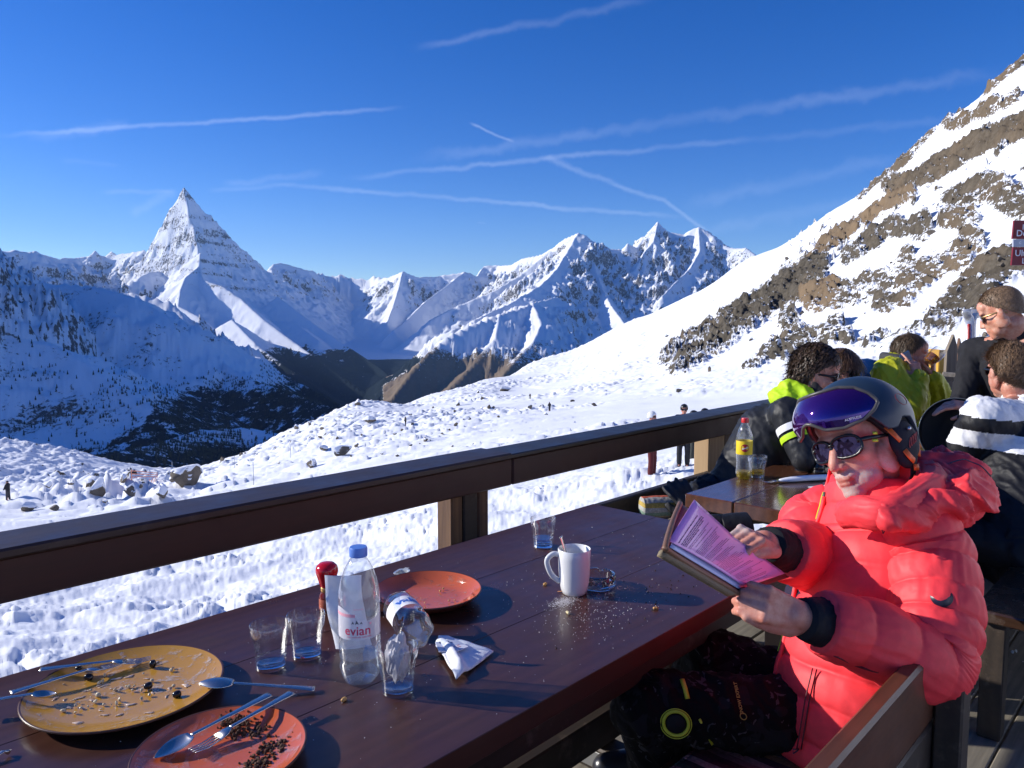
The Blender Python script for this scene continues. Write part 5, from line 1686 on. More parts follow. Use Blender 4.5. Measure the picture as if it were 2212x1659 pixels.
def hand_prims(M, s=1.0, curl=(.9, 1.0, 1.05, 1.1), spread=.0, thumb=(.6, .35, .2), left=True):
    """M: origin at the wrist, x along the hand to the knuckles, y towards the thumb side, z out of the back of the hand"""
    P = []
    sg = 1
    def pt(v): return M @ (Vector(v) * s)
    for y0, y1 in ((.026, .024), (.009, .008), (-.009, -.009), (-.026, -.025)):
        P.append(('c', pt((.012, y0 * .6, 0)), pt((.088, y1, 0)), .0135 * s, .0115 * s))
    P.append(('c', pt((-.03, 0, 0)), pt((.02, 0, 0)), .024 * s, .027 * s)); P.append(('c', pt((-.03, .010, 0)), pt((.03, .016, -.004)), .018 * s, .017 * s))
    P.append(('c', pt((-.03, -.010, 0)), pt((.03, -.014, 0)), .018 * s, .017 * s))
    lens = ((.043, .027, .021), (.048, .030, .022), (.045, .028, .021), (.035, .021, .018)); rs = (.0086, .0089, .0085, .0076)
    for k, y in enumerate((.0275, .0092, -.0095, -.0275)):
        p = Vector((.090, y, .001)); ang = 0.0; d = spread * (1.5 - k)
        P.append(('e', pt(p + Vector((0, 0, .002))), (.0098 * s, .0098 * s, .0098 * s)))
        for j, L in enumerate(lens[k]):
            ang += curl[k] * (.85, 1.05, .7)[j]
            q = p + Vector((math.cos(ang) * math.cos(d), math.sin(d) * math.cos(min(ang, 1.2)), -math.sin(ang))) * L
            P.append(('c', pt(p), pt(q), rs[k] * (1.0 - .07 * j) * s, rs[k] * (.93 - .08 * j) * s)); p = q
    p = Vector((.020, .030, -.006)); a0 = thumb[0]; dn = thumb[1]
    P.append(('c', pt((.0, .016, -.004)), pt(p), .0165 * s, .0145 * s))
    for j, L in enumerate((.038, .030, .024)):
        q = p + Vector((math.cos(a0), math.sin(a0) * math.cos(dn), -math.sin(dn))).normalized() * L
        P.append(('c', pt(p), pt(q), (.0135 - .0014 * j) * s, (.0122 - .0016 * j) * s)); p = q; a0 -= thumb[2] * .9; dn += thumb[2] * .5
    return P


def hand_frame(wrist, knuckle, back):
    x = (Vector(knuckle) - Vector(wrist)).normalized(); z = Vector(back); z = (z - x * z.dot(x)).normalized(); y = z.cross(x)
    return frame(x, y, z, wrist)
# ------------------------------------------------------------------ the man in the coral jacket
HM = head_frame(Vector((1.862, .616, 1.145)), rad(62), rad(4), rad(21))
SKIN = mat_skin("tanned_skin", (.62, .30, .22), (.46, .41, .38))
CORAL = mat_fabric("coral_red_nylon", (1.0, .058, .070), .56, 24, .22, .0, .35, .004, 700)
MAROON = mat_fabric("dark_coral_lining", (.45, .03, .05), .5, 40, .2)
BLACKF = mat_fabric("black_stretch_fabric", (.013, .013, .016), .7, 60, .3)
CHARC = mat_fabric("charcoal_fabric", (.05, .05, .055), .7, 60, .3)
LIME = mat_fabric("lime_fleece", (.50, .66, .05), .8, 60, .4)

Lsh, Lel, Lwr = atd(1992, 1172, 1.64), atd(1996, 1398, 1.53), atd(1745, 1338, 1.45)
Rsh, Rel, Rwr = atd(1800, 1128, 1.96), atd(1800, 1235, 1.86), atd(1664, 1178, 1.66)
NECK = Vector((1.90, .60, 1.02)); PELV = atd(1835, 1590, 1.74); CHEST = (Lsh + Rsh) / 2 + Vector((0, 0, -.12))
Lhip, Rhip = PELV + Vector((-.0, -.03, .035)), PELV + Vector((.03, .11, .02))
Lkn = on_z(1412, 1524, .575); Rkn = on_z(1540, 1425, .575)
Lan, Ran = Vector((1.66, 1.0, .10)), Vector((1.95, 1.22, .10))
lhx = (atd(1600, 1285, 1.405) - Lwr).normalized()
LH = hand_frame(Lwr + lhx * .012, Lwr + lhx, Vector(-FW * .75 - RT * .1 + np.array([0, 0, .30])))
rhx = (atd(1590, 1142, 1.545) - Rwr).normalized()
RH = hand_frame(Rwr + rhx * .01, Rwr + rhx, Vector(-FW * .25 + RT * .1 + np.array([0, 0, .9])))
prims = head_prims(HM, 1.0, NECK)
prims += [('c', NECK, CHEST, .06, .12), ('c', CHEST, PELV, .13, .13), ('c', NECK, Lsh, .06, .06), ('c', NECK, Rsh, .06, .06), ('c', Lsh, Lel, .052, .042), ('c', Lel, Lwr, .042, .028), ('c', Rsh, Rel, .052, .042), ('c', Rel, Rwr, .042, .028),
          ('c', Lhip, Lkn, .08, .058), ('c', Lkn, Lan, .055, .04), ('c', Rhip, Rkn, .08, .058), ('c', Rkn, Ran, .055, .04)]
prims += hand_prims(LH, 1.0, (1.0, 1.02, 1.05, 1.1), .02, (.15, .10, .15)) + hand_prims(RH, 1.0, (.75, .8, .9, 1.0), .03, (.10, .25, .25))
man = blob("person", prims, .0034, SKIN, None, 2)
tag(man, "man in coral puffer jacket and dark ski helmet reading a pink menu", "person")
co, no = arr(man.data)
Hi = HM.inverted(); loc_ = np.array([(Hi @ Vector(p))[:] for p in co])
bd = sstep(-.040, -.070, loc_[:, 2]) * sstep(-.14, -.12, loc_[:, 2]) * sstep(-.01, .02, loc_[:, 0])
lip = (np.abs(loc_[:, 2] + .079) < .0105) * (np.abs(loc_[:, 1]) < .022) * (loc_[:, 0] > .085)
set_attr(man.data, "lips", lip * 1.0)
set_attr(man.data, "beard", np.clip(bd * (1 - lip), 0, 1) * 1.0)

# --- jacket
ax_r = (Vector(Rsh) - Vector(Lsh)).normalized()                      # towards his right
fwd = Vector((0, 0, 1)).cross(ax_r) * -1; fwd = Vector((-ax_r.y, ax_r.x, 0)).normalized()
if fwd.dot(Vector((-1, .2, 0))) < 0: fwd = -fwd
tp = [atd(1808, 1645, 1.70), atd(1832, 1520, 1.71), atd(1858, 1390, 1.73), atd(1882, 1250, 1.76), atd(1893, 1150, 1.80), NECK + Vector((0, 0, .03))]
jacket = sweep_obj("jacket", CORAL, man, tp, [.178, .180, .180, .192, .180, .105], [.155, .158, .150, .150, .125, .092], [tuple(fwd), tuple(fwd)], n=110, rings=170, quilt=10, qamp=.085, qpow=.36, wr=.022, wf=20, seed=2)
# left sleeve, bent at the elbow
SLEEVE_QL = 9
V, F = sweep([Lsh + Vector((.0, .02, .045)), Lsh + Vector((-.01, -.012, -.02)), (Lsh + Lel) / 2 + Vector((.0, -.02, 0)), Lel + Vector((.012, -.012, .03)), Lel + Vector((-.040, -.010, -.012)), (Lel + Lwr) / 2 + Vector((-.01, -.01, -.002)), Lwr + (Lel - Lwr) * .10],
             [.080, .092, .090, .086, .084, .080, .066], [.080, .090, .090, .088, .080, .074, .060], (.6, -.5, .6), n=90, rings=200, quilt=9, qamp=.10, qpow=.38, wr=.045, wf=22, seed=11)
sl = link_mesh("sleeve", mesh_from("sleeve", V, F), CORAL, jacket, smooth=True)
V, F = sweep([Rsh + Vector((0, -.02, .03)), Rsh + Vector((-.03, .03, -.01)), (Rsh + Rel) / 2 + Vector((-.03, .03, .01)), Rel + Vector((-.03, .02, .03)), (Rel + Rwr) / 2 + Vector((0, .0, .012)), Rwr + (Rel - Rwr) * .16],
             [.08, .092, .09, .085, .078, .066], [.08, .092, .09, .085, .078, .066], (.1, .1, 1), n=80, rings=140, quilt=7, qamp=.09, qpow=.38, wr=.035, wf=22, seed=17)
link_mesh("sleeve", mesh_from("sleeve", V, F), CORAL, jacket, smooth=True)
# knitted cuffs
for wr_, el_, nm in ((Lwr, Lel, 1), (Rwr, Rel, 2)):
    d = (el_ - wr_).normalized()
    sweep_obj("cuff", BLACKF, jacket, [wr_ + d * .075, wr_ + d * .03, wr_ - d * .012], [.052, .050, .043], [.050, .047, .038], (0, 0, 1), n=40, rings=24, wr=.10, wf=18, seed=nm)
# hood bunched behind the neck and the stand-up collar
HU = Vector(HM.to_3x3() @ Vector((0, 0, 1)))
hc = atd(2065, 1052, 1.76)
hood_p = [('e', atd(2020, 1036, 1.78), (.125, .095, .055), Matrix.Rotation(rad(-35), 3, 'Z')), ('e', atd(2062, 1066, 1.70), (.095, .08, .055), Matrix.Rotation(rad(-40), 3, 'Z')), ('e', atd(2022, 1050, 1.74), (.08, .075, .05)), ('e', atd(2010, 1088, 1.62), (.09, .06, .036), Matrix.Rotation(rad(-40), 3, 'Z')),
          ('c', atd(2000, 1012, 1.88), atd(2078, 1014, 1.84), .044, .052), ('c', atd(1915, 1118, 1.55), atd(2000, 1098, 1.58), .026, .038), ('c', atd(1985, 1122, 1.60), atd(2078, 1112, 1.66), .034, .036)]
hood = blob("hood", hood_p, .005, CORAL, jacket, 6, folds(.034, 7.5, 4, (1, 1, 1.2)))
col_pts = [atd(1822, 1112, 1.66), atd(1858, 1106, 1.60), atd(1912, 1110, 1.56), atd(1966, 1088, 1.60), atd(2012, 1050, 1.72), atd(1970, 1018, 1.90), atd(1880, 1010, 1.98), atd(1826, 1045, 1.95), atd(1806, 1085, 1.86)]
sweep_obj("collar", CORAL, jacket, col_pts, [.020, .024, .028, .034, .040, .042, .040, .034, .026], [.030, .034, .036, .040, .046, .050, .048, .046, .044], (0, 0, 1), n=44, rings=150, wr=.16, wf=18, seed=31)
sweep_obj("collar_edge", CORAL, jacket, [atd(1800, 1015, 1.97), atd(1797, 1060, 1.96), atd(1800, 1110, 1.92), atd(1806, 1150, 1.85)], [.004, .012, .018, .02], [.03, .038, .045, .05], (1, 0, 0), n=20, rings=40, wr=.05)
# neck gaiter with a lime edge
gait = [HM @ Vector(p) for p in ((.066, .0, -.135), (.045, .042, -.128), (-.005, .066, -.118), (-.06, .05, -.10), (-.075, 0, -.09), (-.05, -.055, -.10), (.0, -.062, -.118), (.045, -.040, -.128), (.066, .0, -.135))]
sweep_obj("neck_gaiter", CHARC, man, [p - HU * .022 for p in gait], [.016] * 9, [.030] * 9, tuple(HU), n=24, rings=90, wr=.1)
sweep_obj("gaiter_edge", LIME, man, [p + HU * .002 for p in gait[:4]], [.013] * 4, [.013, .014, .010, .004], tuple(HU), n=16, rings=40, wr=.2)

# front opening: zip with lime piping, showing the dark fleece
def on_torso(ang, kk, off=.004):
    C = bend(tp, 170); i = int(kk * 169); c = C[i]; t = (C[min(i + 1, 169)] - C[max(i - 1, 0)]).normalized()
    A = t.cross(fwd).normalized(); B = A.cross(t)
    ra = np.interp(kk, np.linspace(0, 1, 6), [.178, .180, .180, .192, .180, .105]) + off; rb = np.interp(kk, np.linspace(0, 1, 6), [.155, .158, .150, .150, .125, .092]) + off
    return c + A * (ra * math.cos(ang)) + B * (rb * math.sin(ang))


zang = rad(118)
for kk0, kk1, mt, rr, off in ((.0, .92, MAROON, .0045, .002), (.05, .90, CHARC, .0055, .0)):
    pass
ZA = 1.95
zp = [on_torso(ZA, q, .004) for q in np.linspace(.30, .95, 26)]
MB().tube(zp, .0042, 8).build("zip", plain("zip_teeth", (.10, .09, .09), .4, .5, .5, 600), jacket, smooth=True)
MB().tube([on_torso(ZA + .055, q, .0055) for q in np.linspace(.30, .95, 26)], .0030, 8).build("lime_piping", LIME, jacket, smooth=True)
MB().tube([on_torso(ZA - .05, q, .004) for q in np.linspace(.02, .93, 34)], .0055, 8).build("placket_edge", CORAL, jacket, smooth=True)
PULL = plain("dark_zip_pull", (.05, .03, .06), .3, .7)


def zip_pocket(pts, nm):
    m = MB().tube(pts, .0016, 6)
    d = (pts[-1] - pts[0]).normalized(); n = Vector((-FW[0], -FW[1], .3)).normalized(); s = d.cross(n).normalized()
    m.tube([p + s * .009 for p in pts], .0016, 6)
    o = m.build("pocket_zip", plain("zip_line", (.10, .012, .02), .5), jacket, smooth=True)
    e = pts[-1] + s * .0045
    MB().tube([e, e + d * .006 + s * .004, e + d * .012 + s * .010, e + d * .004 + s * .012, e], .0018, 6).build("zip_pull", PULL, o, smooth=True)
    return o


zip_pocket([on_torso(ZA - q, .60 + .012 * k, .007) for k, q in enumerate((.28, .36, .44, .52, .60, .68))], "chest")
zip_pocket([on_torso(ZA - .82, q, .006) for q in np.linspace(.30, .08, 8)], "hand")
# cord lock on the collar
cl = atd(1905, 1122, 1.535); m = MB().tube([cl + Vector((0, 0, .004)), cl + Vector((.008, -.012, .004))], .004, 8)
m.tube([cl, cl + Vector((.002, 0, -.02)), cl + Vector((.004, -.002, -.030)), cl + Vector((.006, -.006, -.02)), cl + Vector((.006, -.008, 0))], .0014, 6)
m.build("cord_lock", PULL, jacket, smooth=True)
hz = atd(2080, 1000, 1.66)
MB().tube(bend([hz + Vector((-.02, .02, 0)), hz + Vector((.0, .0, .008)), hz + Vector((.015, -.012, .002)), hz + Vector((.03, -.03, -.008)), hz + Vector((.045, -.045, -.03))], 14), .0016, 6).build("hood_cord", PULL, jacket, smooth=True)


def sleeve_point(x, y):
    """nearest sleeve vertex under a picture point"""
    best = None; V_ = sl.data.vertices; co_, no_ = arr(sl.data)
    px_, py_ = to_pix(co_[:, 0], co_[:, 1], co_[:, 2]); d = np.hypot(px_ - x, py_ - y); dep = co_ @ FW
    d = d + 60 * (dep - dep.min()); i = int(np.argmin(d))
    return Vector(co_[i]), Vector(no_[i])


p_, n_ = sleeve_point(2035, 1288)
R_ = n_.to_track_quat('Z', 'Y').to_matrix().to_4x4()
bd_ = MB().lathe([(0, .0075), (.0175, .0075), (.0200, .0055), (.0205, 0)], 36, Matrix.Translation(p_ + n_ * .002) @ R_).build("sleeve_badge", plain("navy_badge", (.010, .010, .03), .35), jacket, smooth=True)
MB().lathe([(.0085, .0078), (.0095, .0083), (.0105, .0078)], 24, Matrix.Translation(p_ + n_ * .002) @ R_, caps=False).build("badge_emblem", plain("badge_relief", (.022, .022, .06), .3), bd_, smooth=True)
p_, n_ = sleeve_point(1972, 1228)
q_, m_ = sleeve_point(1980, 1300)
zs = MB().tube([p_.lerp(q_, t) + n_.lerp(m_, t) * .006 for t in np.linspace(0, 1, 8)], .0015, 6).build("sleeve_zip", plain("zip_line", (.1, .01, .02)), jacket, smooth=True)
MB().box((0, 0, .004), (.022, .012, .005), Matrix.Translation(p_ + n_ * .006) @ n_.to_track_quat('Z', 'Y').to_matrix().to_4x4(), bev=.002).build("zip_pull", PULL, zs)
sp_pts = [sleeve_point(x, y) for x, y in ((1752, 1402), (1800, 1418), (1850, 1440), (1900, 1452), (1960, 1460), (2010, 1458))]
MB().tube(bend([p + n * .002 for p, n in sp_pts], 30), .0022, 6).build("sleeve_piping", plain("dark_red_piping", (.12, .008, .015), .5), jacket, smooth=True)
# dark fleece showing at the open front
fl = blob("fleece", [('c', on_torso(ZA + .25, .42, -.055), on_torso(ZA + .25, .72, -.045), .075, .070)], .006, mat_fabric("dark_navy_fleece", (.03, .022, .05), .85, 50, .5), man, 3, folds(.01, 18, 3))

# --- ski trousers with grey camouflage, knee patch and print
t = NT("black_camouflage"); v = t.coords("Object"); n = t.noise(v, 17, 2, .5, 1.2); n2 = t.noise(v, 30, 2, .5, 1.5)
c = t.mix(t.ramp(n, [(.53, 0.0), (.545, 1.0)]), (.006, .006, .007), (.014, .014, .017)); c = t.mix(t.ramp(n2, [(.64, 0.0), (.65, 1.0)]), c, (.055, .055, .06))
t.set(Base_Color=c, Roughness=.8, Specular_IOR_Level=.12); t.bump(t.noise(v, 60, 4, .6), .25, .004); CAMO = t.m
Lh2, Rh2 = Lhip + Vector((0, -.01, .01)), Rhip + Vector((0, .01, .01))
tr = blob("trousers", [('c', Lh2, Lkn, .092, .076), ('c', Lkn, Lan + (Lkn - Lan) * .12, .076, .080), ('c', Rh2, Rkn, .10, .078), ('c', Rkn, Ran + (Rkn - Ran) * .12, .078, .082), ('c', Lh2, Rh2, .10, .11), ('e', Lkn + Vector((-.02, .015, .0)), (.074, .072, .074))], .007, CAMO, man, 4, folds(.016, 13, 9))


def near_vert(o, x, y):
    co_, no_ = arr(o.data); px_, py_ = to_pix(co_[:, 0], co_[:, 1], co_[:, 2]); dep = co_ @ FW
    d = np.hypot(px_ - x, py_ - y) + 90 * (dep - dep.min()); i = int(np.argmin(d))
    return Vector(co_[i]), Vector(no_[i])


NEON = plain("neon_yellow_print", (.55, .62, .04), .5)
p_, n_ = near_vert(tr, 1460, 1560); R_ = n_.to_track_quat('Z', 'Y').to_matrix().to_4x4(); M_ = Matrix.Translation(p_ + n_ * .004) @ R_
kp = MB().lathe([(.0225, 0), (.024, .003), (.0285, .003), (.030, 0)], 40, M_, caps=False).build("knee_ring", NEON, tr, smooth=True)
MB().lathe([(.0315, .001), (.0325, .0025), (.0335, .001)], 40, M_, caps=False).build("outer_ring", NEON, kp, smooth=True)
MB().lathe([(0, .0045), (.018, .004), (.022, 0)], 36, M_).build("knee_patch", BLACKF, kp, smooth=True)
for x0, y0, x1, y1, w in ((1474, 1472, 1484, 1512, .0055), (1512, 1552, 1538, 1605, .003)):
    a, na = near_vert(tr, x0, y0); b, nb_ = near_vert(tr, x1, y1)
    MB().tube([a + na * .003, a.lerp(b, .5) + na.lerp(nb_, .5) * .006, b + nb_ * .003], w, 6, flat=.3, up=tuple(na)).build("neon_stripe", NEON, tr, smooth=True)
a, na = near_vert(tr, 1590, 1492); b, nb_ = near_vert(tr, 1602, 1530)
xd = (a - b).normalized(); zd = (na + nb_).normalized(); yd = zd.cross(xd).normalized(); xd = yd.cross(zd)
me = text_mesh("SNOW EXPERT", .010, 0, .0003); Mt = frame(xd, yd, zd, (a + b) / 2 + zd * .008)
for vv in me.vertices: vv.co = Mt @ vv.co
link_mesh("leg_print", me, plain("ochre_print", (.30, .26, .05), .6), tr)
MB().lathe([(.0058, 0), (.0064, .0012), (.0072, .0012), (.0078, 0)], 24, Matrix.Translation(b - xd * .018 + nb_ * .006) @ zd.to_track_quat('Z', 'Y').to_matrix().to_4x4(), caps=False).build("print_emblem", plain("ochre_print", (.3, .26, .05)), tr, smooth=True)
for an, kn in ((Lan, Lkn), (Ran, Rkn)):
    d = Vector((-.75, .65, 0)).normalized()
    blob("ski_boot", [('c', an + Vector((0, 0, .18)), an + Vector((0, 0, -.01)), .062, .058), ('c', an + Vector((0, 0, -.04)), an + d * .16 + Vector((0, 0, -.05)), .052, .042), ('c', an - d * .05 + Vector((0, 0, -.05)), an + Vector((0, 0, -.05)), .048, .05)], .008, plain("dark_boot_shell", (.02, .02, .024), .3), man, 2)

# --- helmet with flipped-up visor
HELM = plain("dark_blue_matt_helmet", (.018, .034, .056), .42, 0, .04, 300)
LENSP = NT("purple_mirror_visor"); lw = LENSP.node("LayerWeight"); lw.inputs[0].default_value = .35
LENSP.set(Base_Color=LENSP.mix(lw.outputs["Facing"], (.022, .004, .16), (.22, .02, .20)), Roughness=.05, Metallic=.75, Coat_Weight=1.0, Coat_Roughness=.03); LENSP = LENSP.m


def lerp_tab(a, tab):
    return float(np.interp(a, [t[0] for t in tab], [t[1] for t in tab]))


def ell_patch(c, r, a0, a1, lo, hi, na, nu, flare=0.0):
    """patch of an ellipsoid: azimuth from the front, between heights lo(a) and hi(a)"""
    V = []; F = []
    for j in range(na + 1):
        a = a0 + (a1 - a0) * j / na; l, h = lo(a), hi(a)
        for i in range(nu + 1):
            u = l + (h - l) * i / nu; z = (u - c[2]) / r[2]
            rr = math.sqrt(max(0, 1 - z * z)) if z > 0 else 1 + flare * z
            V.append(Vector((c[0] + r[0] * rr * math.cos(a), c[1] + r[1] * rr * math.sin(a), u)))
    for j in range(na):
        for i in range(nu):
            q = j * (nu + 1) + i; F.append((q, q + nu + 1, q + nu + 2, q + 1))
    return V, F


HC, HR_ = (-.014, 0, .040), (.132, .111, .118)
low_e = lambda a: lerp_tab(abs(a), ((0, .078), (.6, .070), (1.0, .048), (1.25, .012), (1.45, .012), (1.62, .034), (1.9, .030), (2.15, -.004), (2.4, -.030), (3.15, -.042)))
V, F = ell_patch(HC, HR_, -math.pi, math.pi, low_e, lambda a: HC[2] + HR_[2] * .9995, 120, 30, .12)
helmet = link_mesh("ski_helmet", mesh_from("helmet", [HM @ v for v in V], F), HELM, man, smooth=True)
so = helmet.modifiers.new("t", 'SOLIDIFY'); so.thickness = .014; so.offset = -1
edge = [HM @ Vector((HC[0] + HR_[0] * math.cos(a) * 1.0, HR_[1] * math.sin(a), low_e(a))) for a in np.linspace(-math.pi, math.pi, 90)]
# visor
VC, VR = (.002, 0, .062), (.154, .121, .104)
v_lo = lambda a: lerp_tab(abs(a), ((0, .066), (.10, .062), (.30, .042), (.62, .036), (.95, .044), (1.15, .060), (1.25, .074)))
v_hi = lambda a: lerp_tab(abs(a), ((0, .130), (.7, .130), (1.0, .120), (1.18, .100), (1.25, .082)))
V, F = ell_patch(VC, VR, -1.25, 1.25, v_lo, v_hi, 80, 16, .25)
vis = link_mesh("visor", mesh_from("visor", [HM @ v for v in V], F), LENSP, helmet, smooth=True)
so = vis.modifiers.new("t", 'SOLIDIFY'); so.thickness = .0022; so.offset = -1
rimp = []
for a in np.linspace(-1.25, 1.25, 70): rimp.append((a, v_lo(a)))
for a in np.linspace(1.25, -1.25, 70): rimp.append((a, v_hi(a)))
def vpt(a, u, k=1.0):
    z = (u - VC[2]) / VR[2]; rr = math.sqrt(max(0, 1 - z * z)) if z > 0 else 1 + .25 * z
    return HM @ Vector((VC[0] + VR[0] * rr * k * math.cos(a), VR[1] * rr * k * math.sin(a), u))
rp_ = [vpt(a, u, 1.004) for a, u in rimp]
MB().tube(rp_ + rp_[:2], .0042, 8, caps=False).build("visor_frame", plain("grey_visor_frame", (.07, .065, .06), .4), vis, smooth=True)
me = text_mesh("ALTITUDE", .0072, 0, .0002)
for vv in me.vertices:
    a = .80 + (vv.co.x + .0) / .125; vv.co = vpt(a, .050 + vv.co.y, 1.012)
link_mesh("visor_lettering", me, plain("white_print"  , (.8, .8, .8)), vis)
# inner foam and brow band
V, F = ell_patch((-.012, 0, .038), (.118, .099, .10), -math.pi, math.pi, lambda a: low_e(a) - .006, lambda a: low_e(a) + .04, 80, 4)
so = link_mesh("helmet_lining", mesh_from("lining", [HM @ v for v in V], F), BLACKF, helmet, smooth=True).modifiers.new("t", 'SOLIDIFY'); so.thickness = .012; so.offset = -1
ORANGE = plain("orange_webbing", (.72, .12, .012), .5)
for sd in (1, -1):
    Rl = HM.to_3x3()
    ear = blob("ear_pad", [('e', HM @ Vector((-.020, sd * .094, -.020)), (.046, .017, .052), Rl), ('e', HM @ Vector((-.014, sd * .092, -.058)), (.030, .014, .026), Rl)], .004, mat_fabric("ear_pad_fabric", (.012, .012, .022), .7, 90, .2), helmet, 3)
    if sd == 1:
        for k in range(4):
            c = HM @ Vector((-.040 + .008 * k, .111, -.018 - .003 * k)); fx, ux = Vector(HM.to_3x3() @ Vector((.55, 0, -.83))), Vector(HM.to_3x3() @ Vector((.83, 0, .55)))
            lp = [c + fx * (.013 * math.cos(a)) + ux * (.0024 * math.sin(a)) for a in np.linspace(0, 2 * math.pi, 18)]
            MB().tube(lp, .0008, 5, caps=False).build("stitched_loop", plain("red_stitch", (.45, .06, .05), .6), ear, smooth=True)
        o_ = MB().ell(HM @ Vector((-.026, .112, .004)), (.0048, .0048, .0048), n=12).build("rivet", plain("silver_rivet", (.6, .6, .6), .3, .9), ear, smooth=True)
        for pts in ([(.024, .094, .020), (.014, .103, -.004), (.006, .106, -.018)], [(.004, .106, -.040), (-.004, .107, -.056), (-.016, .105, -.068)], [(-.058, .094, -.010), (-.052, .100, -.034), (-.040, .101, -.060)]):
            MB().tube([HM @ Vector(p) for p in pts], .0085, 8, flat=.30, up=tuple(Rl @ Vector((0, 1, 0)))).build("orange_strap_tab", ORANGE, ear, smooth=True)
    MB().tube(bend([HM @ Vector(p) for p in ((-.018, sd * .098, -.070), (-.014, sd * .092, -.098), (-.004, sd * .078, -.122), (.028, sd * .045, -.140), (.048, sd * .012, -.146))], 18), .009, 8, flat=.22, up=tuple(Rl @ Vector((0, 1, 0)))).build("chin_strap", BLACKF, helmet, smooth=True)
    if sd == 1:
        for p0, p1 in (((-.020, .104, -.076), (-.018, .102, -.090)), ((-.015, .100, -.100), (-.012, .097, -.108)), ((.006, .083, -.126), (.018, .072, -.134)), ((-.006, .092, -.118), (-.002, .089, -.124))):
            MB().tube([HM @ Vector(p0), HM @ Vector(p1)], .0085, 8, flat=.4, up=tuple(Rl @ Vector((0, 1, 0)))).build("orange_buckle", ORANGE, helmet, smooth=True)
cc = HM @ Vector((-.030, .1135, .072)); n_ = Vector(HM.to_3x3() @ Vector((-.05, .95, .35))).normalized(); R_ = n_.to_track_quat('Z', 'Y').to_matrix().to_4x4()
MB().lathe([(.0145, 0), (.0152, .0016), (.0160, 0)], 40, Matrix.Translation(cc) @ R_, caps=False).build("red_ring_mark", plain("dull_red_line", (.20, .03, .04), .5), helmet, smooth=True)
for f_, l_, ln in ((.055, .030, .05), (.02, .045, .03)):
    u_ = HC[2] + HR_[2] * math.sqrt(max(0, 1 - ((f_ - HC[0]) / HR_[0]) ** 2 - (l_ / HR_[1]) ** 2))
    MB().tube([HM @ Vector((f_ - ln / 2, l_, u_ + .0005)), HM @ Vector((f_ + ln / 2, l_ * .8, u_ - .006))], .004, 8, flat=.5, up=tuple(HU)).build("vent_slot", plain("grey_vent", (.09, .10, .11), .4), helmet, smooth=True)
sg = shades("sunglasses", HM, man, 1.0, plain("violet_mirror_lens", (.045, .03, .075), .05, .75, 0, 1, 0, .8), FRAME_B, .0355, .0245, thick=.0036)
for p0, p1 in (((.058, .0835, .012), (.046, .0845, .010)), ((.066, .083, -.004), (.052, .085, -.006))):
    MB().tube([HM @ Vector(p0), HM @ Vector(p1)], .0034, 6, flat=.4, up=tuple(HM.to_3x3() @ Vector((0, 1, 0)))).build("lime_logo", NEON, sg, smooth=True)

# ------------------------------------------------------------------ menu folder held in both hands
mTL, mTR, mBL, mBR = atd(1442, 1182, 1.34), atd(1480, 1096, 1.49), atd(1598, 1276, 1.455), atd(1697, 1243, 1.62)
LEATH = mat_fabric("brown_leather", (.20, .105, .06), .45, 60, .3, 0, .5); LEATH_D = mat_fabric("dark_red_leather", (.14, .03, .03), .45, 60, .3, 0, .5)
menu = empty("menu_folder", mBL, 0, "brown leather menu folder with pink sheets held by the man", "menu")
mn = (mTR - mTL).cross(mBL - mTL).normalized()
if mn.dot(Vector((0, 0, CAMZ)) - mTL) < 0: mn = -mn


def mq(u, w, off=0.0, curl=0.0):
    """u along the length (top to bottom), w from the near to the far edge"""
    p = (mTL * (1 - u) + mBL * u) * (1 - w) + (mTR * (1 - u) + mBR * u) * w
    return p + mn * (off + curl * math.sin(u * 3.14) * .0)


def sheet(name, us, ws, off, mat, parent, th=.0006, bulge=None, n=14):
    U_, W_ = np.meshgrid(np.linspace(us[0], us[1], n), np.linspace(ws[0], ws[1], n), indexing='ij')
    P = [[mq(U_[i, j], W_[i, j], off + (bulge(U_[i, j], W_[i, j]) if bulge else 0)) for j in range(n)] for i in range(n)]
    X = np.array([[p.x for p in r] for r in P]); Y_ = np.array([[p.y for p in r] for r in P]); Z_ = np.array([[p.z for p in r] for r in P])
    o = grid_mesh(name, X, Y_, Z_, mat); so = o.modifiers.new("t", 'SOLIDIFY'); so.thickness = th
    o.parent = parent; o.matrix_parent_inverse = pw(parent).inverted()
    return o


sheet("cover", (-.04, 1.03), (-.05, 1.05), -.006, LEATH_D, menu, .004)
bpts = [mq(-.04, 1.05, -.003), mq(-.05, .5, .0), mq(-.045, -.06, .006), mq(.02, -.075, .002), mq(.3, -.07, -.002), mq(.6, -.07, -.002), mq(1.03, -.06, -.002)]
MB().tube(bend(bpts, 40), .0055, 8).build("leather_edge", LEATH, menu, smooth=True)
V = []
sp0 = sheet("folder_back", (-.03, 1.02), (-.16, -.05), -.012, mat_fabric("tan_suede", (.24, .19, .12), .8, 60, .4), menu, .012)
PINKP = NT("laminated_pink_sheet"); PINKP.set(Base_Color=(.72, .30, .66), Roughness=.22, Coat_Weight=.5, Coat_Roughness=.08, Subsurface_Weight=0.0); PINKP = PINKP.m
BLUEP = plain("pale_blue_sheet", (.50, .55, .80), .3)
s1 = sheet("blue_sheet", (.02, .96), (.02, .86), .000, BLUEP, menu)
s2 = sheet("pink_sheet", (-.02, .98), (.10, .99), .003, PINKP, menu, .0008, lambda u, w: .030 * max(0, .45 - u) * max(0, w - .2) * 2.2 + .004 * math.sin(3 * u))
rnd = random.Random(5); m = MB()
row = 0
u = .07
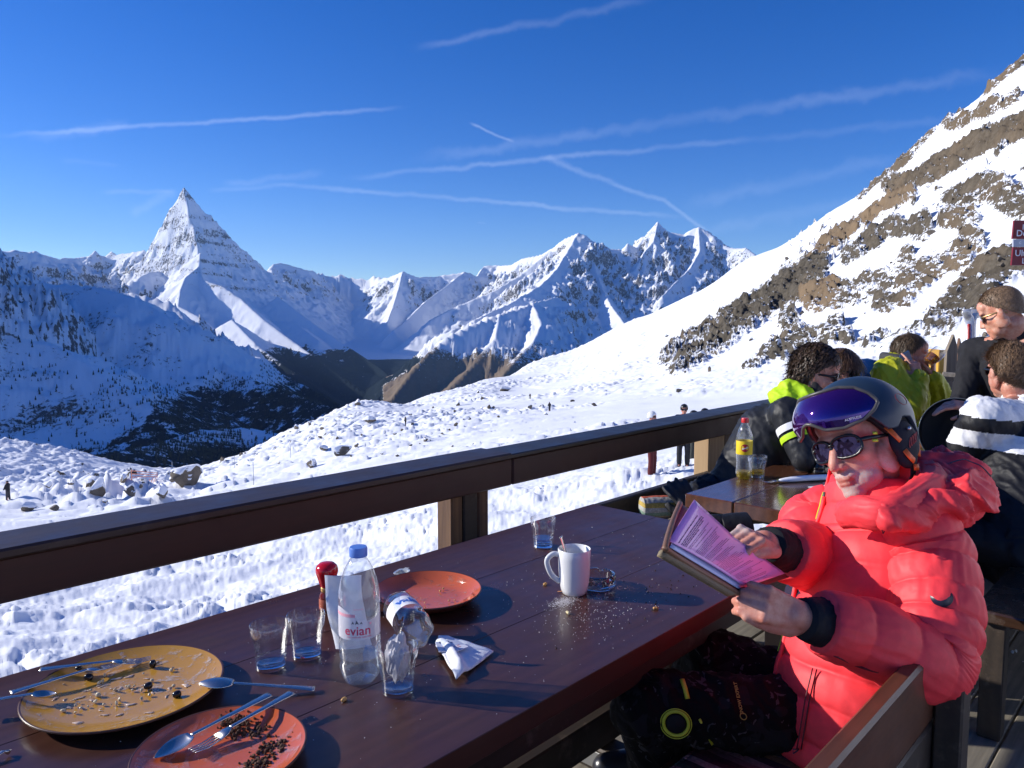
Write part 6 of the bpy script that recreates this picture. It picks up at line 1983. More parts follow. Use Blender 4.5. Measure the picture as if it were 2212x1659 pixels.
while u < .93:
    blank = rnd.random() < .16
    if not blank:
        w = .15 + (.10 if rnd.random() < .2 else 0); end = rnd.uniform(.45, .86)
        hgt = .0042 if u > .16 else .008
        while w < end:
            L = rnd.uniform(.012, .06)
            def pp(uu, ww): return mq(uu, ww, .0046 + .030 * max(0, .45 - uu) * max(0, ww - .2) * 2.2 + .004 * math.sin(3 * uu))
            m.add([pp(u, w), pp(u, w + L), pp(u + hgt, w + L), pp(u + hgt, w)], [(0, 1, 2, 3)]); w += L + .010
    u += .0165
m.build("printed_lines", plain("grey_purple_print", (.16, .05, .16), .6), s2)
# ------------------------------------------------------------------ the other guests
SK2 = mat_skin("fair_skin", (.58, .31, .23), (.16, .10, .07)); SK3 = mat_skin("darker_skin", (.52, .26, .19))  # the second tone is an even, slightly darker skin
NAVY = mat_fabric("black_softshell", (.020, .021, .026), .55, 40, .35); GREYF = mat_fabric("graphite_softshell", (.055, .056, .062), .5, 45, .35)
LIMEJ = mat_fabric("lime_shell_fabric", (.46, .47, .012), .5, 24, .5, .05, .35, .006); NEONF = mat_fabric("neon_yellow_fabric", (.52, .80, .02), .6, 40, .3)
WHITEF = mat_fabric("white_padded_fabric", (.80, .80, .82), .55, 30, .35); BLK = mat_fabric("black_padded_fabric", (.014, .014, .017), .55, 34, .4)
BLUEF = mat_fabric("bright_blue_fabric", (.015, .09, .50), .55, 30, .35)


def figure(label, HMx, J, jacket_mat, trouser_mat, skin=SK2, s=1.0, vox=.010, jack_r=1.0, fold=.012, woman=False, hands=None, seed=0, group=None, head=True):
    """J: joints neck, chest, pelvis, lsh, lel, lwr, rsh, rel, rwr, lhip, lkn, lan, rhip, rkn, ran"""
    g = lambda k: Vector(J[k])
    P = head_prims(HMx, s, g('neck'), woman)
    P += [('c', g('neck'), g('chest'), .055 * s, .11 * s), ('c', g('chest'), g('pelvis'), .115 * s, .12 * s)]
    for a in 'lr':
        P += [('c', g('neck'), g(a + 'sh'), .05 * s, .055 * s), ('c', g(a + 'sh'), g(a + 'el'), .046 * s, .038 * s), ('c', g(a + 'el'), g(a + 'wr'), .038 * s, .026 * s)]
        if a + 'hip' in J: P += [('c', g(a + 'hip'), g(a + 'kn'), .075 * s, .055 * s), ('c', g(a + 'kn'), g(a + 'an'), .052 * s, .038 * s), ('c', g(a + 'an'), g(a + 'an') + Vector(J.get('toe', (-.1, .1, 0))) - Vector((0, 0, .03)), .035 * s, .028 * s)]
    for hp in (hands or []): P += hp
    body = blob("person", P, vox * .55 if hands or vox < .009 else vox * .7, skin, None, 2)
    tag(body, label, "person", group)
    k = jack_r
    Q = [('c', g('neck') + Vector((0, 0, -.01)), g('chest'), .072 * s * k, .150 * s * k), ('c', g('chest'), g('pelvis'), .158 * s * k, .150 * s * k)]
    for a in 'lr':
        Q += [('c', g(a + 'sh'), (g('chest') + g('neck')) / 2, .078 * s * k, .10 * s * k), ('c', g(a + 'sh'), g(a + 'el'), .074 * s * k, .060 * s * k), ('c', g(a + 'el'), g(a + 'wr'), .060 * s * k, .044 * s * k)]
    jk = blob("jacket", Q, vox, jacket_mat, body, 4, folds(fold * s, 14 / s, seed))
    tr = None
    if 'lhip' in J:
        Q = []
        for a in 'lr':
            Q += [('c', g(a + 'hip'), g(a + 'kn'), .10 * s, .078 * s), ('c', g(a + 'kn'), g(a + 'an') + Vector((0, 0, .06)), .078 * s, .074 * s)]
        Q += [('c', g('lhip'), g('rhip'), .11 * s, .11 * s)]
        tr = blob("trousers", Q, vox * 1.2, trouser_mat, body, 3, folds(.010 * s, 14 / s, seed + 2))
        for a in 'lr':
            t = Vector(J.get('toe', (-.1, .1, 0)))
            blob("ski_boot", [('c', g(a + 'an') + Vector((0, 0, .13)), g(a + 'an') - Vector((0, 0, .02)), .056, .056), ('c', g(a + 'an') - Vector((0, 0, .045)), g(a + 'an') + t * 1.4 - Vector((0, 0, .05)), .048, .042)], .012, plain("dark_boot_shell", (.02, .02, .024), .3), body, 2)
    return body, jk, tr


def sit(neck, face, pelvis_z=.52, back=.06, s=1.0):
    """seated joints for a figure whose body faces the horizontal direction face"""
    f = Vector(face).normalized(); l = Vector((0, 0, 1)).cross(f); n = Vector(neck)
    pel = n - f * (back * 0 + .02); pel.z = pelvis_z
    J = dict(neck=n, chest=n * .72 + pel * .28, pelvis=pel)
    for a, sg in (('l', 1), ('r', -1)):
        J[a + 'sh'] = n + l * (sg * .175 * s) - Vector((0, 0, .055)); J[a + 'el'] = J[a + 'sh'] + f * .06 + l * (sg * .05) - Vector((0, 0, .26)); J[a + 'wr'] = J[a + 'el'] + f * .22 - l * (sg * .03) + Vector((0, 0, .03))
        J[a + 'hip'] = pel + l * (sg * .09); J[a + 'kn'] = J[a + 'hip'] + f * .42 + l * (sg * .04); J[a + 'kn'].z = pelvis_z + .02; J[a + 'an'] = J[a + 'kn'] - f * .03; J[a + 'an'].z = .09
    J['toe'] = f * .12
    return J


# --- man with curly hair leaning forward over the second table, seen from behind his left... in black jacket with a neon hood
f1 = Vector(RT * .86 + FW * .5)                                      # looks to the right
hc = atd(1762, 806, 3.62); H1 = head_frame(hc, rad(-68), rad(10), rad(0))
nk = atd(1728, 872, 3.62)
pel = Vector((3.36, 1.70, .56))
J = sit(nk, f1, .54); J['pelvis'] = pel; J['chest'] = nk * .60 + pel * .40 + Vector((0, .02, .03))
l1 = Vector((0, 0, 1)).cross(f1.normalized())
J['rsh'] = atd(1700, 893, 3.46); J['lsh'] = nk + l1 * .16 - Vector((0, 0, .07)) + f1 * .04
J['rel'] = atd(1738, 990, 3.36); J['rwr'] = atd(1800, 985, 3.42); J['lel'] = J['lsh'] + f1 * .16 - Vector((0, 0, .2)); J['lwr'] = J['lel'] + f1 * .2
J['lhip'], J['rhip'] = pel + Vector((.06, .09, 0)), pel + Vector((-.05, -.06, 0)); J['lkn'], J['rkn'] = Vector((3.78, 1.52, .55)), Vector((3.62, 1.40, .55)); J['lan'], J['ran'] = Vector((3.74, 1.50, .09)), Vector((3.58, 1.42, .09))
b1, j1, t1 = figure("curly haired man in black jacket with neon hood leaning over the second table", H1, J, mat_fabric("charcoal_softshell", (.020, .021, .025), .5, 45, .35), NAVY, SK2, 1.0, .009, 1.0, .010, seed=3)
hair_cap("hair", H1, mat_hair("dark_curly_hair", (.016, .009, .006), (.12, .075, .047), 130), b1, 1.03, ((0, .082), (.8, .074), (1.15, .050), (1.45, .010), (1.75, -.035), (2.2, -.075), (3.15, -.10)), 1.03, 2600, .055, .10, .0060, .0042, 4, (-.6, 0, -.6), .25)
shades("sunglasses", H1, b1, 1.0)
hd = [nk + Vector((-.02, .02, .075)), nk - f1 * .06 + Vector((0, 0, .07)), nk - f1 * .10 + Vector((0, 0, .02)), nk - f1 * .10 - Vector((0, 0, .05))]
blob("neon_hood", [('e', nk - f1 * .085 + Vector((0, 0, .035)), (.085, .085, .062)), ('e', nk - f1 * .055 - l1 * .06 + Vector((0, 0, .03)), (.075, .075, .052)), ('e', nk - f1 * .05 + l1 * .06 + Vector((0, 0, .03)), (.07, .07, .052)), ('c', nk - f1 * .05 - l1 * .08 + Vector((0, 0, .06)), nk - f1 * .09 + Vector((0, 0, .085)), .035, .04)], .008, NEONF, j1, 4, folds(.016, 12, 6))
sweep_obj("collar", NAVY, j1, [nk - f1 * .02 - l1 * .085 + Vector((0, 0, .07)), nk + f1 * .05 - l1 * .07 + Vector((0, 0, .03)), nk + f1 * .10 - l1 * .03 - Vector((0, 0, .03)), nk + f1 * .12 + l1 * .03 - Vector((0, 0, .06))], [.02, .025, .025, .02], [.045, .05, .045, .04], (0, 0, 1), n=24, rings=50, wr=.06)
aa_, ab_ = Vector(J['rsh']), Vector(J['rel']); d = (ab_ - aa_).normalized()
def arm_band(k0, k1, mt, nm, parent, a, b, r0, r1):
    p0, p1 = Vector(a).lerp(Vector(b), k0), Vector(a).lerp(Vector(b), k1)
    return sweep_obj(nm, mt, parent, [p0, (p0 + p1) / 2, p1], [r0, r0 * 1.01, r1], [r0, r0 * 1.01, r1], (.3, .2, 1), n=36, rings=14, wr=.02, caps=False)
arm_band(.30, .44, WHITEF, "white_sleeve_stripe", j1, J['rsh'], J['rel'], .0745, .0730)
arm_band(.50, .62, NEONF, "neon_sleeve_stripe", j1, J['rsh'], J['rel'], .0722, .0708)

# --- woman with sunglasses behind him
hw = atd(1816, 800, 4.55); H2 = head_frame(hw, rad(-40), rad(8), rad(-4))
J = sit(hw + Vector((.0, -.0, -.17)), RT * .7 - FW * .3, .52)
b2, j2, t2 = figure("woman with long brown hair and sunglasses behind the curly haired man", H2, J, mat_fabric("cream_fleece", (.62, .58, .52), .85, 50, .6), NAVY, mat_skin("light_skin", (.62, .36, .28)), .95, .011, 1.0, .01, True, seed=5)
hair_cap("hair", H2, mat_hair("brown_blond_hair", (.035, .017, .009), (.17, .095, .05), 160), b2, .98, ((0, .085), (.8, .070), (1.2, .02), (1.5, -.09), (2.2, -.16), (3.15, -.17)), 1.04, 1500, .12, .15, .003, .0026, 8, (-.1, 0, -1), .12)
shades("sunglasses", H2, b2, 1.0, w=.033, h=.026)

# --- person in the dark blue helmet between them
hb = atd(1868, 826, 4.75); H3 = head_frame(hb, rad(150), rad(0), 0)
J = sit(hb + Vector((0, 0, -.17)), FW * .6 + RT * .4, .5)
b3, j3, t3 = figure("seated person in a shiny dark blue helmet seen from behind", H3, J, BLUEF, NAVY, SK3, .92, .012, .95, .01, seed=9)
V, F = ell_patch((-.012, 0, .030), (.128, .108, .122), -math.pi, math.pi, lambda a: lerp_tab(abs(a), ((0, .06), (.9, .05), (1.2, .0), (1.8, .0), (2.4, -.05), (3.15, -.06))), lambda a: .030 + .122 * .999, 70, 18, .1)
he3 = link_mesh("ski_helmet", mesh_from("helmet", [H3 @ v for v in V], F), plain("glossy_dark_blue_helmet", (.006, .025, .10), .15, 0, 0, 1, 0, .6), b3, smooth=True); so = he3.modifiers.new("t", 'SOLIDIFY'); so.thickness = .012
band_p = [H3 @ Vector((-.012 + .131 * math.cos(a), .111 * math.sin(a), .020 + .03 * math.cos(a))) for a in np.linspace(0, 2 * math.pi, 40)]
gb = MB().tube(band_p, .016, 8, flat=.25, up=(0, 0, 1), caps=False).build("goggle_strap", BLACKF, he3, smooth=True)
c_ = atd(1878, 818, 4.62); nn_ = (Vector((0, 0, CAMZ)) - c_).normalized()
MB().lathe([(.010, 0), (.0115, .002), (.013, 0)], 30, Matrix.Translation(H3 @ Vector((-.012 + .131 * math.cos(rad(150)), -.111 * math.sin(rad(150)) * 0 - .06, .0)) ) @ nn_.to_track_quat('Z', 'Y').to_matrix().to_4x4() @ Matrix.Diagonal((1.5, .9, 1, 1)), caps=False).build("white_ring_logo", WHITEF, gb, smooth=True)

# --- lime jacket, phone at the ear, drinking beer
hl = atd(1966, 766, 4.72); H4 = head_frame(hl, rad(-64), rad(-2), rad(4))
f4 = Vector(RT * .95 - FW * .30)
nk = atd(1936, 788, 4.74)
J = sit(nk, f4, .52); l4 = Vector((0, 0, 1)).cross(f4.normalized())
J['rsh'] = atd(1922, 806, 4.56); J['rel'] = atd(1966, 884, 4.45); J['rwr'] = atd(1985, 818, 4.50)
J['lsh'] = atd(1975, 808, 4.92); J['lel'] = atd(2028, 858, 4.78); J['lwr'] = atd(2016, 818, 4.66)
rx = hand_frame(J['rwr'], atd(1976, 790, 4.52), Vector(-FW * .9 + RT * .2)); lx = hand_frame(J['lwr'], atd(2016, 792, 4.66), Vector(RT * .7 - FW * .5))
b4, j4, t4 = figure("man in a lime jacket phoning and drinking a glass of beer", H4, J, LIMEJ, mat_fabric("black_white_speckled_fabric", (.02, .02, .022), .7, 90, .3), SK2, 1.0, .010, 1.28, .024, hands=[hand_prims(rx, 1.0, (.25, .75, .95, 1.0), .06, (.5, .4, .2)), hand_prims(lx, 1.0, (.7, .75, .8, .85), .02, (.5, .5, .3))], seed=12)
hair_cap("hair", H4, mat_hair("short_brown_hair", (.03, .018, .010), (.17, .115, .07), 200), b4, 1.0, ((0, .080), (.8, .070), (1.2, .040), (1.5, .012), (1.75, -.02), (2.2, -.055), (3.15, -.08)), 1.0, 3200, .036, .22, .001, .0014, 14, (-.3, 0, -.6), .22)
for w_, e_ in ((J['rwr'], J['rel']), (J['lwr'], J['lel'])):
    d = (Vector(e_) - Vector(w_)).normalized(); sweep_obj("cuff", BLACKF, j4, [Vector(w_) + d * .06, Vector(w_) + d * .025, Vector(w_)], [.047, .046, .040], [.047, .046, .040], (0, 0, 1), n=24, rings=12)
sweep_obj("collar", CHARC, j4, [nk + f4 * .05 - l4 * .05 + Vector((0, 0, .03)), nk - l4 * .085 + Vector((0, 0, .035)), nk - f4 * .08 + Vector((0, 0, .045)), nk + l4 * .08 + Vector((0, 0, .035))], [.02] * 4, [.034] * 4, (0, 0, 1), n=20, rings=50, wr=.06)
pc = atd(1962, 786, 4.60); ph = MB().box((0, 0, 0), (.072, .010, .148), Matrix.Translation(pc) @ (Vector(RT * .25 - FW * 1.0)).to_track_quat('Y', 'Z').to_matrix().to_4x4() @ Matrix.Rotation(rad(28), 4, 'Y'), bev=.004).build("mobile_phone", plain("blue_phone_case", (.02, .07, .18), .35), None)
tag(ph, "blue mobile phone held to the ear of the lime jacketed man", "phone")
gc = atd(2018, 770, 4.60)
bg_ = empty("beer_glass", gc, 0, "beer glass raised to the mouth of the lime jacketed man", "glass"); bg_.rotation_euler = Vector(RT * .75 + np.array([0, 0, .75])).to_track_quat('Z', 'Y').to_euler()
MB().lathe([(0, -.050), (.026, -.055), (.033, -.048), (.040, -.01), (.041, .03), (.036, .055), (.034, .055), (.039, .03), (.038, -.01), (.031, -.045), (0, -.049)], 28).build("glass_body", G_TUMBLER, bg_, sharp=50, world=False)
MB().lathe([(0, -.048), (.030, -.046), (.037, -.012), (.0365, .004), (0, .006)], 28).build("beer", plain("amber_beer", (.55, .22, .02), .05, 0, 0, 1, 0, .5, Transmission_Weight=.7, IOR=1.33), bg_, sharp=50, world=False)

# --- somebody in bright blue bending behind him
hb5 = atd(1945, 790, 5.5); H5 = head_frame(hb5, rad(-60), rad(20), 0)
J = sit(atd(1915, 812, 5.5), RT * .8, .55)
figure("person in a bright blue jacket half hidden behind the lime jacket", H5, J, BLUEF, NAVY, SK3, 1.0, .014, 1.0, .015, seed=15)

# --- standing man with cropped hair at the right edge
hs = atd(2166, 672, 3.95); H6 = head_frame(hs, rad(132), rad(24), rad(-3))
nk = hs + Vector(RT * .075 + FW * .03 + np.array([0, 0, -.15]))
f6 = Vector(-RT * .6 - FW * .35); l6 = Vector((0, 0, 1)).cross(f6.normalized())
pel = Vector(nk) + Vector(RT * .14 + FW * .16); pel.z = .92
J = dict(neck=nk, pelvis=pel, chest=nk * .68 + pel * .32, lsh=nk + l6 * .19 + Vector((0, 0, -.07)), rsh=nk - l6 * .19 + Vector((0, 0, -.07)))
J['lel'] = J['lsh'] + f6 * .10 + Vector((0, 0, -.27)); J['lwr'] = J['lel'] + f6 * .22 + Vector((0, 0, -.05)); J['rel'] = J['rsh'] + f6 * .12 + Vector((0, 0, -.27)); J['rwr'] = J['rel'] + f6 * .2 + Vector((0, 0, -.05))
for a, sg in (('l', 1), ('r', -1)):
    J[a + 'hip'] = pel + l6 * (.09 * sg); J[a + 'kn'] = J[a + 'hip'] + f6 * .04 + Vector((0, 0, -.42)); J[a + 'an'] = J[a + 'kn'] - f6 * .03; J[a + 'an'].z = .09
J['toe'] = f6 * .12
b6, j6, t6 = figure("standing man with cropped hair and black pullover at the right edge", H6, J, mat_fabric("black_knit_pullover", (.020, .020, .024), .85, 70, .4), NAVY, mat_skin("pale_skin", (.66, .36, .25), (.25, .16, .10)), 1.02, .009, .98, .010, seed=18)  # his skin is an even, paler tone than the other guests'
hair_cap("hair", H6, mat_hair("cropped_sandy_hair", (.12, .075, .045), (.32, .21, .125), 320), b6, 1.0, ((0, .078), (.8, .070), (1.2, .045), (1.5, .020), (1.8, -.005), (2.3, -.045), (3.15, -.06)), .985, 4200, .011, .45, 0, .0009, 19, (.1, 0, -.1), .3)
shades("sunglasses", H6, b6, 1.0, fr=plain("thin_gold_frame", (.35, .22, .10), .3, .8), thick=.0012)
sweep_obj("collar", mat_fabric("black_knit_pullover"  , (.02, .02, .024)), j6, [nk + f6 * .07 + l6 * .04 + Vector((0, 0, .03)), nk + l6 * .085 + Vector((0, 0, .04)), nk - f6 * .08 + Vector((0, 0, .055)), nk - l6 * .08 + Vector((0, 0, .04)), nk + f6 * .07 - l6 * .04 + Vector((0, 0, .03))], [.020] * 5, [.045] * 5, (0, 0, 1), n=20, rings=60, wr=.05)

# --- white and black padded jacket, back to us, hand on the round tray
hj = atd(2182, 800, 3.55); H7 = head_frame(hj, rad(182), rad(4), 0)
nk = hj + Vector(RT * .05 - FW * .02 + np.array([0, 0, -.155]))
f7 = Vector(-RT * .8 + FW * .5); l7 = Vector((0, 0, 1)).cross(f7.normalized())
J = sit(nk, f7, .54); J['pelvis'] = atd(2200, 1180, 3.15); J['chest'] = nk * .62 + J['pelvis'] * .38
J['lsh'] = atd(2125, 905, 3.30); J['lel'] = atd(2085, 965, 3.38); J['lwr'] = atd(2112, 880, 3.50)
J['rsh'] = nk - l7 * .20 + Vector((0, 0, -.07))
for a, sg in (('l', 1), ('r', -1)):
    J[a + 'hip'] = J['pelvis'] + l7 * (.09 * sg); J[a + 'kn'] = J[a + 'hip'] + f7 * .36; J[a + 'kn'].z = .55; J[a + 'an'] = J[a + 'kn'] + Vector((0, 0, -.46))
hx = hand_frame(J['lwr'], atd(2076, 876, 3.52), Vector((0, 0, .9)) + Vector(-FW * .4))
b7, j7, t7 = figure("man in a white jacket with black stripes resting a hand on a tray", H7, J, None, BLK, SK2, 1.03, .008, 1.22, .014, hands=[hand_prims(hx, 1.05, (.35, .42, .48, .55), .04, (.5, .35, .2))], seed=22)
hair_cap("hair", H7, mat_hair("wavy_light_brown_hair", (.08, .045, .025), (.28, .175, .10), 150), b7, 1.02, ((0, .080), (.8, .070), (1.2, .040), (1.5, .010), (1.75, -.015), (2.2, -.055), (3.15, -.085)), 1.02, 3600, .040, .18, .002, .0015, 23, (-.4, .3, -.4), .22)
shades("sunglasses", H7, b7, 1.0)
j7.data.materials.append(WHITEF); j7.data.materials.append(BLK); j7.data.materials.append(WHITEF)
j7.data.materials.clear(); j7.data.materials.append(WHITEF); j7.data.materials.append(BLK)
co, no = arr(j7.data); fc = np.array([np.mean(co[list(p.vertices)], axis=0) for p in j7.data.polygons])
kz = fc[:, 2] + .10 * (fc @ RT)
z0 = atd(2160, 905, 3.3).z + .10 * float(np.array(atd(2160, 905, 3.3)) @ RT)
mi = ((kz < z0) & (kz > z0 - .060)) | (kz < z0 - .135)
side = (np.abs((fc - np.array(J['chest'])) @ np.array(l7)) < .0)
j7.data.polygons.foreach_set("material_index", mi.astype(np.int32))
blob("white_hood", [('c', nk - f7 * .02 - l7 * .10 + Vector((0, 0, .03)), nk - f7 * .09 + Vector((0, 0, .02)), .045, .055), ('c', nk - f7 * .09 + Vector((0, 0, .02)), nk + l7 * .12 + Vector((0, 0, .0)), .055, .045), ('e', nk - f7 * .10 - Vector((0, 0, .05)), (.12, .10, .06))], .009, WHITEF, j7, 5, folds(.02, 11, 25))
d = (Vector(J['lel']) - Vector(J['lwr'])).normalized()
sweep_obj("cuff", BLACKF, j7, [Vector(J['lwr']) + d * .07, Vector(J['lwr']) + d * .03, Vector(J['lwr']) + d * .005], [.045, .043, .038], [.045, .043, .038], (0, 0, 1), n=24, rings=12)

# round black tray
tc_ = atd(2066, 935, 3.62); tn = Vector(-FW * .95 - RT * .28 + np.array([0, 0, .18])).normalized()
tray = empty("serving_tray", tc_, 0, "round black serving tray standing on edge under the man's hand", "tray"); tray.rotation_euler = tn.to_track_quat('Z', 'Y').to_euler()
TRAYM = plain("black_tray_plastic", (.014, .015, .015), .4, 0, .15, 120)
TS = 1.1
MB().lathe([(r * TS, z) for r, z in ((0, -.004), (.135, -.004), (.142, .0), (.147, .010), (.150, .011), (.146, -.004), (.138, -.008), (0, -.008))], 60).build("tray_base", TRAYM, tray, sharp=40, world=False)
MB().lathe([(r * TS, z) for r, z in ((.1485, .0112), (.151, .013), (.1525, .0112), (.151, .0095))], 60, caps=False).build("tray_rim", plain("worn_grey_rim", (.16, .18, .18), .35, .3), tray, smooth=True, world=False)
# ------------------------------------------------------------------ woven rag rugs
def mat_rug(name, cols, axis=0, scale=38, seed=0):
    t = NT(name); v = t.coords("Object"); sp = t.node("SeparateXYZ"); t.link(v, sp.inputs[0])
    wob = t.math('MULTIPLY_ADD', t.noise(v, 14, 2, .5), .012, sp.outputs[axis])
    fr = t.math('FRACT', t.math('MULTIPLY', wob, 1 / (.021 * len(cols))))
    stops = []
    for i, c in enumerate(cols): stops.append((i / len(cols), c))
    nd = t.node("ValToRGB"); nd.color_ramp.interpolation = 'CONSTANT'; t.link(fr, nd.inputs[0]); e = nd.color_ramp.elements
    while len(e) < len(stops): e.new(.5)
    for q, (p, c) in zip(e, stops): q.position = p; q.color = (*c, 1)
    kn = t.voro(v, 120, 'F1')
    t.set(Base_Color=t.mix(.45, nd.outputs[0], t.mix(t.ramp(kn, [(.1, 1.0), (.7, .25)]), (0, 0, 0), nd.outputs[0])), Roughness=.95)
    t.bump(kn, -.8, .004); MATS[name] = t.m
    return t.m


def rug(label, rect, z, mat, drape=0.0, seed=0, wave=.006, knots=True, rz=0.0):
    """rectangular rag rug with a knotted fringe edge; rect in world metres"""
    x0, x1, y0, y1 = rect; nx, ny = 70, 40
    X, Y_ = np.meshgrid(np.linspace(x0, x1, nx), np.linspace(y0, y1, ny))
    Z_ = z + .010 + wave * fbm(X * 7, Y_ * 7, 3, seed=seed) + .0022 * np.sin((X - x0) / .0105 * math.pi) ** 2
    if drape: Z_ = Z_ - drape * sstep(y1 - .05, y1, Y_)
    r = empty("rag_rug", ((x0 + x1) / 2, (y0 + y1) / 2, z), 0, label, "rug", "striped rag rugs")
    o = grid_mesh("woven_field", X, Y_, Z_, mat); so = o.modifiers.new("t", 'SOLIDIFY'); so.thickness = .008; so.offset = -1
    o.parent = r; o.matrix_parent_inverse = pw(r).inverted()
    if knots:
        m = MB(); xx = x0
        rnd = random.Random(seed)
        while xx < x1:
            m.ell((xx, y1 + .002, z + .006 - drape * .9 + rnd.uniform(-.001, .001)), (.0055, .007, .0058), n=8); xx += .0108
        m.build("knotted_edge", mat, r, smooth=True)
    return r


RUG_A = mat_rug("maroon_striped_rag", [(.10, .016, .03), (.26, .10, .12), (.40, .20, .22), (.08, .03, .05), (.34, .17, .09), (.26, .14, .16), (.04, .09, .08), (.05, .05, .055), (.48, .28, .30), (.14, .03, .05)])
RUG_B = mat_rug("beige_striped_rag", [(.62, .52, .40), (.60, .38, .14), (.70, .62, .50), (.50, .42, .34), (.62, .30, .12), (.66, .58, .46)], 1)
RUG_C = mat_rug("multicoloured_rag", [(.60, .12, .06), (.62, .52, .36), (.30, .45, .36), (.55, .55, .50), (.60, .42, .10), (.50, .48, .44)], 2)
rug("maroon striped rag rug on the bench beside the man in coral", (.55, 1.74, .42, .815), .46, RUG_A, .0, 3)
rug("beige striped rag rug spread on the rail bench behind the table end", (2.74, 3.42, 1.63, 1.93), .50, RUG_B, 0, 5)
c = on_y(1424, 1085, 1.84)
rr_ = empty("rolled_rag_rug", (c.x, 1.84, .52), 0, "rolled up colourful rag rug beside the black glove", "rug", "striped rag rugs")
V, F = sweep([(c.x - .05, 1.90, .575), (c.x + .03, 1.84, .575), (c.x + .16, 1.74, .57)], [.045, .047, .045], [.05, .052, .05], (0, 0, 1), n=40, rings=40, wr=.05, seed=4)
link_mesh("rolled_field", mesh_from("roll", V, F), RUG_C, rr_, smooth=True)


# ------------------------------------------------------------------ gloves
GLOVE = mat_fabric("black_glove_fabric", (.014, .014, .016), .6, 50, .4); GLOVE_G = mat_fabric("charcoal_glove_fabric", (.040, .040, .044), .65, 50, .4)


def glove(label, wrist, knuckle, back, s, mat, curl=(.25, .3, .3, .35), spread=.10, cuff=True):
    Mx = hand_frame(wrist, knuckle, back)
    P = hand_prims(Mx, s, curl, spread, (.7, .3, .2))
    P = [(p[0], p[1], p[2], p[3] * 1.45, p[4] * 1.45) if p[0] == 'c' else ('e', p[1], tuple(q * 1.4 for q in p[2])) for p in P]
    o = blob("ski_glove", P, .006, mat, None, 3, folds(.006, 26, 3)); tag(o, label, "glove", "black ski gloves")
    if cuff:
        d = (Vector(wrist) - Vector(knuckle)).normalized()
        sweep_obj("glove_cuff", mat, o, [Vector(wrist), Vector(wrist) + d * .05, Vector(wrist) + d * .09], [.045 * s, .052 * s, .055 * s], [.036 * s, .040 * s, .04 * s], tuple(Vector(back)), n=30, rings=20, wr=.08)
    return o


g1 = on_z(1475, 1140, .79); glove("black glove lying on the table end with fingers to the left", (g1.x + .10, g1.y - .07, .785), (g1.x, g1.y + .02, .783), (0, 0, 1), 1.05, GLOVE, (.35, .3, .3, .35), .12)
glove("charcoal glove standing upright on the rag rug", (3.00, 1.68, .55), (2.95, 1.72, .64), tuple(Vector(-FW)), 1.15, GLOVE_G, (.45, .5, .5, .5), .16)
glove("dark glove lying flat behind the menu on the rail bench", (2.95, 1.64, .55), (2.85, 1.72, .545), (0, 0, 1), 1.15, GLOVE, (.3, .35, .4, .4), .10)
bp = blob("backpack", [('e', (3.30, 1.76, .60), (.20, .11, .09)), ('e', (3.46, 1.74, .58), (.12, .10, .08)), ('c', (3.18, 1.72, .60), (3.36, 1.70, .64), .05, .05)], .010, mat_fabric("black_backpack_nylon", (.012, .012, .015), .5, 40, .5), None, 4, folds(.02, 12, 8))
tag(bp, "black bag slumped on the rail bench below the lemonade bottle", "bag")
for k in range(3):
    MB().tube(bend([(3.40 + .03 * k, 1.66, .55), (3.38 + .03 * k, 1.64, .62), (3.44 + .03 * k, 1.68, .68)], 10), .004, 6).build("strap", plain("grey_strap", (.30, .30, .32), .5), bp, smooth=True)

# pale green wind screen cloth outside the rail
V = []; F = []
pA, pB, pC, pD = on_y(1548, 940, 2.55), on_y(1590, 1035, 2.55), on_y(1500, 1040, 2.55), on_y(1528, 940, 2.55)
gm = MB(); th_ = Vector((0, .03, 0))
q = [pD, pA, Vector((pB.x, 2.55, -1.2)), Vector((pC.x - .25, 2.55, -1.2))]; q[0].z = q[1].z = .70
q[0].x -= .02
gm.add(q + [p + th_ for p in q], [(0, 1, 2, 3), (7, 6, 5, 4), (0, 4, 5, 1), (1, 5, 6, 2), (2, 6, 7, 3), (3, 7, 4, 0)])
o = gm.build("canvas_screen", mat_fabric("pale_green_canvas", (.30, .40, .33), .7, 12, .3), None); tag(o, "pale green tapered canvas screen standing outside the railing post", "screen")

# ------------------------------------------------------------------ back fence, crates, skis, sign, small table things at the back
fen = empty("picket_fence", (7.0, 1.2, 0), 0, "old pointed plank fence with a grey rail behind the guests", "fence")
def picket(px0, px1, ptop, dep, z0, mat, tip):
    a, b = atd(px0, 900, dep), atd(px1, 900, dep); zt = atd((px0 + px1) / 2, ptop, dep).z
    w = (Vector((b.x, b.y, 0)) - Vector((a.x, a.y, 0))).length; c = (a + b) / 2
    m = MB(); p = [(-w / 2, z0), (w / 2, z0), (w / 2, zt - .10), (tip * w, zt), (-w / 2, zt - .13)]
    n = len(p); V = [(x, -.018, z) for x, z in p] + [(x, .018, z) for x, z in p]
    F = [tuple(range(n)), tuple(range(2 * n - 1, n - 1, -1))] + [(i, n + i, n + (i + 1) % n, (i + 1) % n) for i in range(n)]
    o = MB().add(V, F).build("picket", mat, None); o.location = (c.x, c.y, 0); o.rotation_euler = (0, 0, math.atan2(RT[1], RT[0]))
    o.parent = fen; o.matrix_parent_inverse = pw(fen).inverted()
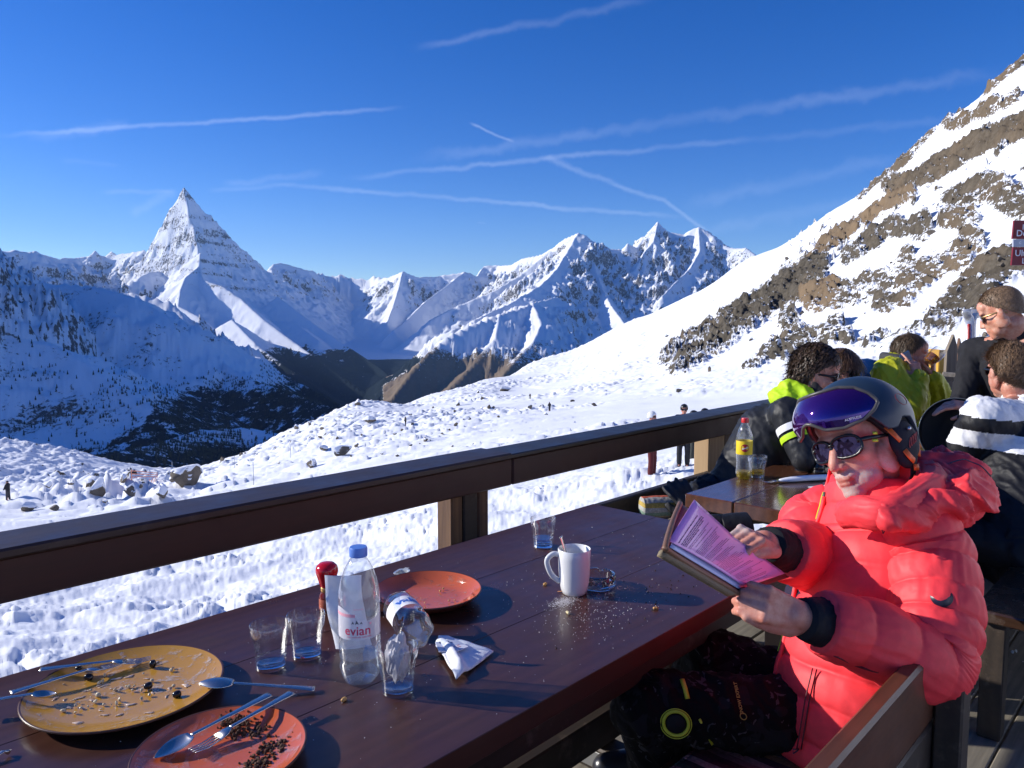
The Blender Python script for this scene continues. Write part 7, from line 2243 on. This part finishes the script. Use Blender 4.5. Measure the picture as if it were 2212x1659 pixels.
picket(2036, 2058, 722, 5.9, -.2, W_GREYZ, .1); picket(2060, 2069, 730, 6.0, -.2, W_DARKZ, -.2); picket(2082, 2100, 760, 5.9, -.2, W_DARKZ, .2); picket(2108, 2130, 790, 6.1, -.2, W_DARKZ, 0); picket(1905, 1930, 800, 6.1, -.2, W_DARKZ, 0); picket(2140, 2170, 770, 6.1, -.2, W_DARKZ, .1); picket(2180, 2212, 765, 6.1, -.2, W_GREYZ, 0)
a, b = atd(2036, 812, 5.6), atd(2212, 828, 5.4)
MB().tube([a, a.lerp(b, .5) + Vector((0, 0, .004)), b], .038, 8, flat=.8).build("fence_rail", W_GREY, fen)
for i, (px, py, lab) in enumerate(((2042, 785, "yellow plastic crate behind the pointed plank"), (2072, 790, "second yellow crate between the fence pickets"))):
    c = atd(px, py, 6.4); cr = empty("crate", (c.x, c.y, c.z - .16), math.atan2(RT[1], RT[0]), lab, "crate", "yellow crates behind the fence"); YC = plain("yellow_crate_plastic", (.62, .33, .03), .5)
    for dx in (-.1, .1): MB().box((dx, 0, .12), (.006, .16, .24)).build("side_panel", YC, cr, world=False)
    for dy in (-.08, .08): MB().box((0, dy, .115), (.194, .006, .23)).build("front_panel", YC, cr, world=False)
    MB().box((0, 0, .003), (.19, .15, .006)).build("base_panel", YC, cr, world=False); MB().box((0, -.084, .225), (.215, .012, .022), bev=.003).build("rim_bar", YC, cr, world=False)
    cr.location.z = 0.0 if False else c.z - .12
SKI_S = plain("silver_ski_surface", (.50, .50, .52), .25, .5); SKI_R = plain("red_ski_edge", (.50, .05, .04), .35)
for k, (x0, x1, y0, lab) in enumerate(((2096, 2086, 668, "left ski of the pair leaning against the fence"), (2098, 2108, 668, "right ski of the pair leaning against the fence"))):
    tpz = atd(x1, y0, 5.55); mid = atd(x0, 700, 5.55); low_ = atd(x0 - 2, 880, 5.45)
    o = empty("ski", low_, 0, lab, "ski", "pair of upright skis")
    MB().tube(bend([low_, low_.lerp(mid, .6), mid, tpz.lerp(mid, .35), tpz], 24), [.030] * 18 + [.032, .034, .034, .030, .022, .008], 8, flat=.22, up=tuple(Vector(FW) * (1) + Vector(RT) * .6)).build("ski_blade", SKI_S, o, smooth=True)
    MB().tube(bend([low_ - Vector(RT) * .012, low_.lerp(mid, .6) - Vector(RT) * .012, mid - Vector(RT) * .012], 12), .008, 6).build("ski_edge", SKI_R, o, smooth=True)
    bx_ = low_.lerp(mid, .45)
    MB().box(bx_ + Vector(FW) * -.05, (.09, .07, .16), rz=YAW, bev=.012).box(bx_ + Vector(FW) * -.06 + Vector((0, 0, -.14)), (.07, .06, .09), rz=YAW, bev=.01).build("binding", plain("black_binding", (.012, .012, .013), .35), o)
b0 = blob("backpack", [('c', atd(2128, 760, 5.5), atd(2118, 840, 5.45), .05, .10), ('c', atd(2128, 732, 5.5), atd(2126, 770, 5.5), .012, .04), ('c', atd(2150, 770, 5.5), atd(2120, 800, 5.45), .02, .05)], .012, BLK, None, 3, folds(.015, 10, 2)); tag(b0, "black rucksack hanging by the skis at the fence", "bag")
# red sign at the right edge
sgn = empty("sign", atd(2205, 545, 4.6), 0, "dark red sign with white letters cut by the right edge", "sign")
SIGN_R = plain("dark_red_sign_paint", (.20, .008, .015), .4); SIGN_G = plain("grey_sign_bar", (.42, .44, .50), .4); SIGN_W = plain("white_sign_letters", (.78, .78, .80), .5)
o0 = Vector(atd(2189, 525, 4.6)); rx_ = Vector(RT); mpp = 4.6 / FPX
def sbox(x0, x1, y0, y1, mt, nm, off=0.0, th=.012, skew=0.0):
    P = [atd(x0 + skew, y0, 4.6 - off), atd(x1, y0, 4.6 - off), atd(x1, y1, 4.6 - off), atd(x0 - skew, y1, 4.6 - off)]; t = Vector(FW) * th
    return MB().add(P + [p + t for p in P], [(3, 2, 1, 0), (4, 5, 6, 7), (0, 1, 5, 4), (1, 2, 6, 5), (2, 3, 7, 6), (3, 0, 4, 7)]).build(nm, mt, sgn)
sbox(2189, 2420, 476, 516, SIGN_R, "sign_panel", skew=2); sbox(2189, 2420, 517, 533, SIGN_G, "sign_panel", .004); sbox(2187, 2420, 534, 573, SIGN_R, "sign_panel", skew=2)
sbox(2300, 2312, 460, 1050, IRON, "sign_post", -.03, .06)
for txt, x, y, sz in (("Dernière", 2195, 510, 15), ("I", 2208, 496, 13), ("Ultima", 2192, 553, 15), ("L", 2207, 569, 13), ("c", 2201, 527, 9)):
    me = text_mesh(txt, sz * mpp * 1.25, 0, .0006, 'LEFT'); p0 = atd(x, y, 4.588)
    for v in me.vertices: v.co = p0 + rx_ * v.co.x + Vector((0, 0, 1)) * v.co.y
    link_mesh("lettering", me, SIGN_W, sgn)
# things on the back table
T3Z = .775
c = atd(2040, 905, 4.75); c.z = T3Z
o = MB().box((0, 0, 0), (.30, .21, .0012)).build("menu_sheet", PAPER, None); o.location = (5.0, 1.20, T3Z + .001); o.rotation_euler = (0, 0, rad(-52)); tag(o, "white printed menu sheet lying on the back table", "menu sheet")
m = MB()
for i in range(9):
    for j in range(2): m.box((-.07 + j * .13, -.08 + i * .02, .0012), (.10, .005, .0004))
pl_ = m.build("printed_lines", plain("grey_print_lines", (.35, .36, .45), .6), o, world=False)
tumbler((5.05, .98, T3Z), "short glass on the back table beside the menu sheet", .9, G_WATER)
c = (5.16, .80, T3Z); tb_ = empty("tea_bottle", c, 0, "brown tea bottle with white cap behind the round tray", "bottle")
MB().lathe([(.026, .0), (.031, .004), (.031, .11), (.029, .13), (.016, .175), (.013, .182), (.013, .196)], 28).build("bottle_body", plain("brown_tea", (.18, .06, .015), .1, 0, 0, 1, 0, .5, Transmission_Weight=.5), tb_, sharp=50, world=False)
MB().lathe([(.0155, .190), (.016, .192), (.016, .214), (0, .215)], 24).build("cap", plain("white_cap", (.75, .76, .8), .4), tb_, sharp=40, world=False)
# chips of leftover paper and snow on the planks
grains("deck_litter", 60, lambda r: (r.uniform(1.7, 4.2), r.uniform(-1.4, .6), .001), SALT, "small white paper flakes and snow bits on the deck planks", (.003, .011), 31, "litter")

# ------------------------------------------------------------------ skiers outside and walkers on the snow
def stander(label, px, py_head, dep, jm, tm, s=1.0, helmet=None, yaw=20, goggles=False, group="skiers standing on the snow beyond the railing"):
    h = atd(px, py_head, dep); H_ = head_frame(h, rad(yaw), 0, 0); f = Vector(H_.to_3x3() @ Vector((1, 0, 0))); l = Vector((0, 0, 1)).cross(f)
    nk = h - Vector((0, 0, .16)); pel = nk - Vector((0, 0, .56)); gz = nk.z - 1.50
    J = dict(neck=nk, chest=nk * .7 + pel * .3, pelvis=pel)
    for a, sg in (('l', 1), ('r', -1)):
        J[a + 'sh'] = nk + l * (.18 * sg) - Vector((0, 0, .06)); J[a + 'el'] = J[a + 'sh'] + l * (.07 * sg) - Vector((0, 0, .28)) + f * .02; J[a + 'wr'] = J[a + 'el'] + f * .16 - Vector((0, 0, .14))
        J[a + 'hip'] = pel + l * (.09 * sg); J[a + 'kn'] = J[a + 'hip'] - Vector((0, 0, .44)) + f * .03 + l * (.02 * sg); J[a + 'an'] = J[a + 'kn'] - Vector((0, 0, .40)) - f * .02
    J['toe'] = f * .12
    b, j, t = figure(label, H_, J, jm, tm, SK3, s, .020, 1.0, .012, seed=int(px), group=group)
    if helmet is not None:
        V, F = ell_patch((-.012, 0, .030), (.128, .108, .122), -math.pi, math.pi, lambda a: lerp_tab(abs(a), ((0, .06), (.9, .05), (1.2, -.02), (1.8, -.02), (3.15, -.06))), lambda a: .152, 40, 10, .1)
        o = link_mesh("ski_helmet", mesh_from("helmet", [H_ @ v for v in V], F), helmet, b, smooth=True); so = o.modifiers.new("t", 'SOLIDIFY'); so.thickness = .012
        shades("goggles", H_, b, 1.0, w=.04, h=.03)
    return b


BH = plain("black_helmet", (.015, .015, .016), .35); WH = plain("white_helmet", (.72, .73, .74), .35)
stander("skier in black helmet looking over the railing", 1478, 884, 21.0, NAVY, NAVY, 1.0, BH, 12)
stander("skier in white helmet ducking behind the railing", 1409, 900, 20.0, NAVY, mat_fabric("dark_red_trousers", (.10, .012, .014), .6, 40, .3), 1.0, WH, -60)
stander("skier in an ochre jacket hidden by the railing", 1522, 893, 21.0, mat_fabric("ochre_jacket", (.50, .26, .05), .6, 40, .3), NAVY, 1.0, BH, 60)
stander("skier in grey trousers with one leg forward between the others", 1498, 897, 22.0, NAVY, mat_fabric("grey_trousers", (.05, .055, .05), .6, 40, .3), 1.0, BH, 100)


def walker(label, px, py, hpx, jm, tm, yaw=80, group=None, mat_skin_=SK3):
    """far figure whose feet stand on the snow under a picture point"""
    g = ground_at(px, py); s = 1.0
    f = -FW * math.cos(rad(yaw)) - RT * math.sin(rad(yaw)); f = Vector(f); l = Vector((0, 0, 1)).cross(f); B = g
    h = B + Vector((0, 0, 1.62)); nk = h - Vector((0, 0, .16))
    P = [('e', h, (.10, .09, .125)), ('c', nk, B + Vector((0, 0, 1.0)), .10, .15)]
    body = blob("person", [('e', h, (.10, .09, .125)), ('c', h, B + Vector((0, 0, .95)), .05, .10), ('c', B + l * .09 + Vector((0, 0, .9)), B + l * .10, .07, .05), ('c', B - l * .09 + Vector((0, 0, .9)), B - l * .10, .07, .05)], .03, mat_skin_, None, 1)
    tag(body, label, "person", group)
    blob("jacket", [('c', B + Vector((0, 0, 1.40)), B + Vector((0, 0, .92)), .19, .19), ('c', B + l * .22 + Vector((0, 0, 1.36)), B + l * .27 + f * .15 + Vector((0, 0, .98)), .075, .06), ('c', B - l * .22 + Vector((0, 0, 1.36)), B - l * .27 + f * .18 + Vector((0, 0, .98)), .075, .06)], .03, jm, body, 2)
    blob("trousers", [('c', B + l * .09 + Vector((0, 0, .92)), B + l * .11 + f * .05 + Vector((0, 0, .08)), .11, .085), ('c', B - l * .09 + Vector((0, 0, .92)), B - l * .11 - f * .05 + Vector((0, 0, .08)), .11, .085)], .03, tm, body, 2)
    blob("hat", [('e', h + Vector((0, 0, .05)), (.115, .10, .10))], .03, tm, body, 1)
    return body


walker("lone walker in black standing on the snow at the far left", 18, 1082, 26, NAVY, GREYF, 100)
walker("tiny walker on the snow path below the lake", 1187, 889, 8, NAVY, NAVY, 20)
walker("tiny dark figure crossing the snow near the boulder field", 876, 921, 8, NAVY, NAVY, 60)
walker("second tiny walker further up the path to the lake", 1145, 862, 6, NAVY, NAVY, 20)
# ------------------------------------------------------------------ boulders with caps of snow
t = NT("grey_brown_boulder"); p = t.coords("Object"); n = t.noise(p, 1.6, 8, .66); n2 = t.noise(p, 7, 6, .7)
c = t.mix(t.ramp(n, [(.3, 0.0), (.7, 1.0)]), (.085, .072, .055), (.22, .18, .135)); c = t.mix(t.ramp(n2, [(.5, 0.0), (.7, .5)]), c, (.06, .055, .05))
t.set(Base_Color=c, Roughness=.9); t.bump(t.mix(.5, n, n2), .9, .12); BOULD = t.m
SNOWM = plain("fresh_snow", (.87, .89, .93), .7, 0, .3, 3, 0, .25)


def boulder_mesh(seed, flat=1.0):
    bm = bmesh.new(); bmesh.ops.create_icosphere(bm, subdivisions=4, radius=1)
    rnd = random.Random(seed)
    planes = [(Vector((rnd.gauss(0, 1), rnd.gauss(0, 1), rnd.gauss(0, .7))).normalized(), rnd.uniform(.38, .75)) for _ in range(11)]
    co = np.array([v.co[:] for v in bm.verts])
    dn = .06 * fbm(co[:, 0] * 2.3 + seed, co[:, 1] * 2.3 + co[:, 2] * 1.7, 4, seed=seed % 50)
    for v, d in zip(bm.verts, dn):
        q = v.co.copy()
        for nrm, dd in planes:
            k = q.dot(nrm)
            if k > dd: q = q - nrm * (k - dd) * .92
        v.co = q * (1 + d); v.co.z *= flat
    me = bpy.data.meshes.new("boulder"); bm.to_mesh(me); bm.free()
    for pl in me.polygons: pl.use_smooth = True
    me.set_sharp_from_angle(angle=rad(38)); me.materials.append(BOULD)
    return me


def snowcap_mesh(me, seed):
    """lid of snow resting on the upward faces of a boulder"""
    co, no = arr(me); up = no[:, 2]
    bm = bmesh.new(); bm.from_mesh(me)
    bmesh.ops.delete(bm, geom=[f for f in bm.faces if f.normal.z < .30 + .15 * math.sin(f.calc_center_median().x * 5 + seed)], context='FACES')
    for v in bm.verts: v.co = v.co + Vector((0, 0, .05 + .05 * max(0, v.normal.z))) + v.normal * .015
    me2 = bpy.data.meshes.new("snow_cap"); bm.to_mesh(me2); bm.free()
    for pl in me2.polygons: pl.use_smooth = True
    me2.materials.append(SNOWM)
    return me2


BM = [boulder_mesh(s, f) for s, f in ((3, .75), (11, .6), (23, .8), (37, .5), (51, .65), (64, .7))]
CM = [snowcap_mesh(m, i) for i, m in enumerate(BM)]


def boulder(label, px, py, wpx, k, rz, tilt=0.0, sz=1.0, cap=True, group="boulders on the snowy knoll"):
    g = ground_at(px, py); d = math.hypot(g.x, g.y); r = wpx / FPX * d / 2
    o = empty("boulder", (g.x, g.y, g.z + r * .30 * sz), 0, label, "boulder", group); o.rotation_euler = (tilt, tilt * .6, rz)
    a = link_mesh("rock", BM[k], None, o, world=False); a.scale = (r, r * .85, r * sz)
    if cap:
        b = link_mesh("snow_cap", CM[k], None, o, world=False); b.scale = (r * 1.01, r * .86, r * sz * 1.02)
        s_ = b.modifiers.new("t", 'SOLIDIFY'); s_.thickness = .10; s_.offset = -1
    return o


boulder("big brown boulder with a slanting snow cap beside the left piste", 404, 1042, 76, 0, .5, .18, .9)
boulder("grey block with snow lid in the boulder field at the left", 215, 1074, 52, 2, 1.2, .25, 1.0)
boulder("dark leaning slab right of the grey block", 283, 1072, 36, 1, 2.0, .5, 1.5)
boulder("dark rock with thick snow just above the left railing", 352, 1080, 34, 4, .3, .1, 1.2)
boulder("small rock with round snow cap behind the grey block", 196, 1052, 34, 5, 2.2, .1, .8)
boulder("snow covered slab below the lone walker", 62, 1106, 44, 3, .9, .2, .8)
boulder("flat brown stone half buried in the snow at far left", 118, 1104, 26, 1, 1.7, .0, .8, False)
boulder("rock poking from the hummock crest at the left", 105, 1052, 20, 4, .5, .3, 1.2)
boulder("small rock on the crest between hummock and grey block", 268, 1046, 22, 2, 1.9, .2, 1)
boulder("snow lidded stone at the right end of the boulder field", 372, 1040, 20, 0, 1.4, .1, .9)
boulder("snow capped block on the skyline above the valley", 774, 878, 22, 2, .4, .0, .8)
boulder("brown block on the snow crest left of the knoll", 640, 928, 22, 5, 1.1, .2, .8)
boulder("dark slab lying above the railing on the knoll", 740, 984, 50, 3, 2.4, .35, .9)
boulder("upright pale stone near the knoll top", 990, 877, 16, 2, .7, .0, 1.6)
boulder("dark pointed rock on the left flank of the knoll", 798, 912, 30, 4, 2.0, .2, .9)
boulder("dark flat rock by the lake path bend", 1235, 868, 16, 1, .2, .0, .7, False)
boulder("jagged black rock at the knoll's upper right", 1090, 845, 44, 3, .6, .1, .5)
boulder("dark rocks with snow just above the railing at the left knoll", 672, 1010, 34, 1, 1.2, .4, 1.2)
boulder("second slab in the dark rock cluster on the knoll", 700, 975, 30, 3, .4, .3, .8)
rnd = random.Random(77)
for i in range(60):                                                  # the loose rocks of the knoll
    cl = rnd.choice(((720, 965, 55, 30), (690, 940, 60, 20), (900, 905, 120, 25), (1010, 880, 70, 22), (800, 950, 90, 25), (1150, 900, 90, 25), (900, 940, 120, 14), (260, 1064, 110, 20), (520, 985, 40, 12), (1060, 905, 80, 16)))
    x, y = rnd.gauss(cl[0], cl[2]), rnd.gauss(cl[1], cl[3])
    if not (30 < x < 1380): continue
    g = ground_at(x, y); d = math.hypot(g.x, g.y)
    if d > 600 or d < 40: continue
    boulder("loose grey rock lying on the snow of the knoll", x, y, rnd.uniform(5, 15), rnd.randrange(6), rnd.uniform(0, 6), rnd.uniform(-.5, .5), rnd.uniform(.6, 1.1), rnd.random() < .6, "loose rocks scattered over the knoll")
for i in range(55):                                                   # stones fallen below the crags of the hillside
    x, y = rnd.uniform(1440, 2200), rnd.uniform(480, 860)
    if y < 1170 - .42 * x + 0 or y < 860 - (x - 1240) * .72: continue
    g = ground_at(x, y); d = math.hypot(g.x, g.y)
    if d > 640 or d < 60: continue
    boulder("dark stone lying in the snow of the steep hillside", x, y, rnd.uniform(6, 20), rnd.randrange(6), rnd.uniform(0, 6), rnd.uniform(-.4, .4), rnd.uniform(.8, 1.4), rnd.random() < .35, "stones fallen on the steep hillside")
# marker poles and the orange net along the piste
for i, (x, y) in enumerate(((507, 1010), (628, 990), (548, 1048), (372, 1012))):
    g = ground_at(x, y); d = math.hypot(g.x, g.y)
    o = MB().tube([g - Vector((0, 0, .2)), g + Vector((0, 0, 1.9))], max(.03, d * .0003), 6).build("marker_pole", plain("grey_pole_paint", (.35, .38, .42), .5), None)
    tag(o, "thin marker pole beside the groomed piste on the left", "pole", "piste marker poles")
a_, b_ = ground_at(285, 1046), ground_at(340, 1036)
m = MB()
for k in range(12):
    p = a_.lerp(b_, k / 11); p.z = ground_z(p.x, p.y); m.box(p + Vector((0, 0, .5)), (.06, .06, 1.0))
for z in (.3, .6, .9): m.tube([a_.lerp(b_, k / 11) + Vector((0, 0, z)) for k in range(12)], .05, 5)
o = m.build("safety_net", plain("orange_net", (.62, .20, .10), .6), None); tag(o, "orange safety net line behind the left boulder field", "net")

# ------------------------------------------------------------------ conifers of the valley
t = NT("dark_conifer_needles"); oi = t.node("ObjectInfo"); v = t.coords("Object"); n = t.noise(v, .9, 4, .6)
t.set(Base_Color=t.mix(t.math('MULTIPLY', oi.outputs["Random"], .6), t.mix(n, (.012, .020, .014), (.030, .042, .026)), (.055, .045, .030)), Roughness=.9); CON = t.m
BARK = plain("conifer_bark", (.05, .035, .025), .9)


def conifer_arrays(seed, tiers=7, n=9):
    """unit-height conifer: tiers of drooping ragged branches"""
    rnd = random.Random(seed); V = []; F = []
    for k in range(tiers):
        z0 = .10 + .86 * k / tiers; r0 = .20 * (1 - k / tiers) ** .85 + .02; zt = z0 + .26 * (1 - .4 * k / tiers)
        b = len(V); V.append((rnd.gauss(0, .006), rnd.gauss(0, .006), min(zt, 1.0)))
        for i in range(n):
            a = 2 * math.pi * (i + rnd.random() * .6) / n; r = r0 * rnd.uniform(.55, 1.2)
            V.append((r * math.cos(a), r * math.sin(a), z0 - rnd.uniform(0, .05)))
        for i in range(n):
            if rnd.random() < .90: F.append((b, b + 1 + i, b + 1 + (i + 1) % n))
    return V, F


TREES = []
for s in range(4):
    V, F = conifer_arrays(s * 5 + 1, 6 + s % 3)
    me = mesh_from("crown", V, F); me.materials.append(CON); TREES.append(me)
tm_ = MB().lathe([(.018, 0), (.014, .3), (.004, .9)], 6); TRUNK = mesh_from("trunk", tm_.v, tm_.f); TRUNK.materials.append(BARK)


def far_hit(px, py, lo=1300, hi=9000):
    rs = np.exp(np.linspace(math.log(lo), math.log(hi), 420)); d = pray(px, py); h = math.hypot(d[0], d[1])
    X_, Y_ = d[0] / h * rs, d[1] / h * rs
    z = far_full(X_, Y_)[0]; k = int(np.argmax(z >= CAMZ + d[2] / h * rs))
    return (X_[k], Y_[k], float(z[k]), rs[k]) if k > 0 else None


rnd = random.Random(99)
zones = [((0, 330), (780, 960), 150), ((0, 640), (985, 1012), 40), ((330, 640), (950, 1010), 130), ((250, 520), (820, 930), 120), ((30, 140), (735, 800), 40), ((480, 740), (830, 960), 60)]
# heights along a coarse picture lattice, so that each tree needs no ray of its own
gx, gy = np.arange(-20, 800, 20.0), np.arange(700, 1030, 6.0)
HIT = {}
_rs = np.exp(np.linspace(math.log(1300), math.log(7000), 260))
for x in gx:
    d = pray(x, 860); h = math.hypot(d[0], d[1]); zz = far_full(d[0] / h * _rs, d[1] / h * _rs)[0]
    for y in gy:
        dd = pray(x, y); sl_ = dd[2] / math.hypot(dd[0], dd[1]); k = int(np.argmax(zz >= CAMZ + sl_ * _rs)); HIT[(x, y)] = (_rs[k] if k > 0 else 0)


def tree_spot(x, y):
    x0 = gx[min(len(gx) - 2, max(0, int((x + 20) // 20)))]; y0 = gy[min(len(gy) - 2, max(0, int((y - 700) // 6)))]
    r = HIT[(x0, y0)]
    if r <= 0: return None
    d = pray(x, y); h = math.hypot(d[0], d[1]); X_, Y_ = d[0] / h * r, d[1] / h * r
    return X_, Y_, r


spots = []
for (xr, yr, cnt) in zones:
    for _ in range(cnt):
        x, y = rnd.uniform(*xr), rnd.uniform(*yr)
        q = tree_spot(x, y)
        if q: spots.append((q, rnd.uniform(9, 17)))
XY = np.array([(q[0][0], q[0][1]) for q in spots]); ZZ = far_full(XY[:, 0], XY[:, 1])[0]
order = sorted(range(len(spots)), key=lambda i: spots[i][0][2] / spots[i][1])[:300]
for i in order:
    (X_, Y_, r), hgt = spots[i]
    o = empty("conifer", (X_, Y_, float(ZZ[i]) - .4), rnd.uniform(0, 6), "small dark conifer on the shaded snowy valley side", "tree", "conifers on the valley side")
    a = link_mesh("crown", TREES[i % 4], None, o, world=False); b = link_mesh("trunk", TRUNK, None, o, world=False)
    o.scale = (hgt * rnd.uniform(.9, 1.35), hgt * rnd.uniform(.9, 1.35), hgt * 1.15)
# the rest of the wood reads as one mass
V0 = [np.array(conifer_arrays(60 + s, 4, 5)[0]) for s in range(3)]; F0 = [conifer_arrays(60 + s, 4, 5)[1] for s in range(3)]
P = []
for (xr, yr, cnt) in (((0, 740), (900, 1015), 2600), ((330, 760), (820, 1000), 3200), ((0, 500), (800, 930), 700), ((560, 900), (780, 880), 1800)):
    for _ in range(cnt):
        x, y = rnd.uniform(*xr), rnd.uniform(*yr)
        if xr[0] == 0 and yr[0] == 900 and y < 930 + 60 * math.sin(x * .013) - x * .02: continue
        q = tree_spot(x, y)
        if q: P.append((q[0], q[1]))
P = np.array(P); dens = fbm(P[:, 0] * .004, P[:, 1] * .004, 4, seed=111) + .35 * fbm(P[:, 0] * .02, P[:, 1] * .02, 2, seed=112)
P = P[dens > -.06]; Zp = far_full(P[:, 0], P[:, 1])[0]
VV = []; FF = []; off = 0
for (x, y), z in zip(P, Zp):
    k = rnd.randrange(3); h = rnd.uniform(7, 15); a = rnd.random() * 6.28; ca, sa = math.cos(a), math.sin(a)
    v = V0[k] * np.array([h * 1.15, h * 1.15, h]); v = np.stack([v[:, 0] * ca - v[:, 1] * sa + x, v[:, 0] * sa + v[:, 1] * ca + y, v[:, 2] + z - .4], 1)
    VV.append(v); FF += [tuple(i + off for i in f) for f in F0[k]]; off += len(v)
if VV:
    wood = link_mesh("conifer_wood", mesh_from("conifer_wood", np.concatenate(VV), FF), CON, None)
    tag(wood, "dark conifer wood covering the lower valley", "forest", kind="stuff")
# ------------------------------------------------------------------ mountain air
hz_ = MB().box((0, 0, 640), (38600, 38600, 2840)).build("haze", None, None)
tag(hz_, "thin blue mountain haze", "haze", kind="stuff")
t = NT("mountain_air"); t.n.remove(t.b)
pv = t.node("VolumePrincipled"); pv.inputs["Color"].default_value = (.36, .60, 1.0, 1); pv.inputs["Density"].default_value = 1.9e-5; pv.inputs["Anisotropy"].default_value = .2
t.link(pv.outputs[0], t.out.inputs["Volume"])
hz_.data.materials.append(t.m)
